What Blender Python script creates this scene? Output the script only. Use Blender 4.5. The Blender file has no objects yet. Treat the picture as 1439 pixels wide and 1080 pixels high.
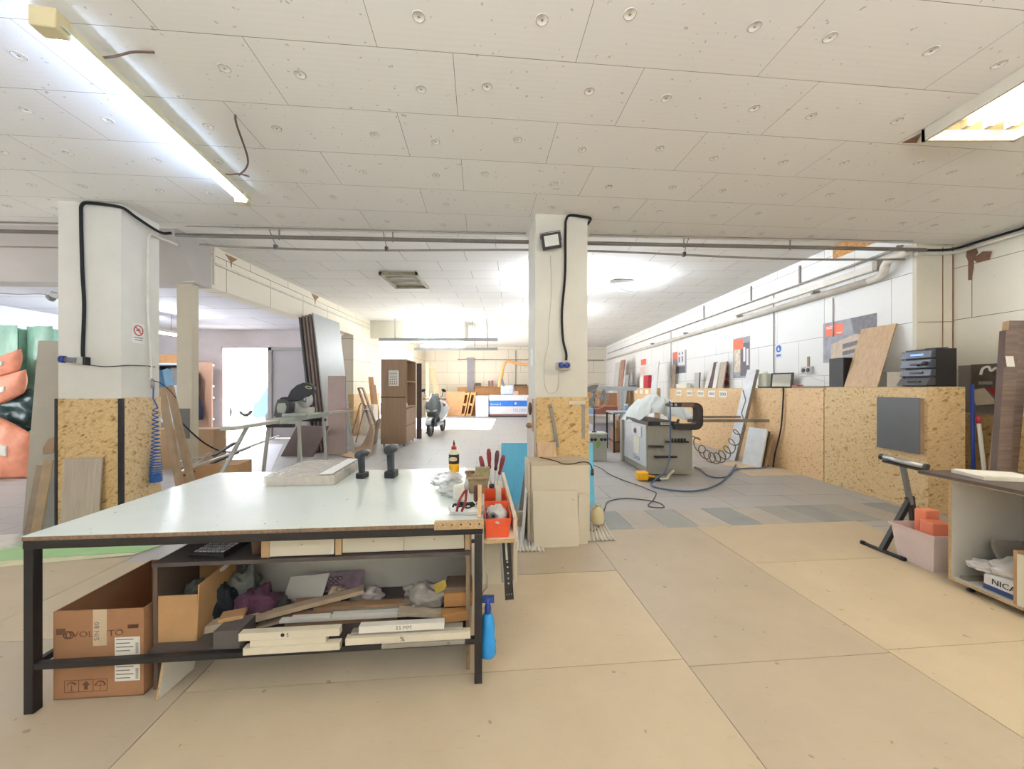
import bpy, bmesh, math, random
from mathutils import Vector, Matrix, noise
random.seed(11)
S = bpy.context.scene
COL = S.collection
H, F, CX, CY = 1.4, 520.0, 719.5, 545.0
V = Vector

def flo(px, py, z=0.0):
    y = (H - z) * F / (py - CY)
    return V(((px - CX) * y / F, y, z))

def at(px, py, y):
    return V(((px - CX) * y / F, y, H - (py - CY) * y / F))

def hx(s):
    def f(c):
        c /= 255.0
        return c / 12.92 if c <= 0.04045 else ((c + 0.055) / 1.055) ** 2.4
    return tuple(f(int(s[i:i + 2], 16)) for i in (0, 2, 4))

# ------------------------------------------------------------------ materials
MC = {}
def _new(name):
    m = bpy.data.materials.new(name)
    m.use_nodes = True
    nt = m.node_tree
    return m, nt, nt.nodes['Principled BSDF']

def _coord(nt, scale=(1, 1, 1), rot=(0, 0, 0), loc=(0, 0, 0)):
    tc = nt.nodes.new('ShaderNodeTexCoord')
    mp = nt.nodes.new('ShaderNodeMapping')
    mp.inputs['Scale'].default_value = scale
    mp.inputs['Rotation'].default_value = rot
    mp.inputs['Location'].default_value = loc
    nt.links.new(tc.outputs['Object'], mp.inputs['Vector'])
    return mp.outputs['Vector']

def _mix(nt, fac, a, b):
    n = nt.nodes.new('ShaderNodeMix')
    n.data_type = 'RGBA'
    if isinstance(fac, (int, float)):
        n.inputs[0].default_value = fac
    else:
        nt.links.new(fac, n.inputs[0])
    for i, c in ((6, a), (7, b)):
        if isinstance(c, tuple):
            n.inputs[i].default_value = (*c, 1)
        else:
            nt.links.new(c, n.inputs[i])
    return n.outputs[2]

def _ramp(nt, fac, stops):
    r = nt.nodes.new('ShaderNodeValToRGB')
    e = r.color_ramp.elements
    while len(e) < len(stops):
        e.new(0.5)
    for k, (p, c) in enumerate(stops):
        e[k].position = p
        e[k].color = (*c, 1) if isinstance(c, tuple) else (c, c, c, 1)
    nt.links.new(fac, r.inputs[0])
    return r.outputs[0]

def _noise(nt, vec, scale, detail=4, rough=0.6):
    n = nt.nodes.new('ShaderNodeTexNoise')
    n.inputs['Scale'].default_value = scale
    n.inputs['Detail'].default_value = detail
    n.inputs['Roughness'].default_value = rough
    nt.links.new(vec, n.inputs['Vector'])
    return n.outputs['Fac']

def _bump(nt, b, fac, strength, dist=0.01):
    n = nt.nodes.new('ShaderNodeBump')
    n.inputs['Strength'].default_value = strength
    n.inputs['Distance'].default_value = dist
    nt.links.new(fac, n.inputs['Height'])
    nt.links.new(n.outputs[0], b.inputs['Normal'])

def mat(name, col, rough=0.6, metal=0.0, var=0.10, scale=6.0, bump=0.0, stretch=(1, 1, 1), alpha=1.0, trans=0.0, spec=0.5, specks=0.0):
    if name in MC:
        return MC[name]
    m, nt, b = _new(name)
    c = hx(col) if isinstance(col, str) else col
    v = _coord(nt, stretch)
    f = _noise(nt, v, scale)
    lo = tuple(x * (1 - var) for x in c)
    hi = tuple(min(1, x * (1 + var)) for x in c)
    out = _ramp(nt, f, [(0.3, lo), (0.7, hi)])
    if specks:
        sp = _ramp(nt, _noise(nt, v, 19, 1, 0.4), [(0.225, 1.0), (0.25, 0.0)])
        sc = _ramp(nt, _noise(nt, _coord(nt, (3, 9, 1)), 4, 3), [(0.62, 0.0), (0.80, 0.35)])
        ad = nt.nodes.new('ShaderNodeMath'); ad.operation = 'ADD'; ad.use_clamp = True
        nt.links.new(sp, ad.inputs[0]); nt.links.new(sc, ad.inputs[1])
        mu = nt.nodes.new('ShaderNodeMath'); mu.operation = 'MULTIPLY'
        nt.links.new(ad.outputs[0], mu.inputs[0]); mu.inputs[1].default_value = specks
        out = _mix(nt, mu.outputs[0], out, tuple(x * 0.45 for x in c))
    nt.links.new(out, b.inputs['Base Color'])
    b.inputs['Roughness'].default_value = rough
    b.inputs['Metallic'].default_value = metal
    b.inputs['Specular IOR Level'].default_value = spec
    b.inputs['Alpha'].default_value = alpha
    b.inputs['Transmission Weight'].default_value = trans
    if bump:
        _bump(nt, b, f, bump)
    MC[name] = m
    return m

def wood(name, c1, c2, axis='z', scale=1.0, rough=0.5):
    """veneer: grain stretched along one axis"""
    if name in MC:
        return MC[name]
    m, nt, b = _new(name)
    s = {'x': (1.2, 22, 22), 'y': (22, 1.2, 22), 'z': (22, 22, 1.2)}[axis]
    v = _coord(nt, tuple(k * scale for k in s))
    f = _noise(nt, v, 1.6, 6, 0.65)
    out = _ramp(nt, f, [(0.28, hx(c1)), (0.72, hx(c2))])
    nt.links.new(out, b.inputs['Base Color'])
    b.inputs['Roughness'].default_value = rough
    _bump(nt, b, f, 0.08)
    MC[name] = m
    return m

def osb(name, light, mid, dark):
    if name in MC:
        return MC[name]
    m, nt, b = _new(name)
    outs = []
    for k, (rot, st) in enumerate((((0.3, 0.5, 0.5), (13, 13, 60)), ((0.2, -0.6, 1.1), (52, 52, 13)), ((1.0, 0.2, -0.4), (14, 52, 44)))):
        v = _coord(nt, (1, 1, 1), rot, (k * 3.1, k * 1.7, 0))
        mp = nt.nodes.new('ShaderNodeMapping')
        mp.inputs['Scale'].default_value = st
        nt.links.new(v, mp.inputs['Vector'])
        vo = nt.nodes.new('ShaderNodeTexVoronoi')
        vo.inputs['Scale'].default_value = 1.0
        nt.links.new(mp.outputs[0], vo.inputs['Vector'])
        sp = nt.nodes.new('ShaderNodeSeparateColor')
        nt.links.new(vo.outputs['Color'], sp.inputs[0])
        outs.append(sp.outputs[0])
    a = nt.nodes.new('ShaderNodeMath'); a.operation = 'ADD'
    nt.links.new(outs[0], a.inputs[0]); nt.links.new(outs[1], a.inputs[1])
    a2 = nt.nodes.new('ShaderNodeMath'); a2.operation = 'ADD'
    nt.links.new(a.outputs[0], a2.inputs[0]); nt.links.new(outs[2], a2.inputs[1])
    a3 = nt.nodes.new('ShaderNodeMath'); a3.operation = 'DIVIDE'
    nt.links.new(a2.outputs[0], a3.inputs[0]); a3.inputs[1].default_value = 3.0
    out = _ramp(nt, a3.outputs[0], [(0.13, hx(dark)), (0.29, hx(mid)), (0.58, hx(light)), (0.9, hx(mid))])
    nt.links.new(out, b.inputs['Base Color'])
    b.inputs['Roughness'].default_value = 0.6
    _bump(nt, b, a3.outputs[0], 0.15)
    MC[name] = m
    return m

def panelled(name, col, seam, bw, rh, mortar, rot, off, amount=0.5, plane='xy', rough=0.8, ribs=0.0, specks=0.0, tint=0.03):
    """insulation boards / tiles: running bond seams, faint speckle"""
    if name in MC:
        return MC[name]
    m, nt, b = _new(name)
    base = _coord(nt)
    if plane == 'yz':
        sx = nt.nodes.new('ShaderNodeSeparateXYZ'); cx = nt.nodes.new('ShaderNodeCombineXYZ')
        nt.links.new(base, sx.inputs[0])
        nt.links.new(sx.outputs[1], cx.inputs[0]); nt.links.new(sx.outputs[2], cx.inputs[1])
        base = cx.outputs[0]
    elif plane == 'xz':
        sx = nt.nodes.new('ShaderNodeSeparateXYZ'); cx = nt.nodes.new('ShaderNodeCombineXYZ')
        nt.links.new(base, sx.inputs[0])
        nt.links.new(sx.outputs[0], cx.inputs[0]); nt.links.new(sx.outputs[2], cx.inputs[1])
        base = cx.outputs[0]
    r = nt.nodes.new('ShaderNodeMapping')
    r.inputs['Rotation'].default_value = (0, 0, -rot)
    r.inputs['Location'].default_value = (off[0], off[1], 0)
    nt.links.new(base, r.inputs['Vector'])
    br = nt.nodes.new('ShaderNodeTexBrick')
    br.offset = amount
    br.inputs['Scale'].default_value = 1.0
    br.inputs['Mortar Size'].default_value = mortar
    br.inputs['Mortar Smooth'].default_value = 0.3
    br.inputs['Brick Width'].default_value = bw
    br.inputs['Row Height'].default_value = rh
    c = hx(col)
    br.inputs['Color1'].default_value = (*c, 1)
    br.inputs['Color2'].default_value = (*(x * (1 - tint) for x in c), 1)
    nt.links.new(r.outputs[0], br.inputs['Vector'])
    # seams open here, closed there
    wear = _ramp(nt, _noise(nt, base, 1.3, 3), [(0.35, 0.15), (0.62, 1.0)])
    mul = nt.nodes.new('ShaderNodeMath'); mul.operation = 'MULTIPLY'
    nt.links.new(br.outputs['Fac'], mul.inputs[0]); nt.links.new(wear, mul.inputs[1])
    out = _mix(nt, mul.outputs[0], br.outputs['Color'], hx(seam))
    if specks:
        sp = _ramp(nt, _noise(nt, base, 34, 1, 0.4), [(0.235, 1.0), (0.255, 0.0)])
        m2 = nt.nodes.new('ShaderNodeMath'); m2.operation = 'MULTIPLY'
        nt.links.new(sp, m2.inputs[0]); m2.inputs[1].default_value = specks
        out = _mix(nt, m2.outputs[0], out, hx('8a8378'))
    nt.links.new(out, b.inputs['Base Color'])
    b.inputs['Roughness'].default_value = rough
    if ribs:
        w = nt.nodes.new('ShaderNodeTexWave')
        w.bands_direction = 'Y'
        w.inputs['Scale'].default_value = 9.0
        w.inputs['Distortion'].default_value = 1.5
        w.inputs['Detail'].default_value = 2
        nt.links.new(r.outputs[0], w.inputs['Vector'])
        _bump(nt, b, w.outputs['Fac'], ribs, 0.004)
    MC[name] = m
    return m

def emit(name, col, strength):
    if name in MC:
        return MC[name]
    m = bpy.data.materials.new(name); m.use_nodes = True
    nt = m.node_tree; nt.nodes.clear()
    e = nt.nodes.new('ShaderNodeEmission'); o = nt.nodes.new('ShaderNodeOutputMaterial')
    e.inputs[0].default_value = (*hx(col), 1); e.inputs[1].default_value = strength
    nt.links.new(e.outputs[0], o.inputs[0])
    MC[name] = m
    return m

def film(name, col='e8efee', alpha=0.35, rough=0.15):
    return mat(name, col, rough, 0, 0.08, 26, 1.0, alpha=alpha)

# ------------------------------------------------------------------ mesh builder
def spl(pts, n=8):
    pts = [V(p) for p in pts]
    out = []
    P = [pts[0] * 2 - pts[1]] + pts + [pts[-1] * 2 - pts[-2]]
    for i in range(1, len(P) - 2):
        a, b, c, d = P[i - 1:i + 3]
        for k in range(n):
            t = k / n
            out.append(0.5 * (2 * b + (c - a) * t + (2 * a - 5 * b + 4 * c - d) * t * t + (3 * b - a - 3 * c + d) * t ** 3))
    out.append(pts[-1])
    return out

WM = {}   # object -> world matrix of the thing it belongs to

class MB:
    def __init__(self, M=None):
        self.v, self.f, self.sm, self.mi = [], [], [], []
        self.M = M or Matrix.Identity(4)
    def add(self, vs, fs, smooth=False, mi=0):
        o = len(self.v)
        self.v += [self.M @ V(p) for p in vs]
        for f in fs:
            self.f.append([i + o for i in f]); self.sm.append(smooth); self.mi.append(mi)
        return self
    def hexa(self, b4, t4, mi=0, mi2=None):
        """bottom ring b4 and top ring t4 of four points each"""
        fs = [(3, 2, 1, 0), (4, 5, 6, 7), (0, 1, 5, 4), (1, 2, 6, 5), (2, 3, 7, 6), (3, 0, 4, 7)]
        o = len(self.v)
        self.v += [self.M @ V(p) for p in list(b4) + list(t4)]
        for k, f in enumerate(fs):
            self.f.append([i + o for i in f]); self.sm.append(False)
            self.mi.append(mi if mi2 is None or k in (0, 1) else mi2)
        return self
    def bx(self, x0, x1, y0, y1, z0, z1, mi=0):
        return self.hexa([(x0, y0, z0), (x1, y0, z0), (x1, y1, z0), (x0, y1, z0)],
                         [(x0, y0, z1), (x1, y0, z1), (x1, y1, z1), (x0, y1, z1)], mi)
    def box(self, c, s, R=None, mi=0):
        c = V(c); h = V(s) * 0.5
        R = R or Matrix.Identity(3)
        q = lambda x, y, z: c + R @ V((x * h.x, y * h.y, z * h.z))
        return self.hexa([q(-1, -1, -1), q(1, -1, -1), q(1, 1, -1), q(-1, 1, -1)],
                         [q(-1, -1, 1), q(1, -1, 1), q(1, 1, 1), q(-1, 1, 1)], mi)
    def beam(self, p, q, w, h, up=(0, 0, 1), mi=0):
        p, q = V(p), V(q)
        d = (q - p).normalized(); up = V(up)
        s = d.cross(up)
        if s.length < 1e-4:
            s = d.cross(V((0, 1, 0)))
        s.normalize(); u = s.cross(d).normalized()
        r = lambda c: [c - s * w / 2 - u * h / 2, c + s * w / 2 - u * h / 2, c + s * w / 2 + u * h / 2, c - s * w / 2 + u * h / 2]
        return self.hexa(r(p), r(q), mi)
    def tube(self, pts, r, n=8, closed=False, mi=0):
        pts = [V(p) for p in pts]
        N = len(pts)
        rs = r if isinstance(r, (list, tuple)) else [r] * N
        vs, fs = [], []
        d0 = (pts[1] - pts[0]).normalized()
        s = d0.orthogonal().normalized()
        for i, p in enumerate(pts):
            a = pts[(i - 1) % N] if (closed or i > 0) else pts[i]
            b = pts[(i + 1) % N] if (closed or i < N - 1) else pts[i]
            d = (b - a).normalized()
            s = (s - d * s.dot(d))
            s = s.normalized() if s.length > 1e-6 else d.orthogonal().normalized()
            t = d.cross(s)
            for k in range(n):
                an = 2 * math.pi * k / n
                vs.append(p + (s * math.cos(an) + t * math.sin(an)) * rs[i])
        for i in range(N if closed else N - 1):
            for k in range(n):
                a, b = i * n + k, i * n + (k + 1) % n
                j = ((i + 1) % N) * n
                fs.append((a, b, j + (k + 1) % n, j + k))
        self.add(vs, fs, True, mi)
        if not closed:
            self.add(vs[:n], [tuple(range(n))[::-1]], False, mi)
            self.add(vs[-n:], [tuple(range(n))], False, mi)
        return self
    def cyl(self, p, q, r, n=16, r2=None, mi=0):
        return self.tube([p, q], [r, r if r2 is None else r2], n, False, mi)
    def lathe(self, c, prof, n=20, R=None, mi=0):
        c = V(c); R = R or Matrix.Identity(3)
        vs, fs = [], []
        for (r, z) in prof:
            for k in range(n):
                a = 2 * math.pi * k / n
                vs.append(c + R @ V((r * math.cos(a), r * math.sin(a), z)))
        m = len(prof)
        for i in range(m - 1):
            for k in range(n):
                fs.append((i * n + k, i * n + (k + 1) % n, (i + 1) * n + (k + 1) % n, (i + 1) * n + k))
        self.add(vs, fs, True, mi)
        if prof[0][0] > 1e-5: self.add(vs[:n], [tuple(range(n))[::-1]], False, mi)
        if prof[-1][0] > 1e-5: self.add(vs[-n:], [tuple(range(n))], False, mi)
        return self
    def prism(self, poly, h, M=None, mi=0, z0=0.0):
        M = M or Matrix.Identity(4)
        n = len(poly)
        vs = [M @ V((x, y, z0)) for x, y in poly] + [M @ V((x, y, z0 + h)) for x, y in poly]
        fs = [tuple(range(n))[::-1], tuple(range(n, 2 * n))] + [(k, (k + 1) % n, n + (k + 1) % n, n + k) for k in range(n)]
        return self.add(vs, fs, False, mi)
    def ell(self, c, r, n=20, m=12, R=None, fn=None, mi=0):
        c = V(c); R = R or Matrix.Identity(3)
        vs, fs = [], []
        for j in range(m + 1):
            t = math.pi * j / m
            for k in range(n):
                a = 2 * math.pi * k / n
                d = V((math.sin(t) * math.cos(a), math.sin(t) * math.sin(a), math.cos(t)))
                s = fn(d) if fn else 1.0
                vs.append(c + R @ V((d.x * r[0] * s, d.y * r[1] * s, d.z * r[2] * s)))
        for j in range(m):
            for k in range(n):
                fs.append((j * n + k, (j + 1) * n + k, (j + 1) * n + (k + 1) % n, j * n + (k + 1) % n))
        return self.add(vs, fs, True, mi)
    def blob(self, c, r, seed=0, amp=0.35, freq=2.2, n=36, m=22, flat=None, R=None):
        """crumpled lump; flat = lowest z it may reach"""
        o = V((seed * 7.3, seed * 3.1, seed * 5.7))
        def fn(d):
            a = noise.noise(d * freq + o)
            b = 1 - abs(noise.noise(d * freq * 2.3 + o)) * 2
            return 1 + amp * a + amp * 0.35 * b
        i0 = len(self.v)
        self.ell(c, r, n, m, R, fn)
        if flat is not None:
            for k in range(i0, len(self.v)):
                if self.v[k].z < flat:
                    self.v[k].z = flat + 0.0005 * (k % 3)
        return self
    def grid(self, fn, nu, nv, smooth=True, mi=0):
        vs = [fn(i / nu, j / nv) for j in range(nv + 1) for i in range(nu + 1)]
        w = nu + 1
        fs = [(j * w + i, j * w + i + 1, (j + 1) * w + i + 1, (j + 1) * w + i) for j in range(nv) for i in range(nu)]
        return self.add(vs, fs, smooth, mi)
    def build(self, name, m, parent=None, bevel=0.0, solid=0.0, sharp=35, org=None):
        me = bpy.data.meshes.new(name)
        vs = self.v
        if parent is not None:
            I = WM[parent.name].inverted()
            vs = [I @ p for p in vs]
            loc = V((0, 0, 0))
        else:
            lo = [min(p[i] for p in vs) for i in range(3)]; hi = [max(p[i] for p in vs) for i in range(3)]
            loc = V(org) if org is not None else V(((lo[0] + hi[0]) / 2, (lo[1] + hi[1]) / 2, lo[2]))
            vs = [p - loc for p in vs]
        me.from_pydata([tuple(p) for p in vs], [], self.f)
        ms = m if isinstance(m, (list, tuple)) else [m]
        for k in ms:
            me.materials.append(k)
        for p, s, i in zip(me.polygons, self.sm, self.mi):
            p.use_smooth = s; p.material_index = min(i, len(ms) - 1)
        bm = bmesh.new(); bm.from_mesh(me)
        bmesh.ops.remove_doubles(bm, verts=bm.verts, dist=1e-6)
        bmesh.ops.recalc_face_normals(bm, faces=bm.faces)
        bm.to_mesh(me); bm.free()
        o = bpy.data.objects.new(name, me)
        COL.objects.link(o)
        o.location = loc
        if parent is not None:
            o.parent = parent
            WM[o.name] = WM[parent.name]
        else:
            WM[o.name] = Matrix.Translation(loc)
        if solid:
            md = o.modifiers.new('thickness', 'SOLIDIFY'); md.thickness = solid; md.offset = 0
        if bevel:
            md = o.modifiers.new('edge', 'BEVEL'); md.width = bevel; md.segments = 2; md.limit_method = 'ANGLE'; md.angle_limit = 0.7
        return o

def tag(o, label, cat, group=None, kind=None):
    o['label'] = label; o['category'] = cat
    if group: o['group'] = group
    if kind: o['kind'] = kind
    return o

def struct(o, label=None, cat=None):
    o['kind'] = 'structure'
    if label: o['label'] = label
    if cat: o['category'] = cat
    return o

def thing(name, label, cat, loc, rz=0.0, group=None):
    o = bpy.data.objects.new(name, None)
    COL.objects.link(o)
    o.empty_display_size = 0.1
    o.location = loc; o.rotation_euler = (0, 0, rz)
    WM[o.name] = Matrix.Translation(V(loc)) @ Matrix.Rotation(rz, 4, 'Z')
    return tag(o, label, cat, group)

def part_label(o, s):
    o['label'] = s
    return o

def slab(p0, p1, hv, thk, away=True):
    """a board: bottom edge p0-p1 on its visible face, hv up along that face"""
    p0, p1, hv = V(p0), V(p1), V(hv)
    n = (p1 - p0).cross(hv).normalized()
    if (n.dot((p0 + p1 + hv) / 2 - V((0, 0, H))) < 0) == away:
        n = -n
    b = MB()
    b.hexa([p0, p1, p1 + hv, p0 + hv], [p + n * thk for p in (p0, p1, p1 + hv, p0 + hv)], 0, 1)
    return b

def board(name, label, cat, p0, p1, hv, thk, m, edge=None, group=None, bevel=0.0012, away=True):
    o = slab(p0, p1, hv, thk, away).build(name, [m, edge or m], bevel=bevel)
    return tag(o, label, cat, group)

def text_mesh(s, size, mtx, name, m, parent, ext=0.0006, align='CENTER', sx=1.0):
    c = bpy.data.curves.new('tmp_text', 'FONT')
    c.body = s; c.size = size; c.extrude = ext; c.align_x = align; c.align_y = 'CENTER'; c.resolution_u = 3
    t = bpy.data.objects.new('tmp_text', c)
    COL.objects.link(t)
    bpy.context.view_layer.update()
    me = bpy.data.meshes.new_from_object(t.evaluated_get(bpy.context.evaluated_depsgraph_get()))
    bpy.data.objects.remove(t); bpy.data.curves.remove(c)
    me.name = name
    I = WM[parent.name].inverted()
    for v in me.vertices:
        v.co = I @ (mtx @ V((v.co.x * sx, v.co.y, v.co.z)))
    me.materials.clear(); me.materials.append(m)
    o = bpy.data.objects.new(name, me); COL.objects.link(o)
    o.parent = parent; WM[o.name] = WM[parent.name]
    return o

def frame_m(o, x, y):
    """matrix with local x and y along the given world vectors, z = x cross y, at o"""
    x = V(x).normalized(); y = V(y); y = (y - x * y.dot(x)).normalized(); z = x.cross(y)
    M = Matrix((x, y, z)).transposed().to_4x4()
    M.translation = V(o)
    return M

def RZ(a): return Matrix.Rotation(math.radians(a), 3, 'Z')
def RX(a): return Matrix.Rotation(math.radians(a), 3, 'X')
def RY(a): return Matrix.Rotation(math.radians(a), 3, 'Y')

def copy_tree(o, loc, rz=None):
    c = o.copy(); COL.objects.link(c)
    c.location = loc
    if rz is not None: c.rotation_euler = (0, 0, rz)
    WM[c.name] = Matrix.Translation(V(loc)) @ Matrix.Rotation(c.rotation_euler.z, 4, 'Z')
    for ch in o.children:
        d = ch.copy(); COL.objects.link(d); d.parent = c
        for g in ch.children:
            e = g.copy(); COL.objects.link(e); e.parent = d
    return c

# ------------------------------------------------------------------ palette
WHITE = mat('white_laminate', 'e9e6dc', 0.4, 0, 0.02)
CREAM = mat('cream_board', 'ddd5bf', 0.5, 0, 0.04)
PLASTER = mat('pillar_paint', 'dbd8cc', 0.7, 0, 0.05, 3, 0.05)
WALLW = panelled('wall_blocks', 'eff0ee', 'c9c2b8', 1.05, 0.62, 0.0035, 0, (30.3, 30.02), 0.5, 'yz', 0.8, 0, 0.25)
WALLC = panelled('wall_blocks_back', 'ece4d2', 'c9bca4', 1.3, 0.62, 0.006, 0, (30.1, 30.02), 0.5, 'xz', 0.8, 0, 0.0)
WALLN = panelled('wall_blocks_near', 'e2ded0', 'a08c78', 1.4, 0.62, 0.0035, 0, (30.0, 30.02), 0.5, 'yz', 0.8, 0, 0.3)
SIDEW = mat('side_room_paint', 'd6cccb', 0.8, 0, 0.05, 2)
CEIL = panelled('ceiling_boards', 'f0ede6', 'aaa294', 1.009, 0.4378, 0.0016, math.radians(5), (20.18 - 0.50, 8.756 - 1.897), 0.63, 'xy', 0.85, 0.06, 0.45)
CEILB = panelled('ceiling_boards_back', 'f2f0ea', 'b5afa4', 1.05, 0.52, 0.0035, 0, (20.2, 20.1), 0.5, 'xy', 0.85, 0.1, 0.4)
CEILS = panelled('ceiling_boards_side', 'e2e2ea', '9b98a0', 1.9, 0.95, 0.008, 0, (20.2, 20.1), 0.5, 'xy', 0.85, 0, 0.3)
TILE = panelled('floor_tiles', 'b0adaa', '98938d', 0.9, 0.55, 0.005, math.radians(3), (30, 30), 0.5, 'xy', 0.45, 0, 0.0, 0.06)
OSB = osb('osb_board', 'e0c79c', 'cfae78', '9b7a4c')
OSBD = osb('osb_board_dark', 'd9bd88', 'c4a068', '8a683a')
OSBP = osb('osb_board_pale', 'e8c79b', 'dcb888', 'b08a58')
BLACK = mat('black_paint', '1d1c1e', 0.45, 0, 0.2, 12)
BLKP = mat('black_plastic', '232326', 0.5, 0, 0.15, 20)
RUBBER = mat('black_rubber', '161617', 0.8, 0, 0.2, 20)
DGREY = mat('dark_grey', '4d4d50', 0.5, 0, 0.1)
GREY = mat('grey_paint', '8b8982', 0.5, 0, 0.06)
LGREY = mat('light_grey', 'bcbcba', 0.5, 0, 0.06)
STEEL = mat('brushed_steel', 'a9a9a8', 0.35, 0.85, 0.1, 40, 0, (1, 1, 8))
ALU = mat('aluminium', 'c4c4c2', 0.4, 0.7, 0.08, 30)
PIPE = mat('pipe_grey', '9b958c', 0.55, 0.2, 0.15, 6)
PIPEW = mat('pipe_white', 'd8d2c6', 0.5, 0, 0.1, 6)
CARD = mat('cardboard', 'b08a5e', 0.8, 0, 0.08, 9)
CARDD = mat('cardboard_brown', '9c7250', 0.8, 0, 0.08, 9)
PAPER = mat('paper', 'eeece4', 0.8, 0, 0.03)
CHIP = mat('chipboard_edge', 'b39870', 0.8, 0, 0.25, 120)
CHIPD = mat('chipboard_worn_edge', '7d6650', 0.8, 0, 0.35, 60)
OAKZ = wood('oak_upright', 'b3926c', 'cdb08a', 'z')
OAKX = wood('oak_flat', 'b3926c', 'cdb08a', 'x')
PINE = wood('raw_pine', 'c3a173', 'dcc096', 'z')
BROWNZ = wood('brown_veneer', '6b5950', '8d7a6e', 'z')
BROWNX = wood('brown_veneer_cross', '6b5950', '917f72', 'x')
GREYV = wood('grey_veneer', 'a89a8a', 'c0b4a3', 'z')
ORANGE = mat('orange_plastic', 'd2502c', 0.4, 0, 0.06)
RED = mat('dark_red_plastic', '7c1c28', 0.35, 0, 0.1)
BLUE = mat('blue_plastic', '2b53a6', 0.4, 0, 0.1)
YEL = mat('yellow_plastic', 'efb112', 0.4, 0, 0.05)
INK = mat('ink_black', '1b1b1f', 0.7, 0, 0.05)
INKG = mat('ink_grey', '77706a', 0.8, 0, 0.05)
# ================================================================== SETTING
O0 = (0, 0, 0)
def st(b, name, m, label=None, bevel=0.0):
    return struct(b.build(name, m, None, bevel, org=O0), label)

ZN, ZB, ZS = 3.1, 3.6, 3.0            # near, back and side-room ceilings
XL, XR = -4.63, 5.0                  # back-room walls
YB = 19.7

floor = st(MB().bx(-13.5, 9, -4, 30, -0.2, 0), 'floor', [TILE], 'pale grey tiled floor of the workshop')
# hardboard sheets covering the near floor: rotated five degrees with the pillars
th = math.radians(5)
e1, e2 = V((math.cos(th), math.sin(th), 0)), V((-math.sin(th), math.cos(th), 0))
O1 = V((0.888, 1.857, 0))
def FU(u, v, z=0.0): return O1 + e1 * u + e2 * v + V((0, 0, z))
HB = [mat('hardboard_a', 'c6b598', 0.55, 0, 0.06, 2.5, specks=0.6), mat('hardboard_b', 'b5a68f', 0.5, 0, 0.06, 2.5, specks=0.6), mat('hardboard_c', 'c1b094', 0.55, 0, 0.06, 2.5, specks=0.6)]
def sheet(u0, u1, v0, v1, k, top=0.004, name='floor_sheet'):
    g = 0.0025
    b = MB()
    q = [FU(u0 + g, v0 + g), FU(u1 - g, v0 + g), FU(u1 - g, v1 - g), FU(u0 + g, v1 - g)]
    b.hexa(q, [p + V((0, 0, top)) for p in q])
    return b.build(name, HB[k % 3], floor)
EDGE = 1.86
rows = [(-5.6, -3.9, [-4.6, -2.2, 0.2, 1.55]), (-3.9, -2.4, [-4.6, -2.5, -0.6, 0.5, 1.45]), (-2.4, 0.0, [-4.6, -2.4, 0.05, 0.98, EDGE + 0.02]),
        (0.0, 1.115, [-4.6, -2.4, 0.0, EDGE]), (1.115, 2.9, [-4.6, -2.2, 0.02, 1.0, EDGE - 0.03]), (2.9, 4.2, [-4.6, -2.0, 0.0, 1.0])]
tints = {(3, 2): 1, (2, 1): 2, (4, 2): 0, (2, 2): 0}
for i, (ua, ub, vs) in enumerate(rows):
    for j in range(len(vs) - 1):
        sheet(ua, ub, vs[j], vs[j + 1], tints.get((i, j), (i * 2 + j) % 3))
# strip of alternating grey boards between the sheets and the tiles
STR = [mat('strip_board_a', '9b9a94', 0.5, 0, 0.08, 3), mat('strip_board_b', 'aca499', 0.5, 0, 0.08, 3), mat('strip_board_c', '8f9290', 0.5, 0, 0.08, 3), mat('strip_board_d', 'b3aba0', 0.5, 0, 0.06, 3)]
sa, sb = flo(840, 745.5), flo(1263, 730)
sd = (sb - sa).normalized(); sn = V((-sd.y, sd.x, 0))
L = (sb - sa).length + 0.5
n = 12
sa = sa - sd * 0.3
for k in range(n):
    a, c = sa + sd * ((L + 0.3) * k / n + 0.002), sa + sd * ((L + 0.3) * (k + 1) / n - 0.002)
    q = [a, c, c + sn * 0.54, a + sn * 0.54]
    MB().hexa(q, [p + V((0, 0, 0.0045)) for p in q]).build('floor_board', STR[[0, 2, 1, 0, 3, 2, 1, 0, 2, 0, 1, 2][k]], floor)
# grey patch under the edge bander
# ceilings
def edge_y(x): return 4.12 + 0.0493 * x
b = MB()
q = [(-13.5, -3.2, ZN), (7.5, -3.2, ZN), (7.5, edge_y(7.5), ZN), (-13.5, edge_y(-13.5), ZN)]
b.hexa(q, [(x, y, 3.85) for x, y, z in q])
ceil = st(b, 'ceiling', [CEIL], 'white insulation board ceiling over the near part of the workshop')
st(MB().bx(-5.3, 7.5, 2.9, 20.2, ZB, 3.85), 'ceiling_back', [CEILB], 'white board ceiling of the back room')
st(MB().bx(-13.5, -5.3, 2.9, 5.6, ZB, 3.85), 'ceiling_passage', [CEILB])
st(MB().bx(-9.9, -4.75, 5.65, 10.5, ZS, 3.85), 'ceiling_side', [CEILS], 'bluish white ceiling of the side room')
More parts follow.
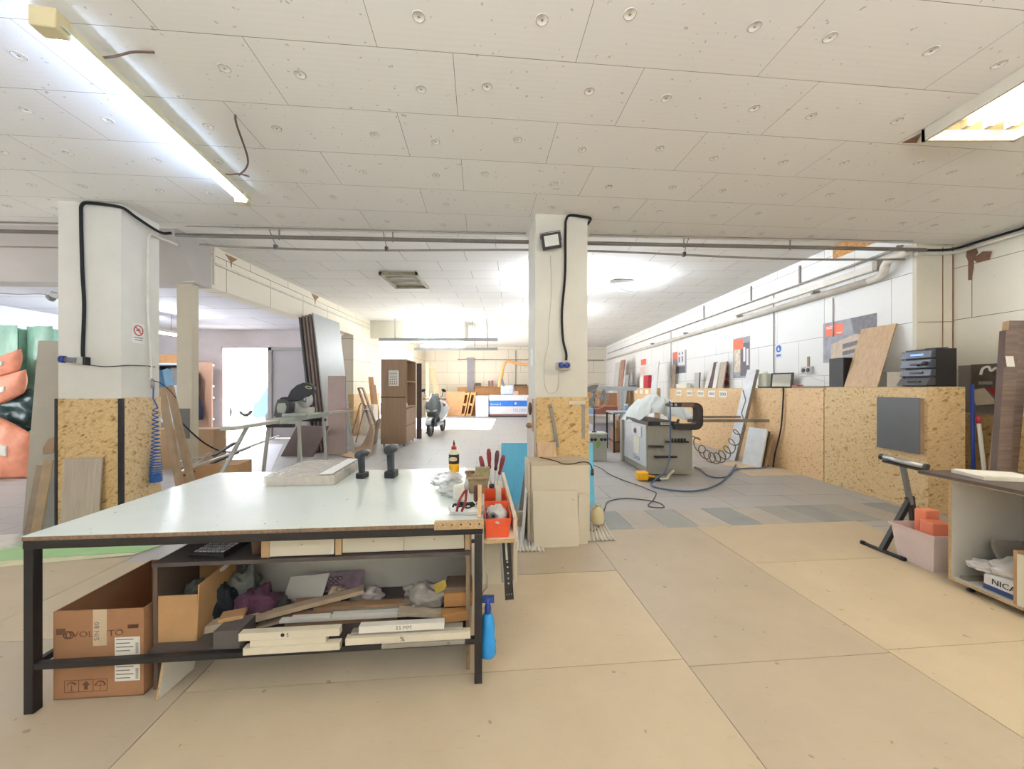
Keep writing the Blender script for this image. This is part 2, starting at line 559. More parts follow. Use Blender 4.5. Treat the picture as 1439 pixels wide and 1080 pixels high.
# round dowel plates of the insulation boards
cap = None
CAPM = mat('dowel_plate', 'ebe7de', 0.7, 0, 0.05, 60)
cnt = 0
for k in range(-1, 5):
    vm = 1.897 + 0.4378 * (k + 0.5)
    us = -0.138 if k % 2 == 0 else 0.50
    for i in range(-5, 6):
        for f in (0.2, 0.78):
            u = us + 1.009 * i + 1.009 * f + random.uniform(-0.03, 0.03)
            v = vm + random.uniform(-0.05, 0.05)
            x, y = u * math.cos(th) - v * math.sin(th), u * math.sin(th) + v * math.cos(th)
            if y < 1.2 or y > edge_y(x) - 0.05 or abs(x / y) > 1.45:
                continue
            if 1.0 < y < 2.55 and 2.6 < x < 3.45: continue
            if cnt >= 92: continue
            cnt += 1
            if cap is None:
                b = MB()
                b.lathe((0, 0, 0), [(0.0, -0.0022), (0.026, -0.0018), (0.0262, -0.0022), (0.031, 0.0)], 20)
                b.tube([(0.0278 * math.cos(a * math.pi / 10), 0.0278 * math.sin(a * math.pi / 10), -0.0018) for a in range(20)], 0.0011, 5, True, 1)
                b.lathe((0, 0, 0), [(0.0, -0.0028), (0.006, -0.0028), (0.006, -0.002)], 10, mi=1)
                cap = b.build('dowel_plate', [CAPM, mat('dowel_hole', 'a39a8c', 0.9)], ceil)
                WM['cap'] = 1
                c = cap
            else:
                c = cap.copy(); COL.objects.link(c)
            c.location = (x, y, ZN)
# walls of the back room
st(MB().bx(XR, XR + 0.25, 4.56, 20.2, 0, 3.7), 'wall_right', [WALLW], 'white block wall on the right of the back room')
st(MB().bx(-5.2, XR + 0.3, YB, YB + 0.25, 0, 3.7), 'wall_back', [WALLC], 'cream wall at the far end of the back room')
# pilaster and near right wall
b = MB()
q = [(4.92, 4.50), (5.34, 4.47), (5.5, 4.8), (5.0, 4.62)]
b.hexa([(x, y, 0) for x, y in q], [(x, y, 3.7) for x, y in q])
pil_r = st(b, 'pillar_right', [mat('pilaster_paint', 'd8d2c0', 0.75, 0, 0.05, 2)], 'cream pilaster on the right wall')
MB().beam((4.925, 4.492, 2.2), (5.335, 4.463, 2.2), 0.004, 0.006).build('joint', mat('rusty_joint', '8a6a50', 0.9), pil_r)
MB().beam((5.21, 4.475, 0), (5.21, 4.475, 3.1), 0.006, 0.006).build('joint', MC['rusty_joint'], pil_r)
MB().beam((5.325, 4.468, 0), (5.325, 4.468, 3.1), 0.012, 0.008).build('joint', MC['rusty_joint'], pil_r)
b = MB()
q = [(5.34, 4.47), (5.56, -3.2), (5.8, -3.2), (5.6, 4.5)]
b.hexa([(x, y, 0) for x, y in q], [(x, y, 3.3) for x, y in q])
wn = st(b, 'wall_near_right', [WALLN], 'cream block wall beside the near right corner')
MB().prism([(-0.04, 0.05), (0.03, 0.05), (0.06, -0.05), (0.02, -0.10), (0.02, -0.2), (0.0, -0.34), (-0.03, -0.34), (-0.03, -0.12), (-0.05, -0.05)], 0.004,
           frame_m((5.342, 4.30, 3.0), (0.0287, -1, 0), (0, 0, 1))).build('broken_plaster', mat('broken_plaster', '7d5f4c', 0.95, 0, 0.2, 30), wn)
MB().prism([(-0.09, 0.0), (0.0, 0.05), (0.08, 0.02), (0.06, -0.06), (-0.05, -0.06)], 0.004,
           frame_m((5.344, 4.20, 2.90), (0.0287, -1, 0), (0, 0, 1))).build('broken_plaster', MC['broken_plaster'], wn)
slab((5.33, 4.42, 0), (5.40, 2.2, 0), (0, 0, 1.10), 0.012, False).build('wall_lining', [OSBD], wn)
# left side of the back room: beam, pier, solid wall, opening for the garage door
WLEFT = panelled('wall_blocks_left', 'ebe3d0', 'b9a894', 1.1, 0.62, 0.006, 0, (30.3, 30.02), 0.5, 'yz', 0.8, 0, 0.15)
b = MB().bx(XL - 0.3, XL, 5.4, 12.9, 2.95, 3.7)
beam = st(b, 'beam_left', [WLEFT], 'cream beam along the left side of the back room')
MB().bx(XL, XL + 0.035, 5.75, 12.85, 3.315, 3.345).build('conduit_strip', PIPEW, beam)
MB().bx(XL, XL + 0.02, 5.72, 5.75, 3.0, 3.6).build('conduit_strip', PIPEW, beam)
BRK = mat('broken_brick', '9c7a62', 0.95, 0, 0.25, 25)
for (yy, zz, s) in ((6.1, 3.5, 0.13), (8.7, 3.5, 0.17), (12.3, 3.5, 0.2)):
    MB().prism([(-s, 0.5 * s), (s, 0.5 * s), (0.1 * s, -0.2 * s), (0, -0.9 * s), (-0.15 * s, -0.2 * s)], 0.006,
               frame_m((XL + 0.001, yy, zz), (0, 1, 0), (0, 0, 1))).build('broken_plaster', BRK, beam)
b = MB().bx(XL - 0.35, XL, 10.8, 12.95, 0, 2.95)
wl = st(b, 'wall_left', [WLEFT], 'cream wall on the left of the back room')
slab((XL + 0.004, 10.79, 0), (XL + 0.004, 12.95, 0), (0, 0, 1.22), 0.012, False).build('wall_lining', [OSBP], wl)
slab((XL - 0.35, 10.795, 0), (XL + 0.014, 10.795, 0), (0, 0, 1.22), 0.012, False).build('wall_lining', [OSB], wl)
st(MB().bx(XL - 0.35, XL, 12.95, 17.3, 3.05, 3.7), 'lintel_left', [WLEFT])
st(MB().bx(XL - 0.35, XL, 17.3, YB + 0.2, 0, 3.7), 'wall_left_far', [WLEFT])
# dropped beam in the back room
st(MB().bx(XL, -1.55, 12.1, 13.2, 3.02, 3.62), 'beam_back', [mat('beam_paint', 'e2dccb', 0.8, 0, 0.04, 2)], 'cream dropped beam near the far end of the back room')
# cross beam and post to the side room
b = MB()
pr = [(5.02, 3.62), (5.42, 2.93), (5.70, 2.93), (5.70, 3.62)]
b.hexa([(-13.4, y - 0.35, z) for y, z in pr], [(XL + 0.002, y, z) for y, z in pr])
st(b, 'beam_cross', [mat('beam_grey', 'b9b4ae', 0.8, 0, 0.05, 2)], 'grey cross beam at the entry to the side room')
b = MB().bx(-4.92, -4.70, 5.43, 5.55, 0, 2.94)
post = st(b, 'pillar_post', [mat('post_paint', 'c9bfa8', 0.7, 0, 0.05, 2)], 'slim square post under the cross beam')
MB().bx(-4.90, -4.73, 5.422, 5.43, 0.66, 1.10).build('painted_patch', mat('patch_grey', '6b6864', 0.7, 0, 0.06), post)
# side room walls and door
YS = 10.2
b = MB()
b.bx(-9.9, -7.98, YS, YS + 0.25, 0, 3.7)
b.bx(-7.98, -5.62, YS, YS + 0.25, 2.52, 3.7)
b.bx(-5.62, -4.98, YS, YS + 0.25, 0, 3.7)
b.bx(-5.2, -4.98, YS + 0.25, 10.85, 0, 3.7)
st(b, 'wall_side_back', [SIDEW], 'pale wall at the back of the side room')
st(MB().bx(-10.15, -9.9, -3.2, 0.2, 0, 3.7).bx(-10.15, -9.9, 0.2, 4.8, 0, 0.8).bx(-10.15, -9.9, 0.2, 4.8, 2.6, 3.7).bx(-10.15, -9.9, 4.8, YS + 0.25, 0, 3.7), 'wall_side_left', [mat('side_wall_white', 'e6e6ea', 0.8, 0, 0.03, 2)], 'white wall at the far left of the side room')
d = st(MB().bx(-6.62, -5.64, YS + 0.04, YS + 0.10, 0.02, 2.50), 'door_1', [mat('door_grey', 'b7b2b2', 0.6, 0, 0.03, 2)], 'closed pale grey door leaf in the side room')
b = MB()
for (x0, x1, z0, z1) in ((-6.72, -6.62, 0, 2.52), (-5.66, -5.60, 0, 2.52), (-6.72, -5.60, 2.44, 2.52)):
    b.bx(x0, x1, YS - 0.02, YS + 0.12, z0, z1)
b.build('door_frame', mat('door_frame_grey', 'a9a39e', 0.6, 0, 0.03), d)
MB().cyl((-6.5, YS + 0.02, 1.05), (-6.36, YS + 0.02, 1.05), 0.012, 8).build('door_handle', STEEL, d)
b = MB().bx(-8.04, -7.96, YS - 0.02, YS + 0.2, 0, 2.54).bx(-8.0, -6.66, YS - 0.02, YS + 0.2, 2.5, 2.58)
st(b, 'trim_1', [mat('door_trim', 'd9cfd0', 0.6)], 'pale frame of the open doorway in the side room')
st(MB().bx(-10.15, 5.8, -3.45, -3.2, 0, 3.3), 'wall_rear', [mat('rear_wall', 'e4e1d8', 0.8, 0, 0.03, 2)], 'white wall behind the camera')
wf = MB()
for y in (0.2, 2.47, 4.74): wf.bx(-10.06, -9.98, y, y + 0.06, 0.8, 2.6)
wf.bx(-10.06, -9.98, 0.2, 4.8, 0.8, 0.86).bx(-10.06, -9.98, 0.2, 4.8, 2.54, 2.6)
st(wf, 'window_1', [mat('window_frame', 'e0e0e0', 0.5)], 'wide window in the left wall of the side room')
# ground outside the doors
st(MB().bx(-40, -4.99, 10.46, 60, -0.25, -0.02), 'ground_outside', [mat('yard_paving', 'cfccc6', 0.8, 0, 0.05, 2)], 'sunlit paved yard outside the doors')

# ------------------------------------------------------------------ pillars
# left pillar
t7 = math.radians(7)
PL = Matrix.Translation((-4.117, 3.3575, -0.0875)) @ Matrix.Rotation(t7, 4, 'Z') @ Matrix.Scale(1.0625, 4)
Z0 = 0.0824   # floor height in the pillar frames
b = MB(PL).bx(0, 0.48, 0, 0.40, Z0, 3.0)
pl = st(b, 'pillar_left', [PLASTER], 'white square pillar on the left with chipboard lining')
b = MB(PL).bx(0.01, 0.475, -0.014, -0.002, Z0 + 0.005, 1.31)
b.build('wall_lining', [OSBD], pl)
MB(PL).bx(0.482, 0.494, 0.008, 0.40, Z0 + 0.005, 1.315).build('wall_lining', [OSB], pl)
MB(PL).bx(0.468, 0.4975, -0.018, 0.01, Z0 + 0.005, 1.31).build('corner_strip', BLACK, pl)
MB(PL).bx(-0.012, 0.008, -0.018, 0.05, Z0 + 0.005, 1.31).build('corner_strip', BLACK, pl)
# middle pillar
PM = Matrix.Translation((0.227, 3.6125, -0.0875)) @ Matrix.Rotation(th, 4, 'Z') @ Matrix.Scale(1.0625, 4)
b = MB(PM).bx(0, 0.49, 0, 0.47, Z0, 3.0)
pm = st(b, 'pillar_middle', [PLASTER], 'white square pillar in the middle with chipboard lining')
MB(PM).bx(0.008, 0.495, -0.014, -0.002, Z0 + 0.005, 1.315).build('wall_lining', [OSBD], pm)
MB(PM).bx(0.492, 0.504, 0.0, 0.47, Z0 + 0.005, 1.315).build('wall_lining', [OSB], pm)
MB(PM).bx(-0.014, -0.002, 0.0, 0.47, Z0 + 0.005, 1.30).build('wall_lining', [mat('lining_pale', 'd9cfc2', 0.7, 0, 0.05)], pm)
def PLp(x, y, z): return PL @ V((x, y, z))
def PMp(x, y, z): return PM @ V((x, y, z))

# ------------------------------------------------------------------ cables and conduits
def cable(name, label, cat, pts, r, m, group=None, n=8, smooth=8):
    return tag(MB().tube(spl(pts, smooth), r, n).build(name, m), label, cat, group)

cable('power_cable', 'thick black cable running down the left pillar from the ceiling', 'cable',
      [PLp(0.60, 0.38, 2.91), PLp(0.56, 0.30, 2.885), PLp(0.52, 0.1, 2.93), PLp(0.515, -0.015, 2.955), PLp(0.44, -0.025, 2.97), PLp(0.28, -0.02, 2.985), PLp(0.20, -0.02, 2.97), PLp(0.19, -0.02, 2.85), PLp(0.20, -0.02, 2.4), PLp(0.215, -0.022, 2.1), PLp(0.205, -0.022, 1.75), PLp(0.205, -0.02, 1.66)], 0.0135, RUBBER)
cable('power_cable', 'thick black cable running down the middle pillar to a socket box', 'cable',
      [PMp(0.52, 0.10, 2.965), PMp(0.515, -0.015, 2.97), PMp(0.42, -0.018, 2.985), PMp(0.32, -0.018, 2.99), PMp(0.285, -0.018, 2.95), PMp(0.278, -0.018, 2.85), PMp(0.275, -0.018, 2.45), PMp(0.245, -0.02, 2.1), PMp(0.255, -0.02, 1.85), PMp(0.285, -0.018, 1.72), PMp(0.285, -0.018, 1.655)], 0.0115, RUBBER)
# sockets
so = thing('socket_box', 'blue and grey socket box on the front of the left pillar', 'socket', PLp(0.15, -0.002, 1.62), t7)
b = MB(PL).bx(0.17, 0.232, -0.06, -0.001, 1.605, 1.665); b.build('box', mat('socket_grey', 'b9b6ae', 0.5), so, 0.004)
MB(PL).cyl((0.19, -0.055, 1.632), (0.11, -0.075, 1.640), 0.022, 14).build('plug', mat('plug_grey', '707274', 0.5), so)
MB(PL).cyl((0.12, -0.072, 1.639), (0.09, -0.080, 1.642), 0.030, 14).build('socket', mat('socket_blue', '2c3f8e', 0.4), so)
MB(PL).bx(0.232, 0.246, -0.055, -0.001, 1.595, 1.665).build('cover', BLKP, so, 0.003)
so = thing('socket_box', 'socket box with two round blue sockets on the middle pillar', 'socket', PMp(0.25, -0.002, 1.58), th)
MB(PM).bx(0.195, 0.315, -0.055, -0.001, 1.565, 1.635).build('box', MC['socket_grey'], so, 0.005)
for x in (0.228, 0.283):
    MB(PM).lathe((x, -0.052, 1.61), [(0.026, 0.0), (0.026, 0.022), (0.020, 0.03), (0.0, 0.03)], 16, RX(100)).build('socket', MC['socket_blue'], so)
cable('thin_wire', 'thin black wire from the socket box across the left pillar to the air hose', 'wire',
      [PLp(0.24, -0.03, 1.60), PLp(0.36, -0.02, 1.585), PLp(0.47, -0.02, 1.59), PLp(0.51, 0.05, 1.6), PLp(0.515, 0.22, 1.605), PLp(0.52, 0.30, 1.60)], 0.004, RUBBER)
cable('thin_wire', 'thin white wire hanging in a loop down the front of the middle pillar', 'wire',
      [PMp(0.14, -0.006, 2.62), PMp(0.15, -0.006, 2.3), PMp(0.125, -0.006, 1.95), PMp(0.12, -0.006, 1.8), PMp(0.085, -0.006, 1.65), PMp(0.085, -0.006, 1.45), PMp(0.11, -0.006, 1.37), PMp(0.16, -0.006, 1.355), PMp(0.20, -0.006, 1.38), PMp(0.215, -0.006, 1.45), PMp(0.215, -0.006, 1.55)], 0.0022, mat('wire_cream', 'bfb9a8', 0.6))
# vertical conduit with air fitting and coiled hose on the left pillar
b = MB(PL)
b.tube(spl([(0.53, 0.55, 2.86), (0.515, 0.36, 2.85), (0.512, 0.25, 2.84), (0.508, 0.235, 2.7), (0.508, 0.235, 2.4), (0.505, 0.24, 2.1), (0.512, 0.26, 1.7), (0.514, 0.26, 1.46)], 8), 0.012, 8)
tag(b.build('conduit', PIPEW), 'white pipe down the right face of the left pillar', 'pipe')
t = thing('air_hose', 'coiled blue air hose hanging from the left pillar', 'hose', PLp(0.53, 0.26, 0.55))
b = MB(PL); pts = []
N = 26 * 14
for k in range(N + 1):
    f = k / N
    z = 1.22 - 0.70 * (1 - (1 - f) ** 1.75)
    a = f * 26 * 2 * math.pi
    r = 0.016 + 0.026 * min(1, f * 1.6)
    pts.append((0.545 + 0.006 * f + r * math.cos(a), 0.27 + r * math.sin(a), z))
b.tube([(0.535, 0.262, 1.45), (0.53, 0.265, 1.3), (0.54, 0.29, 1.24)] + pts, 0.0062, 6)
b.build('coil', mat('hose_blue', '2c5fa8', 0.35, 0, 0.1), t)
b = MB(PL)
b.cyl((0.522, 0.262, 1.48), (0.53, 0.262, 1.4), 0.014, 10); b.cyl((0.51, 0.258, 1.52), (0.522, 0.262, 1.47), 0.010, 10)
b.build('coupling', STEEL, t)
b = MB(PL).tube(spl([(0.53, 0.255, 1.47), (0.56, 0.3, 1.45), (0.60, 0.36, 1.38), (0.63, 0.40, 1.30)], 6), 0.004, 6); b.build('lead', RUBBER, t)
# no-smoking notice
t = thing('sign', 'small no smoking notice on the side of the left pillar', 'sign', PLp(0.482, 0.18, 1.83))
M = PL @ frame_m((0.482, 0.165, 1.9), (0, 1, 0), (0, 0, 1))
MB(M).bx(-0.065, 0.065, -0.09, 0.09, 0, 0.0015).build('plate', mat('sign_white', 'e9e6e0', 0.6), t)
RS = mat('sign_red', 'c05048', 0.6)
MB(M).tube([(0.045 * math.cos(a * 0.262), 0.025 + 0.045 * math.sin(a * 0.262), 0.002) for a in range(24)], 0.005, 6, True).build('ring', RS, t)
b = MB(M).beam((-0.03, 0.055, 0.002), (0.03, -0.005, 0.002), 0.009, 0.003); b.build('slash', RS, t)
b = MB(M).bx(-0.022, 0.022, 0.02, 0.028, 0.0015, 0.003).bx(0.0, 0.008, 0.03, 0.045, 0.0015, 0.003); b.build('cigarette', INK, t)
b = MB(M).bx(-0.05, 0.05, -0.045, -0.038, 0.0015, 0.0022).bx(-0.04, 0.045, -0.065, -0.058, 0.0015, 0.0022); b.build('lettering', INKG, t)

# pipes under the edge of the near ceiling
def ey(x, d=0.0): return edge_y(x) + d
def runp(x0, x1, z0, z1, d, sag=0.0, n=12):
    return [V((x0 + (x1 - x0) * k / n, ey(x0 + (x1 - x0) * k / n, d), z0 + (z1 - z0) * k / n - sag * math.sin(3 * math.pi * k / n))) for k in range(n + 1)]
t = thing('ceiling_pipe', 'dark grey pipe running across the room under the ceiling edge', 'pipe', V((0, ey(0), 3.0)))
MB().tube(runp(-3.56, 4.85, 3.02, 3.02, -0.02), 0.021, 10).build('pipe', mat('pipe_dark', '7d7770', 0.5, 0.3, 0.15, 5), t)
for x in (-2.5, -1.3, 1.95, 3.2):
    MB().beam((x, ey(x, -0.02), 2.99), (x, ey(x, -0.02), 3.1), 0.012, 0.012).build('hanger', PIPE, t)
t = thing('hose_line', 'thin grey hose sagging in clips below the dark ceiling pipe', 'hose', V((0, ey(0, 0.1), 2.93)))
MB().tube(runp(-3.4, 4.7, 2.957, 2.942, 0.08, 0.024, 30), 0.0125, 8).build('hose', PIPE, t)
for x in (-2.6, -1.4, 2.0):
    b = MB().box((x, ey(x, 0.08), 2.952), (0.03, 0.04, 0.045)); b.build('clip', DGREY, t)
    MB().cyl((x, ey(x, 0.08), 2.97), (x, ey(x, -0.03), 3.098), 0.004, 6).build('hanger', DGREY, t)
cable('ceiling_wire', 'thin wire along the ceiling above the dark ceiling pipe', 'wire', [V((x, ey(x, -0.10), 3.085)) for x in (-3.4, -1.5, 0.15)], 0.006, PIPE)
cable('ceiling_wire', 'thin wire along the ceiling from the middle pillar to the right wall', 'wire', [V((x, ey(x, -0.10), 3.085)) for x in (0.85, 2.5, 4.6)], 0.006, PIPE)
for (z, r, d, lab) in ((3.026, 0.02, -0.02, 'dark pipe under the ceiling left of the left pillar'), (3.084, 0.009, -0.1, 'uppermost thin pipe against the ceiling left of the left pillar'), (2.909, 0.008, 0.1, 'lowest thin wire left of the left pillar, below the pipe')):
    tag(MB().tube([V((x, ey(x, d), z)) for x in (-9.5, -6, -4.2)], r, 8).build('ceiling_pipe', MC['pipe_dark'] if z == 3.026 else PIPE), lab, 'pipe')
# cables and pipes over the right wall
cable('cable_bundle', 'black cable along the top of the near right wall', 'cable', [(4.80, 4.34, 3.03), (4.92, 4.46, 3.06), (5.0, 4.47, 3.065), (5.29, 4.45, 3.07), (5.32, 4.2, 3.07), (5.34, 3.6, 3.07), (5.37, 2.4, 3.07)], 0.014, RUBBER)
cable('conduit', 'grey pipe along the top of the near right wall', 'pipe', [(4.76, 4.36, 2.98), (4.88, 4.44, 3.015), (4.98, 4.465, 3.025), (5.28, 4.44, 3.02), (5.305, 4.2, 3.015), (5.32, 3.6, 3.015), (5.35, 2.4, 3.015)], 0.020, PIPEW)
t = thing('drain_pipe', 'white pipe with an elbow along the upper right wall', 'pipe', (4.87, 8, 2.9))
b = MB().tube(spl([(4.74, 4.40, 3.05), (4.84, 4.68, 3.05), (4.89, 4.80, 3.05), (4.90, 4.86, 3.0), (4.90, 4.88, 2.93), (4.92, 4.97, 2.885), (4.93, 5.1, 2.88)], 6), 0.05, 12)
b.build('elbow', PIPEW, t)
MB().tube([(4.93, 5.08, 2.88), (4.935, 19.3, 2.88)], 0.046, 12).build('pipe', PIPEW, t)
for y in (6.0, 8.0, 10.5, 13):
    MB().bx(4.88, 4.998, y, y + 0.05, 2.93, 2.98).build('bracket', PIPE, t)
t = thing('cable_duct', 'white square duct above the elbow pipe on the right wall', 'duct', (4.92, 7, 3.0))
MB().bx(4.92, 5.0, 5.05, 8.2, 3.0, 3.09).build('duct', mat('duct_white', 'e2ddd2', 0.6), t, 0.004)
MB().bx(4.91, 5.0, 4.98, 5.05, 2.99, 3.13).build('end_cap', PIPE, t, 0.004)
cable('conduit', 'thin grey pipe high on the right wall above the square duct', 'pipe', [(4.90, 4.70, 3.20), (4.96, 5.0, 3.19), (4.97, 8, 3.19), (4.97, 13, 3.19), (4.97, 19.2, 3.19)], 0.018, PIPE, smooth=4)
for (y, lab) in ((7.05, 'vertical grey wire down the right wall beside the orange and grey poster'), (11.6, 'vertical grey wire on the far right wall behind the tall white panel')):
    cable('wall_wire', lab, 'wire', [(4.985, y, 3.17), (4.985, y, 2.5), (4.985, y, 1.8), (4.975, y - 0.05, 1.45)], 0.009, PIPE)
cable('wall_wire', 'short vertical wire above the building poster on the right wall', 'wire', [(4.988, 5.75, 2.8), (4.988, 5.75, 2.6), (4.988, 5.75, 2.2)], 0.008, PIPE)
for (y, h) in ((9.6, 0.32), (7.7, 0.3), (6.4, 0.3)):
    tag(MB().bx(4.975, 4.999, y, y + 0.03, 3.22, 3.22 + h).build('wall_strip', PIPE), {9.6: 'third metal strip from the camera at the top of the right wall', 7.7: 'middle metal strip at the top of the right wall', 6.4: 'nearest metal strip at the top of the right wall'}[y], 'strip', 'metal strips high on the right wall')
tag(MB().bx(4.985, 4.9995, 5.1, 5.75, 3.4, 3.595).build('foam_patch', mat('foam_orange', 'c9965e', 0.9, 0, 0.3, 30)), 'orange foam patch at the top of the right wall', 'patch')
# ================================================================== WORKBENCH
t5 = math.radians(4.9)
TB = Matrix.Translation((-2.09, 1.575, 0)) @ Matrix.Rotation(t5, 4, 'Z')
ZT = 0.768
def TP(u, v, z): return TB @ V((u, v, z))
def T(): return MB(TB)
def tableuv(px, py, z=ZT):
    return TB.inverted() @ flo(px, py, z)

def worn_top():
    m, nt, b = _new('worktop_laminate')
    v = _coord(nt)
    chips = _ramp(nt, _noise(nt, v, 48, 1, 0.3), [(0.225, 1.0), (0.245, 0.0)])
    area_ = _ramp(nt, _noise(nt, v, 2.0, 2), [(0.42, 0.0), (0.55, 1.0)])
    mu = nt.nodes.new('ShaderNodeMath'); mu.operation = 'MULTIPLY'
    nt.links.new(chips, mu.inputs[0]); nt.links.new(area_, mu.inputs[1])
    nt.links.new(_mix(nt, mu.outputs[0], hx('e2eae2'), hx('7a766e')), b.inputs['Base Color'])
    rr = _ramp(nt, _noise(nt, v, 5, 4), [(0.35, 0.17), (0.7, 0.24)])
    nt.links.new(rr, b.inputs['Roughness'])
    b.inputs['Specular IOR Level'].default_value = 0.6
    return m
TOP = worn_top()
wb = thing('workbench', 'large workbench with a white top on a black steel frame', 'workbench', TP(0.98, 0.6, 0), t5)
tp = T().bx(0, 1.96, 0, 1.195, ZT - 0.0025, ZT).build('worktop', TOP, wb)
part_label(tp, 'white laminate worktop')
T().bx(0.001, 1.959, 0.001, 1.194, ZT - 0.02, ZT - 0.0025).build('worktop_core', CHIPD, wb)
for (u0, u1, v0, v1) in ((0.0, 1.96, 0.005, 0.04), (0.0, 1.96, 1.15, 1.185), (0.003, 0.04, 0.04, 1.15), (1.92, 1.957, 0.04, 1.15)):
    T().bx(u0, u1, v0, v1, ZT - 0.058, ZT - 0.02).build('frame_rail', BLACK, wb, 0.002)
for (u, v) in ((0.003, 0.005), (1.92, 0.005), (0.003, 1.148), (1.92, 1.148)):
    T().bx(u, u + 0.037, v, v + 0.037, 0.004, ZT - 0.058).build('leg', BLACK, wb, 0.002)
T().bx(0.04, 1.92, 0.008, 0.036, 0.190, 0.216).build('lower_rail', BLACK, wb, 0.002)
T().bx(0.008, 0.034, 0.042, 1.148, 0.190, 0.216).build('lower_rail', BLACK, wb, 0.002)
T().bx(0.04, 1.92, 1.155, 1.18, 0.190, 0.216).build('lower_rail', BLACK, wb, 0.002)
nb = T().bx(1.735, 1.966, -0.012, 0.022, ZT - 0.026, ZT + 0.008).build('edge_block', CHIP, wb, 0.002)
part_label(nb, 'raw chipboard block with holes along the worktop edge')
b = T()
for k in range(5):
    b.cyl((1.775 + 0.042 * k, -0.0125, ZT - 0.003), (1.775 + 0.042 * k, -0.011, ZT - 0.003), 0.004, 8)
b.build('peg_hole', INK, nb)
# shelf unit below
DSH = mat('shelf_dark', '49423f', 0.6, 0, 0.15, 8)
su = thing('shelf_unit', 'white backed shelf unit standing under the workbench', 'shelf', TP(1.15, 0.43, 0), t5)
U0, U1, V0, V1 = 0.44, 1.895, 0.10, 0.52
T().bx(U0, U0 + 0.018, V0, V1, 0.004, 0.575).build('side_panel', mat('side_brown', '5b4c42', 0.6, 0, 0.12), su)
T().bx(U1 - 0.018, U1, V0, V1, 0.004, 0.575).build('side_panel', mat('side_chip', '8d7a60', 0.7, 0, 0.2, 30), su)
T().bx(U0, U1, V0 - 0.01, V1, 0.575, 0.593).build('upper_shelf', DSH, su)
T().bx(U0 + 0.018, U1 - 0.018, V0 - 0.05, V1, 0.200, 0.218).build('lower_shelf', DSH, su)
T().bx(U0 + 0.018, U1 - 0.018, V1 - 0.012, V1, 0.218, 0.575).build('back_panel', WHITE, su)
# drawers standing on the upper shelf
DW = mat('drawer_white', 'e6e1d0', 0.45, 0, 0.02)
def shelf_u(px, v=0.10, z=0.65):
    # u at which the sight line through px crosses the plane v
    k = (px - CX) / F
    # world = A + u e1 + v e2 ; x = k*y
    c, s = math.cos(t5), math.sin(t5)
    ax, ay = -2.09 - s * v, 1.575 + c * v
    return (k * ay - ax) / (c - k * s)
pu = [shelf_u(p) for p in (366, 379, 469, 480, 567, 652, 661)]
b_ = thing('drawer_case', 'open wooden case with white fronted drawers on the upper shelf under the worktop', 'drawers', TP(1.45, 0.35, 0.593), t5)
for a, c in ((pu[0], pu[1] - 0.004), (pu[2] + 0.005, pu[3] - 0.004), (pu[5] + 0.004, pu[6])):
    T().bx(a, c, 0.105, 0.5, 0.594, 0.71).build('divider', PINE, b_, 0.001)
for a, c, dv in ((pu[1], pu[2], 0.0), (pu[3], pu[4] - 0.001, 0.012), (pu[4] + 0.001, pu[5], 0.012)):
    d = T().bx(a, c, 0.10 + dv, 0.116 + dv, 0.600, 0.692).build('drawer', DW, b_, 0.0015)
    T().cyl(((a + c) / 2, 0.099 + dv, 0.652), ((a + c) / 2, 0.101 + dv, 0.652), 0.003, 8).build('screw_hole', INKG, d)
# cup and keypad on the upper shelf
u = shelf_u(358, 0.14)
t = thing('cup', 'small brown cardboard cup beside the drawers on the upper shelf', 'cup', TP(u, 0.17, 0.593))
T().lathe((u, 0.17, 0.5935), [(0.026, 0), (0.031, 0.085), (0.029, 0.085), (0.025, 0.004), (0, 0.004)], 20).build('body', mat('cup_brown', '6b5646', 0.6), t)
t = thing('keypad', 'black keypad with rows of white keys on the upper shelf', 'keypad', TP(0.66, 0.25, 0.593), t5)
KM = TB @ frame_m((0.66, 0.17, 0.608), (0.97, -0.15, 0.02), (0.15, 0.97, 0.05))
MB(KM).bx(-0.09, 0.09, -0.05, 0.15, -0.012, 0.012).build('body', BLKP, t, 0.006)
b = MB(KM)
for i in range(7):
    for j in range(5):
        b.bx(-0.07 + 0.022 * i, -0.056 + 0.022 * i, -0.035 + 0.026 * j, -0.018 + 0.026 * j, 0.012, 0.016)
b.build('keys', mat('key_white', 'd9dbe6', 0.5), t)

# ---------------- big cardboard box on the floor at the left
bx0 = flo(75, 985); bx1 = flo(206, 977.5)
dx = (bx1 - bx0).normalized(); dyv = V((-0.10, 0.994, 0)).normalized()
bw = (bx1 - bx0).length - 0.012; bd = 0.50; bh = 0.395
BB = Matrix.Translation(bx0 + V((0, 0, 0.005))) @ Matrix((dx, dyv, V((0, 0, 1)))).transposed().to_4x4()
t = thing('cardboard_box', 'big open brown cardboard box on the floor under the workbench', 'box', bx0)
def BQ(): return MB(BB)
BQ().bx(0, bw, 0, 0.006, 0, bh).build('front_panel', CARDD, t)
BQ().bx(0, bw, bd, bd + 0.006, 0, bh).build('back_panel', CARDD, t)
BQ().bx(0, 0.006, 0.006, bd, 0, bh).build('side_panel', CARDD, t)
BQ().bx(bw - 0.006, bw, 0.006, bd, 0, bh).build('side_panel', CARDD, t)
BQ().bx(0, bw, 0, bd, 0, 0.005).build('bottom_panel', CARDD, t)
FM = BB @ frame_m((0, -0.0003, 0), (1, 0, 0), (0, 0, 1))
PRT = mat('box_print', '5f4030', 0.85, 0, 0.05)
tp_ = MB(FM).bx(0.165, 0.222, 0.235, 0.397, 0, 0.0012).build('packing_tape', mat('tape', 'cbb79a', 0.4), t)
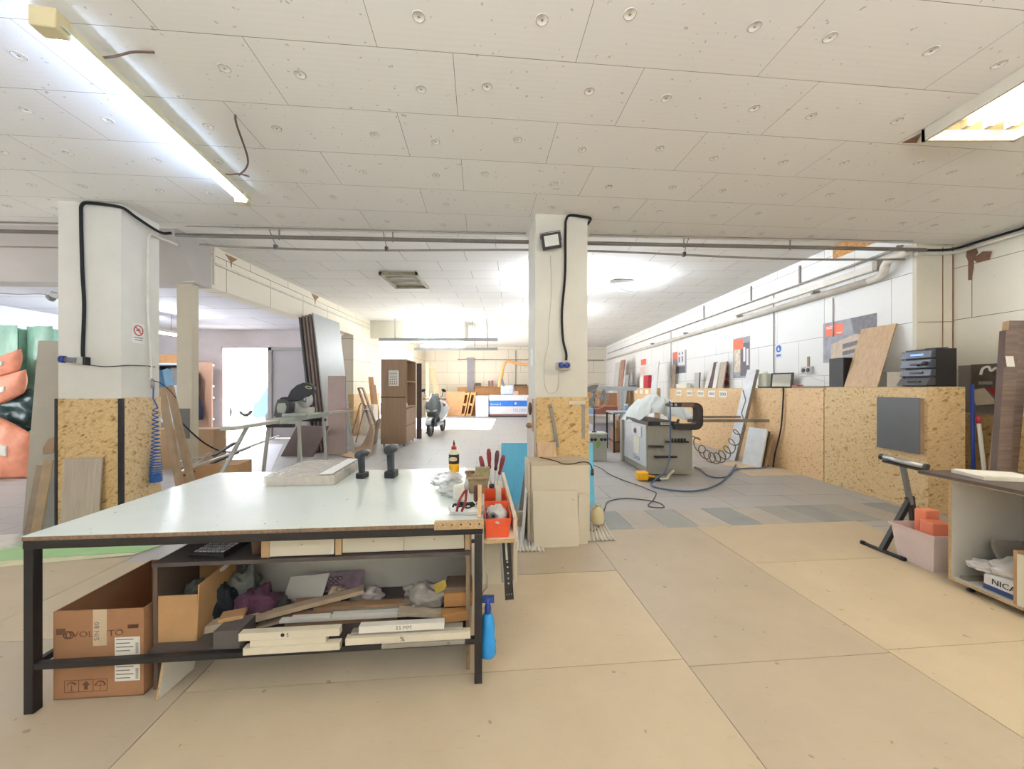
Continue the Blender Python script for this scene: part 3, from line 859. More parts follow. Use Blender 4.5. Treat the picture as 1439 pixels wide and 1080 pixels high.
text_mesh('S/N 80', 0.03, FM @ Matrix.Translation((0.182, 0.30, 0.0013)) @ Matrix.Rotation(math.pi / 2, 4, 'Z'), 'tape_lettering', INKG, tp_)
text_mesh('VOLENTO', 0.036, FM @ Matrix.Translation((0.185, 0.288, 0.0002)), 'box_lettering', PRT, t, 0.0003, 'CENTER', 1.3)
b = MB(FM)
for q in range(2):
    b.tube([(0.058 + 0.010 * q + 0.016 * math.cos(k * .524), 0.288 + 0.016 * math.sin(k * .524), 0.0006) for k in range(12)], 0.0022, 5, True)
b.build('box_emblem', PRT, t)
for (z0, z1) in ((0.185, 0.268), (0.07, 0.145)):
    lb = MB(FM).bx(0.256, 0.362, z0, z1, 0, 0.001).build('paper_label', PAPER, t)
    b = MB(FM)
    for k in range(4):
        b.bx(0.262, 0.335 - 0.015 * (k % 2), z1 - 0.012 - 0.017 * k, z1 - 0.008 - 0.017 * k, 0.001, 0.0014)
    for k in range(10):
        b.bx(0.344 , 0.356, z0 + 0.008 + 0.005 * k, z0 + 0.0105 + 0.005 * k, 0.001, 0.0014)
    b.build('label_lettering', INKG, lb)
b = MB(FM)
x0, x1, z0, z1 = 0.045, 0.225, 0.03, 0.085
for (a, c, d_, e) in ((x0, x1, z0, z0 + .002), (x0, x1, z1 - .002, z1), (x0, x0 + .002, z0, z1), (x1 - .002, x1, z0, z1), (0.104, 0.106, z0, z1), (0.164, 0.166, z0, z1)):
    b.bx(a, c, d_, e, 0, 0.0006)
b.tube([(0.075 + 0.016 * math.cos(k * .524), 0.064 + 0.010 * math.sin(k * .524), 0.0006) for k in range(7)], 0.002, 5); b.bx(0.074, 0.076, 0.038, 0.062, 0, 0.0006); b.bx(0.066, 0.084, 0.037, 0.039, 0, 0.0006)
b.prism([(0.135, 0.078), (0.152, 0.06), (0.142, 0.06), (0.142, 0.04), (0.128, 0.04), (0.128, 0.06), (0.118, 0.06)], 0.0006)
b.tube([(0.195 + 0.02 * math.cos(k * .524), 0.056 + 0.02 * math.sin(k * .524), 0.0006) for k in range(7)], 0.002, 5); b.bx(0.194, 0.196, 0.036, 0.074, 0, 0.0006); b.bx(0.175, 0.215, 0.055, 0.057, 0, 0.0006)
b.build('handling_symbols', PRT, t)
b = MB(FM).bx(0.31, 0.355, 0.306, 0.324, 0, 0.0006).bx(0.012, 0.05, 0.29, 0.318, 0, 0.0004); b.build('stamp', PRT, t)
# white and brown boards standing on the floor beside the box
p = flo(222, 985); q = flo(273, 940)
board('board', 'white offcut board standing on the floor behind the big cardboard box', 'board', p, q, (0.01, 0.02, 0.165), 0.012, WHITE, CHIP)

# ---------------- things on the lower shelf
ZL = 0.2185
def LS(px, py, z=ZL): return flo(px, py, z)
def lbox(name, label, cat, p, ux, w_, d_, h_, m, group=None, bevel=0.002, edge=None):
    """box on a surface: front left bottom corner p, direction ux"""
    ux = V(ux).normalized(); uy = V((-ux.y, ux.x, 0))
    b = MB(); p = V(p)
    q = [p, p + ux * w_, p + ux * w_ + uy * d_, p + uy * d_]
    b.hexa(q, [k + V((0, 0, h_)) for k in q])
    return tag(b.build(name, m, None, bevel), label, cat, group)
# open box
p = LS(217, 903); ux = V((0.996, 0.085, 0)); uy = V((-0.09, 0.996, 0)).normalized()
CB = Matrix.Translation(p) @ Matrix((ux, uy, V((0, 0, 1)))).transposed().to_4x4()
t = thing('cardboard_box', 'open cardboard box with dark scraps on the lower shelf', 'box', p)
w_, d_, h_ = 0.185, 0.26, 0.215
MB(CB).bx(0, w_, 0, 0.005, 0, h_).build('front_panel', CARD, t)
MB(CB).bx(0, w_, d_ - 0.005, d_, 0, h_ + 0.03).build('back_panel', CARD, t)
MB(CB).bx(0, 0.005, 0.005, d_ - 0.005, 0, h_ + 0.03).build('side_panel', CARD, t)
MB(CB).hexa([(w_ - 0.005, 0.0, 0), (w_, 0.0, 0), (w_, d_, 0), (w_ - 0.005, d_, 0)], [(w_ + 0.005, 0.0, h_ + 0.045), (w_ + 0.01, 0.0, h_ + 0.045), (w_ + 0.02, d_, h_ + 0.075), (w_ + 0.015, d_, h_ + 0.075)]).build('side_panel', CARD, t)
MB(CB).bx(0.005, w_ - 0.005, 0.005, d_ - 0.005, 0, 0.005).build('bottom_panel', CARD, t)
MB(CB).hexa([(w_ + 0.0105, 0.13, h_ + 0.02), (w_ + 0.0125, 0.13, h_ + 0.02), (w_ + 0.0155, 0.24, h_ + 0.03), (w_ + 0.0135, 0.24, h_ + 0.03)],
            [(w_ + 0.0135, 0.13, h_ + 0.056), (w_ + 0.0155, 0.13, h_ + 0.056), (w_ + 0.0215, 0.24, h_ + 0.07), (w_ + 0.0195, 0.24, h_ + 0.07)]).build('paper_label', PAPER, t)
o = MB(CB).blob((0.092, 0.13, 0.125), (0.05, 0.07, 0.08), 3, 0.4, 3.0, flat=None).build('scrap_pile', mat('scrap_dark', '3c4038', 0.8, 0, 0.5, 30))
tag(o, 'dark heap of scraps inside the open cardboard box', 'scraps', None, 'stuff')
# rags
for (px, py, r, m, lab, sd) in ((313, 857, (0.055, 0.06, 0.095), mat('rag_black', '1c2126', 0.95, 0, 0.3, 40, 0.5), 'black rag next to the open cardboard box on the lower shelf', 1),
                                (338, 838, (0.10, 0.05, 0.12), mat('rag_grey', '5f625c', 0.95, 0, 0.25, 40, 0.5), 'grey rag at the back of the heap of rags', 2),
                                (362, 853, (0.095, 0.07, 0.085), mat('rag_purple', '47293a', 0.95, 0, 0.25, 40, 0.5), 'purple rag in the heap on the lower shelf', 3),
                                (392, 858, (0.04, 0.05, 0.055), mat('rag_olive', '3a3a33', 0.95, 0, 0.25, 40, 0.5), 'small dark olive rag at the right end of the rag heap', 4)):
    yy = {1: 1.90, 2: 1.99, 3: 1.90, 4: 1.93}[sd]
    c = at(px, py, yy)
    c.z = max(c.z, ZL + r[2] * 0.78)
    tag(MB().blob(c, r, sd, 0.5, 1.9, 44, 26, ZL + 0.001).build('rag', m), lab, 'rag')
# low boxes
lbox('box', 'flat cream carton with grey print near the open cardboard box', 'box', LS(276, 893), (0.93, 0.37, 0), 0.13, 0.10, 0.035, mat('carton_cream', 'b9ab92', 0.8))
t = lbox('box', 'dark grey box between the cartons and the stacked white strips', 'box', LS(299, 913), (0.996, 0.07, 0), 0.115, 0.12, 0.082, mat('box_grey', '55504d', 0.7))
lbox('box', 'small orange brown carton lying on the dark grey box', 'box', LS(306, 876, ZL + 0.083), (0.93, 0.37, 0), 0.10, 0.07, 0.018, CARD)
# stacks of white strips
GS = 'white strips stacked on the lower shelf'
def strip(px0, px1, pyb, lift, h, d_, lab, m=CREAM, mark=None, dz=0.0):
    z = ZL + lift
    p, q = flo(px0, pyb, z), None
    y1 = p.y + (px1 - px0) / F * p.y * 0.085
    q = V(((px1 - CX) / F * y1, y1, z))
    ux = (q - p).normalized(); uy = V((-ux.y, ux.x, 0))
    b = MB(); w = (q - p).length
    b.hexa([p, q, q + uy * d_, p + uy * d_], [k + V((0, 0, h)) for k in (p, q, q + uy * d_, p + uy * d_)])
    o = tag(b.build('board', m, None, 0.001), lab, 'board', GS)
    if mark:
        text_mesh(mark[0], mark[1], frame_m(p + ux * (w * mark[2]) + V((0, 0, h / 2)) - uy * 0.0004, ux, (0, 0, 1)), 'handwriting', INK if len(mark) < 4 else mark[3], o, 0.0003)
    return o
strip(341, 477, 921, 0.000, 0.031, 0.035, 'lowest white strip of the stack of three beside the dark grey box')
strip(351, 458, 909, 0.0315, 0.027, 0.035, 'middle white strip of the stack of three beside the dark grey box')
strip(335, 477, 901, 0.059, 0.033, 0.035, 'top white strip marked with a dot and an S, beside the dark grey box', CREAM, ('● S', 0.022, 0.45))
strip(536, 653, 911.5, 0.000, 0.016, 0.035, 'lowest grey strip of the stack beside the right table leg', mat('strip_grey', '8f897d', 0.6), ('- 30 -', 0.014, 0.8))
strip(485, 661, 907, 0.0165, 0.031, 0.035, 'long cream strip in the stack beside the right table leg', CREAM, ('%', 0.03, 0.45))
strip(493, 650, 893, 0.048, 0.014, 0.035, 'grey strip with pencil writing under the strip marked 33 MM', MC['strip_grey'], ('MM - 155 -', 0.016, 0.47))
strip(504, 624, 890, 0.0625, 0.031, 0.035, 'white strip marked 33 MM on top of the stack beside the right table leg', WHITE, ('33 MM', 0.026, 0.52, INKG))
strip(392, 592, 876, 0.030, 0.014, 0.03, 'long white strip behind the two stacks of strips', WHITE)
strip(408, 462, 872, 0.0445, 0.012, 0.03, 'short white strip lying on the long one behind the stacks', WHITE)
strip(466, 580, 869, 0.0445, 0.018, 0.03, 'white strip on the right part of the long one behind the stacks', WHITE)
strip(440, 612, 862, 0.030, 0.030, 0.05, 'brown lath behind the white strips', mat('lath_brown', '8c6e52', 0.8, 0, 0.15))
for (a, c, ya, yb, w_, hh, m, lab) in (((405, 872), (560, 861), 1.86, 1.93, 0.08, 0.05, 'lath_brown', 'wide brown board in the middle of the heap of strips'),
                                     ((470, 858), (640, 848), 1.92, 1.98, 0.07, 0.04, 'strip_grey', 'grey board at the back of the heap of strips'),
                                     ((560, 858), (655, 862), 1.86, 1.90, 0.06, 0.02, 'carton_cream', 'pale printed board on the right of the heap of strips'),
                                     ((415, 846), (470, 842), 1.97, 2.0, 0.05, 0.02, 'lath_brown', 'short brown board below the clipped white card')):
    tag(MB().beam(at(*a, ya), at(*c, yb), w_, hh).build('board', MC[m], None, 0.001), lab, 'board')
# diagonal lath and shims
p, q = at(342, 880, 1.80), at(512, 828, 1.98)
p.z = max(p.z, ZL + 0.05)
tag(MB().beam(p, q, 0.05, 0.022).build('lath', mat('lath_pale', 'a6937a', 0.8, 0, 0.15, 8), None, 0.001), 'long pale lath lying slanted over the strips on the lower shelf', 'lath')
p, q = at(345, 882, 1.83), at(412, 864, 1.88)
tag(MB().beam(p, q, 0.07, 0.012).build('board', mat('lath_pale2', '9c8a72', 0.8, 0, 0.15, 8), None, 0.001), 'short pale board below the slanted lath', 'board')
# leaning cards at the back
p, q = at(396, 846, 2.05), at(452, 840, 2.06)
board('card', 'white card with a clipped corner leaning on the back of the shelf', 'card', p, q, V((0.02, 0.05, 0.115)), 0.004, WHITE)
p, q = at(430, 834, 2.08), at(508, 829, 2.11)
t = thing('magazine', 'purple printed magazine leaning behind the white card', 'magazine', (p + q) / 2)
slab(p, q, (0.0, 0.03, 0.10), 0.006).build('cover', mat('magazine_cover', '7c6470', 0.4, 0, 0.5, 14), t)
MM = frame_m(p + V((0, -0.002, 0)), q - p, (0, 0.03, 0.1))
b = MB(MM)
for k in range(9):
    cx_, cy_ = 0.05 + 0.027 * (k % 5) + 0.1 * (k > 4) * 0.5, 0.02 + 0.025 * (k // 3)
    b.tube([(cx_ + 0.012 * math.cos(a * .9), cy_ + 0.01 * math.sin(a * .9), 0.001) for a in range(7)], 0.0025, 5, True)
b.build('cover_pattern', mat('magazine_ink', '3a2630', 0.5), t)
# crumpled cloths, bag, tools
for (px, py, yy, r, m, lab, sd) in ((474, 834, 2.00, (0.035, 0.03, 0.035), mat('cloth_beige', 'a08f78', 0.9, 0, 0.2, 30, 0.4), 'small beige crumpled cloth in front of the magazine', 11),
                                    (515, 835, 2.02, (0.075, 0.035, 0.04), mat('cloth_pale', 'a69c98', 0.9, 0, 0.2, 30, 0.4), 'pale crumpled cloth right of the magazine', 12)):
    tag(MB().blob(at(px, py, yy), r, sd, 0.5, 2.2, 40, 24).build('cloth', m), lab, 'cloth')
c = at(600, 836, 1.95)
tag(MB().blob(c, (0.11, 0.06, 0.065), 14, 0.45, 2.0, 48, 28).build('plastic_bag', mat('bag_grey', '868079', 0.35, 0, 0.25, 18, 0.5)), 'grey crumpled plastic bag at the back right of the lower shelf', 'bag')
p, q = at(430, 866, 1.92), at(580, 847, 2.0)
t = thing('bar_clamp', 'dark bar clamp with a red end lying behind the white strips', 'clamp', (p + q) / 2)
MB().beam(p + (q - p) * 0.25, q, 0.012, 0.02).build('bar', BLKP, t)
MB().beam(p, p + (q - p) * 0.26, 0.024, 0.024).build('grip', mat('clamp_red', '7a2f22', 0.5), t)
MB().box(p + (q - p) * 0.6 + V((0, 0, 0.01)), (0.05, 0.03, 0.04)).build('jaw', DGREY, t)
lbox('box', 'orange brown carton with a small red mark at the right end of the lower shelf', 'box', at(624, 853, 1.88), (0.996, 0.09, 0), 0.142, 0.14, 0.070, mat('carton_orange', 'a87a48', 0.8, 0, 0.08))
pz = at(624, 853, 1.88)
lbox('box', 'dark lidded carton on top of the orange brown carton', 'box', pz + V((0.004, 0.012, 0.071)), (0.996, 0.09, 0), 0.134, 0.12, 0.022, mat('carton_dark', '6c5b4c', 0.8, 0, 0.1))
MB().beam(pz + V((0.05, -0.0015, 0.03)), pz + V((0.085, 0.0015, 0.045)), 0.001, 0.006).build('red_mark', mat('mark_red', '8e2f22', 0.7), None) if False else None
lbox('box', 'tilted flat orange carton in front of the right hand cartons', 'box', at(620, 876, 1.80), (0.98, 0.2, 0), 0.13, 0.05, 0.042, MC['carton_orange'])
o = lbox('box', 'supporting cream carton beneath the orange brown carton', 'box', at(596, 872, 1.92), (0.996, 0.09, 0), 0.21, 0.1, 0.06, mat('carton_grey', '8b8172', 0.8, 0, 0.1))
tag(slab(at(612, 835, 1.9), at(628, 826, 1.9), (-0.01, 0, 0.045), 0.008).build('card', mat('card_yellow', 'b39a45', 0.7)), 'small tilted yellow card beside the grey plastic bag', 'card')

# ---------------- things on the worktop
# wrapped parcel
PM_ = mat('wrapped_board', 'd5ccbc', 0.5, 0, 0.12, 10, 0.4)
u0 = tableuv(371, 684); u1 = tableuv(468, 683)
t = thing('wrapped_parcel', 'flat parcel wrapped in clear film on the worktop', 'parcel', TP(u0.x + 0.22, u0.y + 0.3, ZT), t5)
pw, pd, ph = u1.x - u0.x, 0.56, 0.066
T().bx(u0.x + 0.006, u1.x - 0.006, u0.y + 0.006, u0.y + pd - 0.006, ZT + 0.003, ZT + ph - 0.004).build('boards', mat('parcel_boards', 'd0c5b4', 0.6, 0, 0.05, 12), t, 0.004)
def film_fn(i, j):
    x = u0.x + pw * i; y = u0.y + pd * j
    e = 0.006 * noise.noise(V((x * 14, y * 14, 2))) + 0.004 * noise.noise(V((x * 40, y * 40, 7)))
    return (x, y, ZT + ph + max(-0.002, e))
b = T().grid(film_fn, 46, 56)
for (fixed, rng) in (('y0', 0), ('y1', 0), ('x0', 0), ('x1', 0)):
    def side(i, j, fx=fixed):
        e = 0.005 * noise.noise(V((i * 9, j * 3, len(fx) + ord(fx[1]))))
        if fx == 'y0': x, y = u0.x + pw * i, u0.y + e - 0.003
        elif fx == 'y1': x, y = u0.x + pw * i, u0.y + pd + e
        elif fx == 'x0': x, y = u0.x + e - 0.002, u0.y + pd * i
        else: x, y = u1.x + e + 0.002, u0.y + pd * i
        return (x, y, ZT + 0.002 + (ph - 0.001) * j)
    b.grid(side, 40, 4)
b.build('film_wrap', film('wrap_film', 'eeeae2', 0.42, 0.2), t)
T().bx(u1.x - 0.10, u1.x - 0.02, u0.y + 0.01, u0.y + pd - 0.02, ZT + ph + 0.005, ZT + ph + 0.007).build('paper_label', PAPER, t)
T().bx(u0.x + 0.04, u1.x - 0.11, u0.y + 0.14, u0.y + 0.42, ZT + ph - 0.0039, ZT + ph - 0.003).build('paper_label', mat('label_beige', 'd0c5b2', 0.7, 0, 0.04), t)

def drill(px, py, lab, rz, s=1.0, flip=1):
    p = flo(px, py, ZT)
    t = thing('cordless_drill', lab, 'drill', p, rz, None)
    M = WM[t.name] @ Matrix.Scale(s, 4)
    MB(M).box((0.012, 0, 0.022), (0.078, 0.062, 0.042)).build('battery', BLKP, t, 0.008)
    b = MB(M)
    b.hexa([(-0.012, -0.017, 0.04), (0.026, -0.017, 0.04), (0.026, 0.017, 0.04), (-0.012, 0.017, 0.04)], [(-0.026, -0.018, 0.15), (0.018, -0.018, 0.15), (0.018, 0.018, 0.15), (-0.026, 0.018, 0.15)])
    b.build('grip', mat('drill_body', '2c3238', 0.5, 0, 0.1, 30), t, 0.008)
    MB(M).box((0.022, 0, 0.125), (0.012, 0.012, 0.024)).build('trigger', BLKP, t, 0.003)
    b = MB(M).lathe((-0.055, 0, 0.17), [(0.0, 0.0), (0.022, 0.002), (0.027, 0.012), (0.029, 0.06), (0.026, 0.105), (0.022, 0.115)], 18, RY(90))
    b.build('motor_housing', MC['drill_body'], t)
    b = MB(M).lathe((0.058, 0, 0.17), [(0.018, 0.0), (0.020, 0.004), (0.020, 0.028), (0.016, 0.034), (0.011, 0.05), (0.006, 0.052), (0, 0.052)], 16, RY(90))
    b.build('chuck', mat('chuck_metal', '8e8b80', 0.35, 0.7), t)
    return t
drill(508, 672, 'cordless drill standing next to the wrapped parcel', math.radians(82), 1.0)
drill(549, 671, 'cordless drill with a wider battery, second from the wrapped parcel', math.radians(88), 1.18)

# glue bottle
p = flo(638, 662, ZT)
t = thing('glue_bottle', 'wood glue bottle with a red cap and yellow label', 'bottle', p)
b = MB(); pr = [(0.0, 0.0), (0.036, 0.0), (0.039, 0.006), (0.039, 0.135), (0.036, 0.148), (0.018, 0.165), (0.017, 0.17), (0.0, 0.17)]
b.lathe(p, pr, 24); b.build('bottle', mat('glue_bottle', 'd9d5bd', 0.35), t)
MB().lathe(p, [(0.0395, 0.045), (0.0395, 0.002), (0.0390, 0.0), ][::-1] + [(0.0397, 0.062)], 24).build('label_band', mat('label_yellow', 'dba21f', 0.5), t)
MB().lathe(p, [(0.0398, 0.062), (0.0398, 0.132)], 24).build('label', mat('label_black', '262020', 0.5), t)
b = MB(); M = frame_m(p + V((0, -0.0402, 0.10)), (1, 0, 0), (0, 0, 1))
b.prism([(-0.028, -0.010), (-0.028, 0.008), (-0.012, 0.014), (0.012, 0.014), (0.028, 0.008), (0.028, -0.010), (0.012, -0.014), (-0.012, -0.014)], 0.001, M)
b.build('label_emblem', mat('label_cream', 'ead9b5', 0.5), t)
text_mesh('PATTEX', 0.013, frame_m(p + V((0, -0.0414, 0.10)), (1, 0, 0), (0, 0, 1)), 'label_lettering', mat('label_red', 'b03020', 0.5), t)
MB().lathe(p + V((0, 0, 0.168)), [(0.020, 0.0), (0.020, 0.018), (0.010, 0.026), (0.009, 0.036), (0, 0.036)], 18).build('cap', mat('cap_red', 'b2302f', 0.4), t)
MB().lathe(p + V((0, 0, 0.203)), [(0.009, 0.0), (0.010, 0.006), (0.004, 0.028), (0.002, 0.036), (0, 0.036)], 12).build('nozzle', BLKP, t)

# clear bags and paper
FILM2 = film('bag_film', 'e9ebe8', 0.5, 0.2)
tag(MB().blob(flo(627, 680, ZT) + V((0, 0.02, 0.028)), (0.085, 0.085, 0.042), 21, 0.5, 2.2, 44, 26, ZT + 0.001).build('plastic_bag', FILM2), 'clear crumpled plastic bag lying beside the glue bottle', 'bag')
tag(MB().blob(flo(634, 697, ZT) + V((0, 0.03, 0.025)), (0.07, 0.055, 0.035), 22, 0.5, 2.4, 44, 26, ZT + 0.001).build('plastic_bag', film('bag_film_b', 'dfe2dd', 0.6, 0.2)), 'small clear plastic bag in front of the other clear bag', 'bag')
# white jar
p = flo(646, 703, ZT)
t = thing('jar', 'white translucent jar behind the printed plastic bag', 'jar', p)
MB().lathe(p + V((0, 0, 0.012)), [(0.0, 0.0), (0.034, 0.0), (0.036, 0.004), (0.036, 0.068), (0.033, 0.075), (0, 0.075)], 22).build('body', mat('jar_white', 'd9d6c8', 0.35), t)
# printed bag (stacked layers)
c = tableuv(655, 720)
t = thing('printed_bag', 'folded white plastic bag with thick black brush lettering', 'bag', TP(c.x, c.y, ZT), t5)
def bagf(dz, k):
    def fn(i, j):
        x = c.x - 0.085 + 0.165 * i; y = c.y - 0.035 + 0.13 * j
        e = math.sin(math.pi * i) * math.sin(math.pi * j)
        return (x + 0.006 * math.sin(j * 6 + k), y + 0.006 * math.sin(i * 7 + k), ZT + 0.002 + dz + (0.02) * e ** 0.5 + 0.003 * noise.noise(V((i * 5, j * 5, k))))
    return fn
for k, dz in enumerate((0.0, 0.010)):
    T().grid(bagf(dz, k), 20, 16).build('bag_layer', mat('bag_white', 'e8e8e4', 0.4, 0, 0.03), t, 0, 0.002)
ft = bagf(0.012, 1)
b = T()
random.seed(5)
for k in range(11):
    i0 = 0.16 + 0.065 * k
    pts = [ft(i0 + 0.10 * q / 5 - 0.05, 0.34 + 0.34 * q / 5 + 0.07 * math.sin(k * 2 + q)) for q in range(6)]
    b.tube([V(p_) + V((0, 0, 0.002)) for p_ in pts], 0.0035 if k % 2 else 0.0055, 5)
for jj in (0.22, 0.72):
    b.tube([V(ft(0.25 + 0.5 * q / 8, jj + 0.05 * math.sin(q))) + V((0, 0, 0.002)) for q in range(9)], 0.004, 5)
b.build('brush_lettering', INK, t)
# wicker-like brown pouches with sanding sponge
BRW = mat('pouch_brown', '8f7c5c', 0.8, 0, 0.25, 25, 0.4)
p = flo(671, 692, ZT)
t = thing('tool_pouch', 'open brown canvas box holding sandpaper sheets', 'pouch', p)
q = MB()
pb = [(-0.055, -0.03), (0.055, -0.03), (0.062, 0.05), (-0.062, 0.05)]
def ring(s, z): return [p + V((x * s, y * s, z)) for x, y in pb]
q.hexa(ring(0.86, 0.001), ring(1.12, 0.088)); q.build('body', BRW, t, 0.006)
b = MB()
for k in range(6):
    a0 = p + V((-0.055 + 0.011 * k, 0.0, 0.06)); b.beam(a0, a0 + V((-0.018, 0.03, 0.062 - 0.004 * k)), 0.05, 0.003, (0.9, 0.1, 0.3))
b.build('sandpaper', mat('sandpaper', 'a8977a', 0.9, 0, 0.2, 60), t)
MB().box(p + V((0.0, 0.0, 0.095)), (0.135, 0.085, 0.012)).build('rim', mat('pouch_rim', '9d8a68', 0.8, 0, 0.2, 30), t, 0.004)
lbox('sanding_block', 'green grey sanding block on top of the brown canvas box', 'block', p + V((-0.012, -0.015, 0.1015)), (0.99, 0.1, 0), 0.088, 0.055, 0.048, mat('sponge', '8a7f60', 0.9, 0, 0.25, 50))
t = thing('brush_handle', 'red brown wooden handle lying against the sanding block', 'handle', p + V((-0.04, 0.03, 0.10)))
MB().lathe(p + V((-0.02, 0.045, 0.113)), [(0.0, 0.0), (0.011, 0.003), (0.012, 0.03), (0.009, 0.06), (0.0, 0.062)], 12, RY(-90)).build('handle', mat('handle_brown', '8a4a34', 0.5), t)
# pliers and dark red pins held in the edge block
def pins():
    p = TP(1.885, 0.03, ZT + 0.006)
    t = thing('pliers', 'pliers with dark red grips standing on the printed plastic bag', 'pliers', p + V((-0.03, 0.02, 0)))
    a = p + V((-0.045, 0.05, 0.020))
    hd = a + V((0.034, 0.03, 0.125))
    for s in (-1, 1):
        MB().tube(spl([a + V((0.012 * s, 0, 0.0)), a + V((0.012 + 0.016 * s, 0.01, 0.04)), a + V((0.022 + 0.010 * s, 0.02, 0.075)), hd - V((0, 0, 0.022))], 5), 0.0062, 8).build('grip', RED, t)
    b = MB(); b.lathe(hd, [(0.0, -0.03), (0.013, -0.02), (0.014, 0.0), (0.009, 0.014), (0.003, 0.03), (0, 0.03)], 12)
    b.build('jaws', STEEL, t)
    return t
pins()
p = TP(1.945, 0.05, ZT + 0.008)
tag(MB(Matrix.Translation(p)).bx(-0.009, 0.009, -0.008, 0.008, 0, 0.155).build('wooden_peg', PINE, None, 0.001), 'thin upright wooden stick at the right corner of the worktop', 'stick')
t = thing('screwdriver', 'short dark screwdriver upright beside the wooden stick', 'screwdriver', TP(1.93, 0.14, ZT))
MB().tube([TP(1.925, 0.14, ZT), TP(1.925, 0.14, ZT + 0.06)], 0.003, 6).build('blade', STEEL, t)
MB().lathe(TP(1.925, 0.14, ZT + 0.055), [(0.006, 0), (0.011, 0.01), (0.012, 0.05), (0.010, 0.08), (0, 0.085)], 12).build('handle', mat('handle_dark', '4a2028', 0.4), t)

# ---------------- side ledge with bins
lg = thing('side_ledge', 'narrow chipboard ledge with a white apron fixed to the right side of the workbench', 'shelf', TP(2.04, 0.5, 0), t5)
T().bx(1.966, 2.115, 0.03, 1.15, 0.655, 0.673).build('ledge', [mat('ledge_white', 'ded4c4', 0.5)], lg)
T().bx(1.966, 2.115, 0.029, 0.031, 0.655, 0.673).build('edge_strip', CHIP, lg)
T().bx(2.115, 2.135, 0.12, 1.15, 0.42, 0.74).build('side_board', mat('side_board', 'd6c9b2', 0.6, 0, 0.05), lg)
T().bx(1.964, 2.095, 0.22, 0.235, 0.36, 0.654).build('apron', CREAM, lg)
text_mesh('375', 0.026, TB @ frame_m((1.995, 0.2195, 0.60), (1, 0, 0), (0, 0, 1)), 'handwriting', INK, lg)
MB(TB).cyl((2.10, 0.05, 0.648), (2.10, 0.05, 0.655), 0.006, 8).build('screw', INK, lg)
# black slotted rail hanging
t = thing('slotted_rail', 'black slotted metal rail hanging below the side ledge', 'rail', TP(2.06, 0.05, 0.42), t5)
M = TB @ frame_m((2.073, 0.055, 0.652), (1, 0, 0.06), (-0.06, 0, 1))
MB(M).bx(-0.021, 0.021, -0.285, 0.0, 0, 0.003).build('rail', BLACK, t)
b = MB(M)
for yy in (-0.10, -0.125, -0.155, -0.18, -0.205): b.lathe((0, yy, 0.0031), [(0.0045, 0), (0.0045, 0.0006), (0, 0.0006)], 10)
for xx in (-0.012, 0, 0.012): b.lathe((xx, -0.258, 0.0031), [(0.003, 0), (0.003, 0.0006), (0, 0.0006)], 8)
b.bx(-0.006, 0.004, -0.09, -0.005, 0.003, 0.0037)
b.build('slots', ALU, t)
MB(M).bx(-0.034, -0.022, -0.2, 0.0, -0.002, 0.001).build('flange', GREY, t)
# bins
def bin_(v, dz, lab, h_=0.095, s=1.0):
    t = thing('storage_bin', lab, 'bin', TP(2.03, v, 0.673 + dz), t5)
    x0, x1, y0, y1 = 1.975, 2.085, v, v + 0.16
    z0 = 0.673 + dz + 0.001; th_ = 0.004
    q = lambda xi, yi, z, g: (xi + (0.012 if xi > 2.03 else -0.006) * g, yi + (-0.008 if yi == y0 else 0.008) * g, z)
    def wall(xa, ya, xb, yb, hh):
        n = V((yb - ya, -(xb - xa), 0)).normalized() * th_
        b = T()
        A, B_ = V(q(xa, ya, z0, 0)), V(q(xb, yb, z0, 0)); C, D = V(q(xa, ya, z0 + hh, 1)), V(q(xb, yb, z0 + hh, 1))
        b.hexa([A, B_, B_ - n, A - n], [C, D, D - n, C - n]); return b
    wall(x0, y0, x1, y0, h_ * 0.82).build('front_panel', ORANGE, t, 0.001)
    wall(x1, y1, x0, y1, h_ * 1.1).build('back_panel', ORANGE, t, 0.001)
    wall(x0, y1, x0, y0, h_).build('side_panel', ORANGE, t, 0.001)
    wall(x1, y0, x1, y1, h_).build('side_panel', ORANGE, t, 0.001)
    T().bx(x0, x1, y0, y1, z0, z0 + 0.004).build('bottom_panel', ORANGE, t)
    return t
bin_(0.05, 0.0, 'orange storage bin nearest the camera on the side ledge', 0.115)
tag(T().blob((2.03, 0.13, 0.755), (0.05, 0.072, 0.045), 31, 0.4, 2.2, 40, 22, 0.68).build('plastic_bag', film('bag_film_c', 'dedcd6', 0.75, 0.25)), 'clear bag of fittings in the nearest orange bin', 'bag')
t = thing('tape_roll', 'small grey roll in the nearest orange bin', 'roll', TP(2.01, 0.07, 0.77))
T().lathe((2.01, 0.062, 0.775), [(0.018, 0), (0.018, 0.015), (0.008, 0.015), (0.008, 0)], 16, RX(80)).build('roll', DGREY, t)
bin_(0.26, 0.0, 'orange storage bin behind the nearest one on the side ledge', 0.125)
lbox('block', 'white plastic block standing in the second orange bin', 'block', TP(2.035, 0.33, 0.679), (1, 0.09, 0), 0.03, 0.05, 0.17, mat('block_white', 'cfc7b6', 0.5))
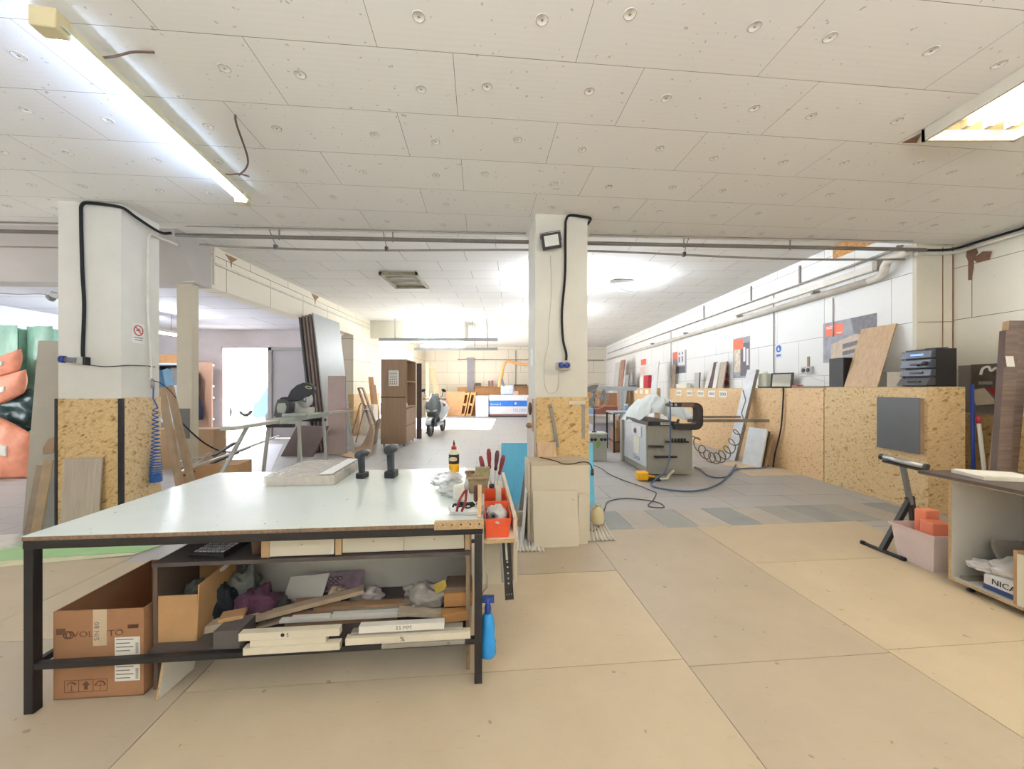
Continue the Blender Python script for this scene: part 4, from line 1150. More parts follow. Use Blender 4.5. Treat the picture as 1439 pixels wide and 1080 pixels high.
# screwdrivers in a holder
p = TP(2.02, 0.58, 0.674)
t = thing('holder', 'small black holder carrying four screwdrivers behind the orange bins', 'holder', p)
MB().lathe(p, [(0.0, 0.0), (0.016, 0.0), (0.018, 0.12), (0.014, 0.12), (0.012, 0.01), (0, 0.01)], 14).build('body', BLKP, t)
for k, (dx_, dz_, lab) in enumerate(((-0.072, 0.30, 'dark red screwdriver leaning outermost left in the black holder'), (-0.02, 0.345, 'tallest dark red screwdriver in the black holder'), (0.036, 0.335, 'dark screwdriver right of the tallest one in the black holder'), (0.075, 0.305, 'dark red screwdriver leaning outermost right in the black holder'))):
    a = p + V((dx_ * 0.12, 0, 0.02)); e = p + V((dx_, 0.0, dz_))
    d = (e - a).normalized()
    t = thing('screwdriver', lab, 'screwdriver', a, 0, 'screwdrivers in the black holder')
    h0 = e - d * 0.125
    MB().tube([a, h0 + d * 0.005], 0.003, 8).build('blade', STEEL, t)
    R_ = d.to_track_quat('Z', 'Y').to_matrix()
    MB().lathe(h0, [(0.009, 0), (0.011, 0.014), (0.009, 0.026), (0.014, 0.06), (0.0145, 0.10), (0.010, 0.122), (0, 0.126)], 14, R_).build('handle', RED if k != 2 else MC['handle_dark'], t)
# cans along the outside of the ledge
for k, (v, m, lab) in enumerate(((0.20, 'a05038', 'reddish roll nearest the camera beside the orange bins'), (0.33, '7e6a50', 'brown roll second from the camera beside the orange bins'), (0.46, 'a3685a', 'reddish grey roll farthest along beside the orange bins'))):
    mm = mat('roll_%s' % m, m, 0.5, 0, 0.3, 30)
    tag(T().lathe((2.103, v, 0.6745), [(0.009, 0), (0.0095, 0.07), (0.007, 0.075), (0, 0.075)], 12).build('spray_can', mm), lab, 'can')

# blue spray bottle hanging under the ledge behind the right leg
p = V((-0.117, 1.80, 0.105))
t = thing('spray_bottle', 'blue plastic spray bottle hanging at the right end of the workbench', 'bottle', p)
BLB = mat('bottle_blue', '2a8fd6', 0.2, 0, 0.08, 20)
q = MB()
q.lathe(p, [(0.0, 0.0), (0.036, 0.0), (0.04, 0.008), (0.04, 0.06), (0.034, 0.08), (0.033, 0.15), (0.026, 0.19), (0.015, 0.205), (0.0, 0.205)], 20)
q.build('body', BLB, t)
b = MB().lathe(p + V((0, 0, 0.20)), [(0.016, 0), (0.017, 0.03), (0.012, 0.045), (0.012, 0.075), (0, 0.078)], 14); b.box(p + V((0.0, 0, 0.27)), (0.06, 0.022, 0.028)); b.build('spray_head', mat('head_blue', '1d3d86', 0.4), t)
b = MB().tube(spl([p + V((-0.03, 0, 0.275)), p + V((-0.02, 0, 0.31)), p + V((-0.005, 0, 0.33)), p + V((-0.004, 0.0, 0.40))], 5), 0.003, 6); b.build('hook', STEEL, t)
# ================================================================== AROUND THE MIDDLE PILLAR
# floodlight
t = thing('floodlight', 'black floodlight tilted on a bracket near the top of the middle pillar', 'floodlight', PMp(0.13, -0.002, 2.72), th)
c = PMp(0.135, -0.075, 2.725)
LM = Matrix.Translation(c) @ Matrix.Rotation(th - math.radians(6), 4, 'Z') @ Matrix.Rotation(math.radians(-9), 4, 'Y') @ Matrix.Rotation(math.radians(8), 4, 'X')
MB(LM).box((0, 0, 0), (0.185, 0.042, 0.145)).build('housing', BLKP, t, 0.006)
MB(LM).box((0, -0.0225, 0), (0.135, 0.003, 0.098)).build('glass', mat('flood_glass', 'd5d8cf', 0.15), t)
b = MB(LM)
for z in range(5): b.box((0, 0.028, -0.05 + 0.025 * z), (0.15, 0.014, 0.006))
b.build('cooling_fins', BLKP, t)
b = MB(LM).tube([(-0.098, 0, 0.03), (-0.098, 0.005, 0.085), (0.098, 0.005, 0.085), (0.098, 0, -0.005)], 0.004, 6); b.build('bracket', mat('bracket_grey', '6b6b6b', 0.4, 0.5), t)
MB().tube([PMp(0.135, -0.03, 2.80), PMp(0.135, -0.001, 2.80)], 0.006, 8).build('bolt', STEEL, t)
# things on the lining
t = thing('framing_square', 'steel framing square hanging on the chipboard lining of the middle pillar', 'square', PMp(0.4, -0.016, 1.0), th)
M = PM @ frame_m((0.28, -0.0155, 1.29), (1, 0, 0), (0, 0, 1))
MB(M).bx(0.03, 0.185, -0.042, -0.008, 0.0005, 0.010).build('stock', mat('square_stock', 'd8d0bd', 0.4), t, 0.002)
MB(M).bx(0.152, 0.182, -0.36, -0.042, 0.0005, 0.005).build('blade', mat('square_blade', '9b948a', 0.45, 0.4), t)
t = thing('angle_gauge', 'long grey angle gauge hanging slanted on the chipboard lining', 'gauge', PMp(0.2, -0.016, 0.9), th)
a, c = V(M @ V((-0.145, -0.035, 0.008))), V(M @ V((-0.075, -0.43, 0.008)))
MB().beam(a, c, 0.034, 0.012, PM.to_3x3() @ V((0, -1, 0))).build('blade', mat('gauge_grey', '8f8a80', 0.5, 0.3), t, 0.002)
MB().beam(c + V((-0.02, 0, 0.05)), c + V((-0.085, 0, 0.03)), 0.006, 0.05, (0, 0, 1)).build('wing', MC['gauge_grey'], t, 0.002)
MB().lathe(a + V((0.006, -0.008, -0.03)), [(0.006, 0), (0.006, 0.003), (0, 0.003)], 10, RX(90)).build('bolt', INK, t)
# tall cream cabinet and boards at the foot of the pillar
def pmb(name, label, cat, x0, x1, z0, z1, ya, yb, m, edge=None, thk=0.018):
    p, q = PMp(x0, -ya, z0), PMp(x1, -ya, z0)
    hv = PM.to_3x3() @ V((0, ya - yb, z1 - z0))
    return board(name, label, cat, p, q, hv, thk, m, edge)
BRDC = mat('board_cream', 'd9d0bb', 0.5, 0, 0.02)
b = MB(PM).bx(-0.08, 0.43, -0.26, -0.018, Z0 + 0.005, 0.774)
t = thing('board_stack', 'stack of cream boards standing against the middle pillar', 'boards', PMp(0.25, -0.06, 0), th)
b.build('stack', [mat('board_core', 'c5b79e', 0.7, 0, 0.06)], t)
MB(PM).bx(-0.07, 0.432, -0.268, -0.2605, Z0 + 0.005, 0.74).build('front_board', BRDC, t)
MB(PM).bx(-0.10, -0.082, -0.25, -0.02, Z0 + 0.005, 0.774).build('side_board', mat('board_side', 'cfc4ae', 0.6, 0, 0.04), t)
pmb('board', 'large square cream board leaning in front at the foot of the middle pillar', 'board', -0.065, 0.315, Z0 + 0.005, 0.534, 0.36, 0.295, BRDC, None, 0.014)
text_mesh('°•', 0.03, PM @ frame_m((0.27, -0.3165, 0.46), (1, 0, 0), (0, 0.14, 1)), 'handwriting', INKG, bpy.data.objects['board'] if False else tag(MB(PM).bx(0.32, 0.40, -0.32, -0.30, Z0 + 0.005, 0.50).build('board', BRDC), 'narrow cream board leaning right of the large square board at the pillar foot', 'board'))
pmb('board', 'small oak veneer board standing on the cream boards at the middle pillar', 'board', 0.012, 0.185, 0.776, 0.905, 0.07, 0.032, OAKZ, None, 0.012)
t = thing('extension_lead', 'black power lead with a plug lying over the cream boards at the middle pillar', 'cord', PMp(0.25, -0.08, 0.74), th)
MB(PM).tube(spl([(0.03, -0.10, 0.782), (0.09, -0.2, 0.782), (0.14, -0.262, 0.778), (0.20, -0.275, 0.757), (0.28, -0.275, 0.755), (0.35, -0.272, 0.768), (0.41, -0.272, 0.765), (0.438, -0.276, 0.74), (0.448, -0.276, 0.71)], 6), 0.0045, 8).build('cord', RUBBER, t)
MB(PM).lathe((0.449, -0.282, 0.712), [(0.006, 0), (0.012, 0.01), (0.013, 0.035), (0.016, 0.042), (0.014, 0.055), (0, 0.055)][::1], 12, RX(180)).build('plug', BLKP, t)
# tool with wooden knobs hanging on the left side of the pillar
t = thing('hand_plane', 'wooden handled tool hanging on the left side of the middle pillar', 'tool', PMp(-0.03, 0.05, 0.98), th)
MB(PM).beam((-0.022, 0.03, 1.30), (-0.022, 0.03, 1.0), 0.035, 0.01, (1, 0, 0)).build('backing', mat('wood_pale', 'c9b296', 0.6), t)
MB(PM).ell((-0.045, 0.02, 1.21), (0.018, 0.014, 0.06)).build('handle', mat('handle_walnut', '4a2d22', 0.5), t)
MB(PM).ell((-0.055, 0.02, 1.055), (0.03, 0.024, 0.026)).build('knob', mat('knob_wood', '9c7756', 0.5), t)
tag(MB(PM).bx(-0.0025, -0.0005, 0.12, 0.30, 1.62, 1.78).build('notice', PAPER), 'small white notice on the left side of the middle pillar', 'notice')
# blue foam board, canister, corrugated sheets
BLF = mat('foam_blue', '7ad8ff', 0.5, 0, 0.06, 4, 0, (14, 14, 0.6))
board('foam_board', 'bright blue foam board standing behind the middle pillar', 'board', flo(704, 708), flo(836, 708), (0.0, 0.12, 0.72), 0.05, BLF)
for (quad, lab) in ((((727, 735), (760, 735), (766, 776), (727, 776)), 'corrugated white plastic sheet on the floor left of the middle pillar'), (((826, 735), (850, 735), (866, 760), (826, 762)), 'corrugated white plastic sheet on the floor right of the middle pillar')):
    P = [flo(*q) for q in quad]
    def cf(i, j, P=P):
        a = P[0].lerp(P[1], i); c = P[3].lerp(P[2], i); q = a.lerp(c, j)
        return (q.x, q.y, 0.014 + 0.007 * math.sin(i * 2 * math.pi * 7))
    tag(MB().grid(cf, 84, 6).build('corrugated_sheet', mat('corrugated_white', 'd6d1c6', 0.5), None, 0, 0.002), lab, 'sheet')
p = flo(840, 738)
t = thing('canister', 'yellowish white plastic canister on the floor beside the middle pillar', 'canister', p)
MB().lathe(p + V((0, 0, 0.021)), [(0.0, 0.0), (0.055, 0.0), (0.062, 0.01), (0.066, 0.05), (0.064, 0.11), (0.05, 0.145), (0.028, 0.16), (0.024, 0.175), (0, 0.175)], 22).build('body', mat('canister', 'd8cfa6', 0.35, 0, 0.08), t)
MB().lathe(p + V((0, 0, 0.197)), [(0.026, 0), (0.026, 0.018), (0, 0.018)], 16).build('cap', mat('canister_cap', 'cfc9ae', 0.4), t)
p, q = flo(732, 724), at(741, 660, 4.1)
tag(MB().beam(p + V((0, 0, 0.01)), V((q.x, q.y, 0.5)), 0.06, 0.02, (0, -1, 0)).build('lath', mat('lath_grey', '8d867c', 0.7, 0, 0.1)), 'grey brown lath leaning left of the middle pillar', 'lath')
lbox('block', 'short beige wooden block on the floor at the foot of the grey brown lath', 'block', flo(726, 742), (1, 0.08, 0), 0.07, 0.06, 0.16, mat('block_beige', 'b9ad95', 0.7))
board('board', 'narrow white board leaning on the left side of the middle pillar', 'board', PMp(-0.145, -0.22, Z0 + 0.005), PMp(-0.13, -0.03, Z0 + 0.005), PM.to_3x3() @ V((0.03, 0, 0.42)), 0.014, WHITE)

# ================================================================== EDGE BANDER
# body: front block facing the camera, long body running back to the left
f0, f1 = flo(909, 667), flo(973, 667.5)
ex = (f1 - f0).normalized(); eyv = V((-0.03, 1, 0)).normalized()
EB = Matrix.Translation(f0) @ Matrix((ex, eyv, V((0, 0, 1)))).transposed().to_4x4()
Wd = (f1 - f0).length
eb = thing('edge_bander', 'grey edge banding machine with a black curved arm', 'machine', f0)
def E(): return MB(EB)
EBG = mat('machine_grey', '98968c', 0.45, 0, 0.03)
EBL = mat('machine_light', 'ccd0d4', 0.4, 0, 0.03)
E().bx(0, Wd, 0, 1.15, 0.012, 0.80).build('body', EBG, eb, 0.006)
E().bx(-0.012, -0.001, 0.01, 1.13, 0.12, 0.80).build('side_panel', EBL, eb, 0.004)
E().bx(-0.06, 0.0, 1.06, 1.16, 0.012, 0.80).build('end_post', EBG, eb, 0.004)
E().bx(-0.016, -0.012, 0.30, 0.55, 0.28, 0.72).build('instruction_plate', mat('plate_cream', 'e6e2d4', 0.5), eb)
cp = E().bx(-0.03, -0.012, 0.18, 0.62, 0.58, 0.76).build('control_panel', mat('panel_pale', 'dfe3e8', 0.4), eb, 0.006)
E().lathe((-0.031, 0.42, 0.67), [(0.045, 0.0), (0.045, 0.012), (0.03, 0.025), (0, 0.025)], 16, RY(-90)).build('stop_button', mat('button_brown', '8c5a4a', 0.5), cp)
text_mesh('CEHISA', 0.10, EB @ frame_m((-0.013, 0.42, 0.20), (0, -1, 0), (0, 0, 1)), 'machine_lettering', mat('lettering_blue', '5c6a80', 0.5), eb)
tbm = E().bx(0.0, Wd * 0.60, -0.05, 1.0, 0.80, 0.865).build('table_rail', BLACK, eb, 0.006)
E().bx(Wd * 0.27, Wd * 0.49, -0.053, -0.05, 0.812, 0.852).build('name_plate', mat('plate_white', 'd9d4c4', 0.5), eb)
text_mesh('CEHISA', 0.04, EB @ frame_m((Wd * 0.38, -0.0532, 0.832), (1, 0, 0), (0, 0, 1)), 'plate_lettering', INK, eb)
b = E().beam((Wd * 0.62, -0.03, 0.82), (Wd * 0.68, -0.03, 0.90), 0.03, 0.03); b.bx(Wd * 0.57, Wd * 0.68, -0.06, 0.02, 0.80, 0.85); b.build('guide_block', DGREY, eb)
for (x0, x1, z) in ((0.02, 0.31, 0.465), (0.36, 0.80, 0.54), (0.135, 0.57, 0.30)):
    b = E()
    k = (x1 - x0) * Wd / 0.9
    X0 = x0 * Wd / 0.9
    b.beam((X0, -0.03, z), (X0 + k, -0.03, z), 0.05, 0.028 if z < 0.5 else 0.022)
    if z > 0.5:
        for q in range(5): b.cyl((X0 + 0.1 + k * 0.14 * q, -0.035, z + 0.01), (X0 + 0.1 + k * 0.14 * q, -0.035, z + 0.055), 0.012, 8)
    b.build('tool_rack', BLACK, eb)
# curved arm
AX = lambda px, py: at(px, py, 5.78)
def arm_outline():
    o = []
    x0, x1, y0, y1 = 940, 988, 565.5, 604
    w = 9.5
    outer = [(952, 604 - 0)] if False else None
    pts = [(940, 567), (943, 565.5)]
    for k in range(7):
        a = math.radians(-90 + 15 * k); pts.append((978 + 10.5 * math.cos(a), 576 + 10.5 * math.sin(a)))
    for k in range(7):
        a = math.radians(15 * k); pts.append((978 + 10.5 * math.cos(a), 593.5 + 10.5 * math.sin(a)))
    pts += [(952, 604), (950, 602), (950, 596.5), (952, 595.5)]
    for k in range(5):
        a = math.radians(90 - 22.5 * k); pts.append((975 + 4.5 * math.cos(a), 591.5 + 4 * math.sin(a)))
    for k in range(5):
        a = math.radians(0 - 22.5 * k); pts.append((975 + 4.5 * math.cos(a), 576 + 4 * math.sin(a)))
    pts += [(943, 571.5), (940, 570.5)]
    return pts
o0 = AX(940, 565.5)
poly = [((q - o0).x, (q - o0).z) for q in (AX(*p) for p in arm_outline())]
MA = frame_m(o0, (1, 0, 0), (0, 0, 1))
MB(MA).prism(poly, 0.14, None, 0, -0.14).build('curved_arm', mat('arm_brown_black', '2e2728', 0.45, 0, 0.1), eb, 0.006)
pa = AX(958, 566.3); pb_ = AX(975, 571)
MB().bx(pa.x, pb_.x, pa.y - 0.004, pa.y + 0.0, pb_.z, pa.z).build('wooden_grip', mat('grip_brown', '7d5a42', 0.5, 0, 0.15), eb)
for px in (943.5, 949.5):
    q = AX(px, 568.5); MB().lathe(q + V((0, -0.002, 0)), [(0.022, 0), (0.022, 0.004), (0, 0.004)], 12, RX(90)).build('bolt', ALU, eb)
# extension rails to the right
for (a, c, w_) in (((966, 590.5, 5.95), (1080, 590.8, 5.95), 0.05), ((970, 585.5, 6.5), (1040, 585.5, 6.5), 0.04)):
    p, q = at(*a), at(*c)
    MB().beam(p, q, 0.05, w_).build('extension_rail', mat('rail_bronze', '8f8676', 0.4, 0.5, 0.1), eb, 0.003)
# dust cover of cloth
CT = thing('dust_cover', 'white cloth draped over the edge banding machine', 'cloth', (EB @ V((0.2, 0.5, 0.87))))
ctrl = [[(872, 590, 7.25), (881, 593, 6.9), (891, 591.5, 6.5), (903, 586, 6.1), (914, 579.5, 5.95), (927, 582, 5.92), (945, 587, 5.95), (961, 588.5, 6.0), (975, 588, 6.15)],
        [(876, 582, 7.3), (885, 582, 6.95), (895, 580, 6.55), (906, 576, 6.2), (917, 571, 6.05), (929, 573, 6.0), (945, 580, 6.05), (960, 583, 6.1), (973, 584, 6.25)],
        [(884, 573, 7.3), (892, 571, 7.0), (901, 568, 6.65), (911, 565, 6.4), (920, 563, 6.25), (931, 565, 6.2), (945, 572, 6.25), (958, 576, 6.3), (970, 579, 6.4)],
        [(896, 563.5, 7.3), (902, 561, 7.1), (909, 558, 6.85), (916, 556, 6.65), (924, 556, 6.55), (933, 558, 6.5), (945, 564, 6.5), (956, 570, 6.55), (967, 576, 6.6)],
        [(904, 560.5, 7.5), (909, 558, 7.4), (914, 556.5, 7.3), (920, 556, 7.15), (927, 556.5, 7.0), (935, 559.5, 6.9), (946, 565, 6.85), (957, 571.5, 6.8), (967, 577, 6.75)]]
G3 = [[at(*c) for c in r] for r in ctrl]
def cr(p0, p1, p2, p3, t):
    return 0.5 * (2 * p1 + (p2 - p0) * t + (2 * p0 - 5 * p1 + 4 * p2 - p3) * t * t + (3 * p1 - p0 - 3 * p2 + p3) * t ** 3)
def crow(r, t):
    n = len(r) - 1; k = min(int(t * n), n - 1); f = t * n - k
    g = lambda i: r[max(0, min(n, i))]
    return cr(g(k - 1), g(k), g(k + 1), g(k + 2), f)
def cov(i, j):
    p = crow([crow(r, i) for r in G3], j)
    k_ = (1 - j) ** 0.6 * 0.06
    p = p + V((0.35 * k_ * math.sin(31 * i + 2 * j), k_ * math.sin(27 * i + 1.5 * j) + 0.5 * k_ * math.sin(49 * i), 0))
    return p + V((0, -0.012 * noise.noise(p * 7), 0.05 * noise.noise(V((i * 7 + j * 2, j * 2, 1))) + 0.03 * noise.noise(V((i * 16 + 3 * j, j * 4, 4)))))
MB().grid(cov, 60, 40).build('cloth', mat('cover_cloth', 'd3d8d5', 0.8, 0, 0.03, 12, 0.2), CT, 0, 0.004)
# yellow foot pedal
p = flo(904, 676)
t = thing('foot_pedal', 'yellow foot pedal on the floor in front of the edge bander', 'pedal', p)
MB().box(p + V((0.0, 0.06, 0.075)), (0.17, 0.15, 0.13), RZ(3)).build('hood', YEL, t, 0.03)
MB().hexa([p + V(q) for q in ((0.08, 0.0, 0.002), (0.27, 0.0, 0.002), (0.27, 0.12, 0.002), (0.08, 0.12, 0.002))], [p + V(q) for q in ((0.08, 0.0, 0.06), (0.26, 0.0, 0.03), (0.26, 0.12, 0.03), (0.08, 0.12, 0.06))]).build('base', BLKP, t, 0.006)
MB().hexa([p + V(q) for q in ((0.08, 0.01, 0.062), (0.2, 0.01, 0.05), (0.2, 0.11, 0.05), (0.08, 0.11, 0.062))], [p + V(q) for q in ((0.08, 0.01, 0.085), (0.19, 0.01, 0.06), (0.19, 0.11, 0.06), (0.08, 0.11, 0.085))]).build('treadle', YEL, t, 0.004)
MB().tube(spl([p + V((0.27, 0.05, 0.025)), p + V((0.36, 0.02, 0.03)), at(940, 667, 5.75), at(946, 661, 5.9)], 6), [0.02] * 19, 8).build('hose', mat('hose_cream', 'd6cfb8', 0.5), t)
# cables on the floor
BGC = mat('cable_blue_grey', '4c5f80', 0.45, 0, 0.1)
GC = mat('cable_grey', '4d4a4a', 0.6, 0, 0.1)
def fl(px, py, r): return flo(px, py, r)
def floor_cable(lab, pts, r, m, pre=(), post=(), cat='cable', name='floor_cable'):
    return tag(MB().tube(spl(list(pre) + [fl(a, c, r + 0.006) for a, c in pts] + list(post), 8), r, 8).build(name, m), lab, cat)
floor_cable('blue grey cable hanging in front of the edge bander then crossing the floor', [(918, 676), (915, 681), (924, 685), (950, 689), (975, 689.5), (998, 685), (1015, 676), (1028, 662), (1034, 653)], 0.012, BGC,
            pre=[at(941, 563, 5.6), at(942, 580, 5.6), at(942, 610, 5.6), at(941, 640, 5.58), at(934, 662, 5.5)])
floor_cable('grey cable from behind the edge bander over the floor to the chipboard counter', [(976, 656), (985, 660), (995, 668), (1010, 671), (1024, 668), (1033, 660), (1050, 657.5), (1070, 657), (1080, 654)], 0.011, BGC)
floor_cable('thin grey cable looping over the floor tiles in front of the edge bander', [(833, 653), (845, 658), (857, 666), (875, 674), (895, 681), (918, 690), (922, 693), (918, 702), (911, 709), (915, 712), (930, 713), (933, 711), (925, 706), (905, 702), (880, 700), (862, 702), (853, 706), (850, 714), (846, 724)], 0.007, GC)
floor_cable('thin dark cable curling around the canister by the middle pillar', [(846, 730), (840, 742), (834, 746), (829, 744), (828, 738)], 0.006, GC)
# coiled air hose
pts = []
A, B_ = at(978, 618, 6.35), at(1041, 600, 6.5)
N = 9 * 16
ax_ = (B_ - A).normalized()
for k in range(N + 1):
    f = k / N
    c = A.lerp(B_, f) + V((0, 0, -0.42 * math.sin(math.pi * min(1, f * 1.02)) ** 0.8))
    a = f * 9 * 2 * math.pi
    pts.append(c + V((0.075 * math.cos(a), 0.05 * math.sin(a), 0.085 * math.sin(a))))
pts = [at(972, 612, 6.2)] + pts + [at(1046, 592, 6.6), at(1042, 580, 6.8), at(1048, 562, 7.0), at(1044, 548, 7.2)]
tag(MB().tube(pts, 0.009, 6).build('coiled_hose', mat('hose_brown', '6f655c', 0.5)), 'coiled thin hose hanging between the edge bander and the chipboard counter', 'hose')

# ================================================================== FILTER BOX, FAN, TABLE WITH BOXES
p = flo(829, 648)
t = thing('filter_box', 'grey metal cabinet with four black sockets and a green leaf mark', 'cabinet', p)
q = flo(853, 648); w_ = q.x - p.x
fb = MB().bx(p.x, q.x, p.y, p.y + 0.35, 0.004, 0.52).build('body', mat('filter_grey', 'a3a298', 0.5, 0, 0.04), t, 0.006)
MB().bx(p.x - 0.006, q.x + 0.006, p.y - 0.006, p.y + 0.356, 0.521, 0.54).build('top', mat('filter_top', 'd3d2c8', 0.5), t)
for k, x in enumerate((0.02, 0.09, 0.21, 0.28)):
    MB().lathe((p.x + x * w_ / 0.33 + 0.012, p.y - 0.001, 0.42), [(0.03, 0), (0.03, 0.02), (0.026, 0.03), (0, 0.03)], 12, RX(90)).build('socket', BLKP, t)
M = frame_m((p.x + w_ * 0.44, p.y - 0.002, 0.42), (1, 0, 0), (0, 0, 1))
LEAF = mat('leaf_green', '7fa657', 0.6)
b = MB(M).prism([(0, 0.055), (-0.07, 0.09), (0.0, 0.08), (0.08, 0.09), (0.045, 0.04)], 0.001); b.build('leaf_mark', LEAF, t)
b = MB(M).prism([(0, -0.035), (-0.045, -0.08), (-0.03, -0.15), (0.02, -0.16), (0.065, -0.09), (0.045, -0.03)], 0.001); b.build('leaf_mark', LEAF, t)
# pedestal fan
p = at(835, 607, 7.2); p.z = 0.541
t = thing('pedestal_fan', 'grey three bladed fan on a dark pole standing on the grey cabinet', 'fan', p)
MB().lathe(p, [(0.0, 0), (0.05, 0.0), (0.05, 0.012), (0.02, 0.03), (0, 0.03)], 16).build('base', BLKP, t)
hz = at(835, 556, 7.2)
MB().tube([p + V((0, 0, 0.02)), V((p.x, p.y, hz.z - 0.02))], 0.014, 8).build('pole', mat('pole_dark', '35353c', 0.4, 0.3), t)
hub = V((p.x, p.y - 0.06, hz.z))
MB().cyl(hub + V((0, -0.03, 0)), hub + V((0, 0.13, 0)), 0.04, 14).build('motor', GREY, t)
for k in range(3):
    a0 = math.radians(105 + 120 * k)
    def blade(i, j, a0=a0):
        r = 0.03 + 0.19 * i; a = a0 + (j - 0.5) * (0.55 + 1.0 * i) + 0.25 * i
        return hub + V((r * math.cos(a), -0.035 + 0.05 * (j - 0.5), r * math.sin(a)))
    MB().grid(blade, 8, 8).build('blade', mat('blade_grey', '8d8c88', 0.5), t, 0, 0.004)
g = MB()
for yy, rr in ((-0.10, 0.245), (0.02, 0.245), (-0.11, 0.12)):
    g.tube([hub + V((rr * math.cos(k * .2618), yy, rr * math.sin(k * .2618))) for k in range(24)], 0.003, 5, True)
for k in range(24):
    a = k * .2618
    g.tube([hub + V((0.03 * math.cos(a), -0.12, 0.03 * math.sin(a))), hub + V((0.16 * math.cos(a), -0.115, 0.16 * math.sin(a))), hub + V((0.245 * math.cos(a), -0.09, 0.245 * math.sin(a))), hub + V((0.245 * math.cos(a), 0.02, 0.245 * math.sin(a)))], 0.0012, 4)
g.build('guard', mat('guard_pale', 'b9b8b2', 0.4, 0.4), t)
# black framed rack with cartons
p = flo(862, 636); q = at(884, 636, p.y)
t = thing('rack', 'small black framed rack with a grey top behind the edge bander', 'rack', p)
hgt = at(862, 579, p.y).z
xa, xb, ya, yb = p.x, p.x + 0.55, p.y, p.y + 0.6
for (x, y) in ((xa, ya), (xb, ya), (xa, yb), (xb, yb)):
    MB().bx(x, x + 0.035, y, y + 0.035, 0.002, hgt - 0.03).build('leg', BLACK, t)
MB().bx(xa, xb + 0.035, ya, yb + 0.035, hgt - 0.03, hgt).build('top', mat('rack_top', '9ba3ad', 0.5), t)
for z in (0.22,):
    MB().bx(xa + 0.035, xb, ya + 0.005, yb, z, z + 0.02).build('shelf', BLACK, t)
lbox('cardboard_box', 'brown carton on the lower board of the black framed rack', 'box', V((xa + 0.06, ya + 0.02, 0.242)), (1, 0, 0), 0.42, 0.4, 0.29, CARDD)
lbox('cardboard_box', 'brown carton on the floor beneath the black framed rack', 'box', V((xa + 0.05, ya + 0.06, 0.002)), (1, 0, 0), 0.44, 0.4, 0.20, CARDD)
lbox('cardboard_box', 'pale brown carton topmost in the black framed rack', 'box', V((xa + 0.08, ya + 0.02, 0.534)), (1, 0, 0), 0.38, 0.3, 0.14, CARD)
# white table behind with blue things
p = at(826, 590, 9.0)
t = thing('table', 'white table with papers behind the pedestal fan', 'table', (2.5, 9.3, 0))
MB().bx(1.75, 3.3, 9.0, 9.8, 0.72, 0.75).build('tabletop', mat('table_white', 'e6ebf2', 0.4), t)
for x, y in ((1.78, 9.03), (3.24, 9.03), (1.78, 9.74), (3.24, 9.74)):
    MB().bx(x, x + 0.04, y, y + 0.04, 0.001, 0.72).build('leg', mat('leg_blue_white', 'c9d3e3', 0.4), t)
lbox('cardboard_box', 'low brown carton on the white table behind the fan', 'box', V((2.05, 9.1, 0.752)), (1, 0, 0), 0.55, 0.4, 0.2, mat('carton_russet', '9a5f48', 0.8))
lbox('cardboard_box', 'brown carton with a dark top row behind the low carton on the white table', 'box', V((2.25, 9.52, 0.752)), (1, 0, 0), 0.45, 0.25, 0.52, CARDD)
lbox('toolbox', 'pale blue plastic case at the left end of the white table', 'case', V((1.78, 9.15, 0.752)), (1, 0, 0), 0.24, 0.3, 0.14, mat('case_blue', '9fc4ea', 0.4))
t = thing('spray_bottle', 'blue and white spray bottle at the right end of the white table', 'bottle', V((2.86, 9.2, 0.752)))
MB().lathe(V((2.86, 9.2, 0.752)), [(0.0, 0), (0.05, 0), (0.055, 0.15), (0.02, 0.22), (0, 0.22)], 14).build('body', mat('bottle_sky', '5fa3dc', 0.3), t)
MB().box(V((2.84, 9.2, 0.99)), (0.09, 0.03, 0.04)).build('spray_head', PAPER, t)
lbox('grey_box', 'grey carton on the floor beneath the white table', 'box', V((2.0, 9.15, 0.001)), (1, 0, 0), 0.7, 0.5, 0.5, mat('carton_lilac', 'b5b3bc', 0.7))
tag(MB().bx(1.95, 2.95, 8.75, 8.79, 1.34, 1.44).bx(2.56, 2.64, 8.75, 8.79, 0.0, 1.34).build('grey_stand', mat('stand_grey', 'a9b0b0', 0.5)), 'grey T shaped board stand behind the pedestal fan', 'stand')
# ================================================================== RIGHT SIDE
def onx(px, X, py=None):
    y = X * F / (px - CX)
    return V((X, y, 0 if py is None else H - (py - CY) * y / F))
# chipboard counters along the right wall
def counter(q, z, name, label, m):
    b = MB().hexa([(x, y, 0) for x, y in q], [(x, y, z - 0.012) for x, y in q])
    o = struct(b.build(name, [m], org=(0, 0, 0)), label)
    MB().hexa([(x, y, z - 0.012) for x, y in q], [(x, y, z) for x, y in q]).build('ledge_top', mat('ledge_top', 'c9b48e', 0.6, 0, 0.1), o)
    return o
c1 = counter([(4.64, 4.13), (4.96, 4.05), (4.98, 5.53), (4.67, 5.53)], 1.415, 'wall_counter', 'chipboard clad counter at the near end of the right wall', OSB)
c2 = counter([(4.68, 5.56), (4.995, 5.56), (4.995, 11.1), (4.73, 11.1)], 1.40, 'wall_counter', 'long chipboard clad counter along the right wall', OSBP)
c3 = counter([(4.72, 12.5), (4.995, 12.5), (4.995, 16.5), (4.74, 16.5)], 1.40, 'wall_counter', 'farthest chipboard clad counter along the right wall', OSBP)
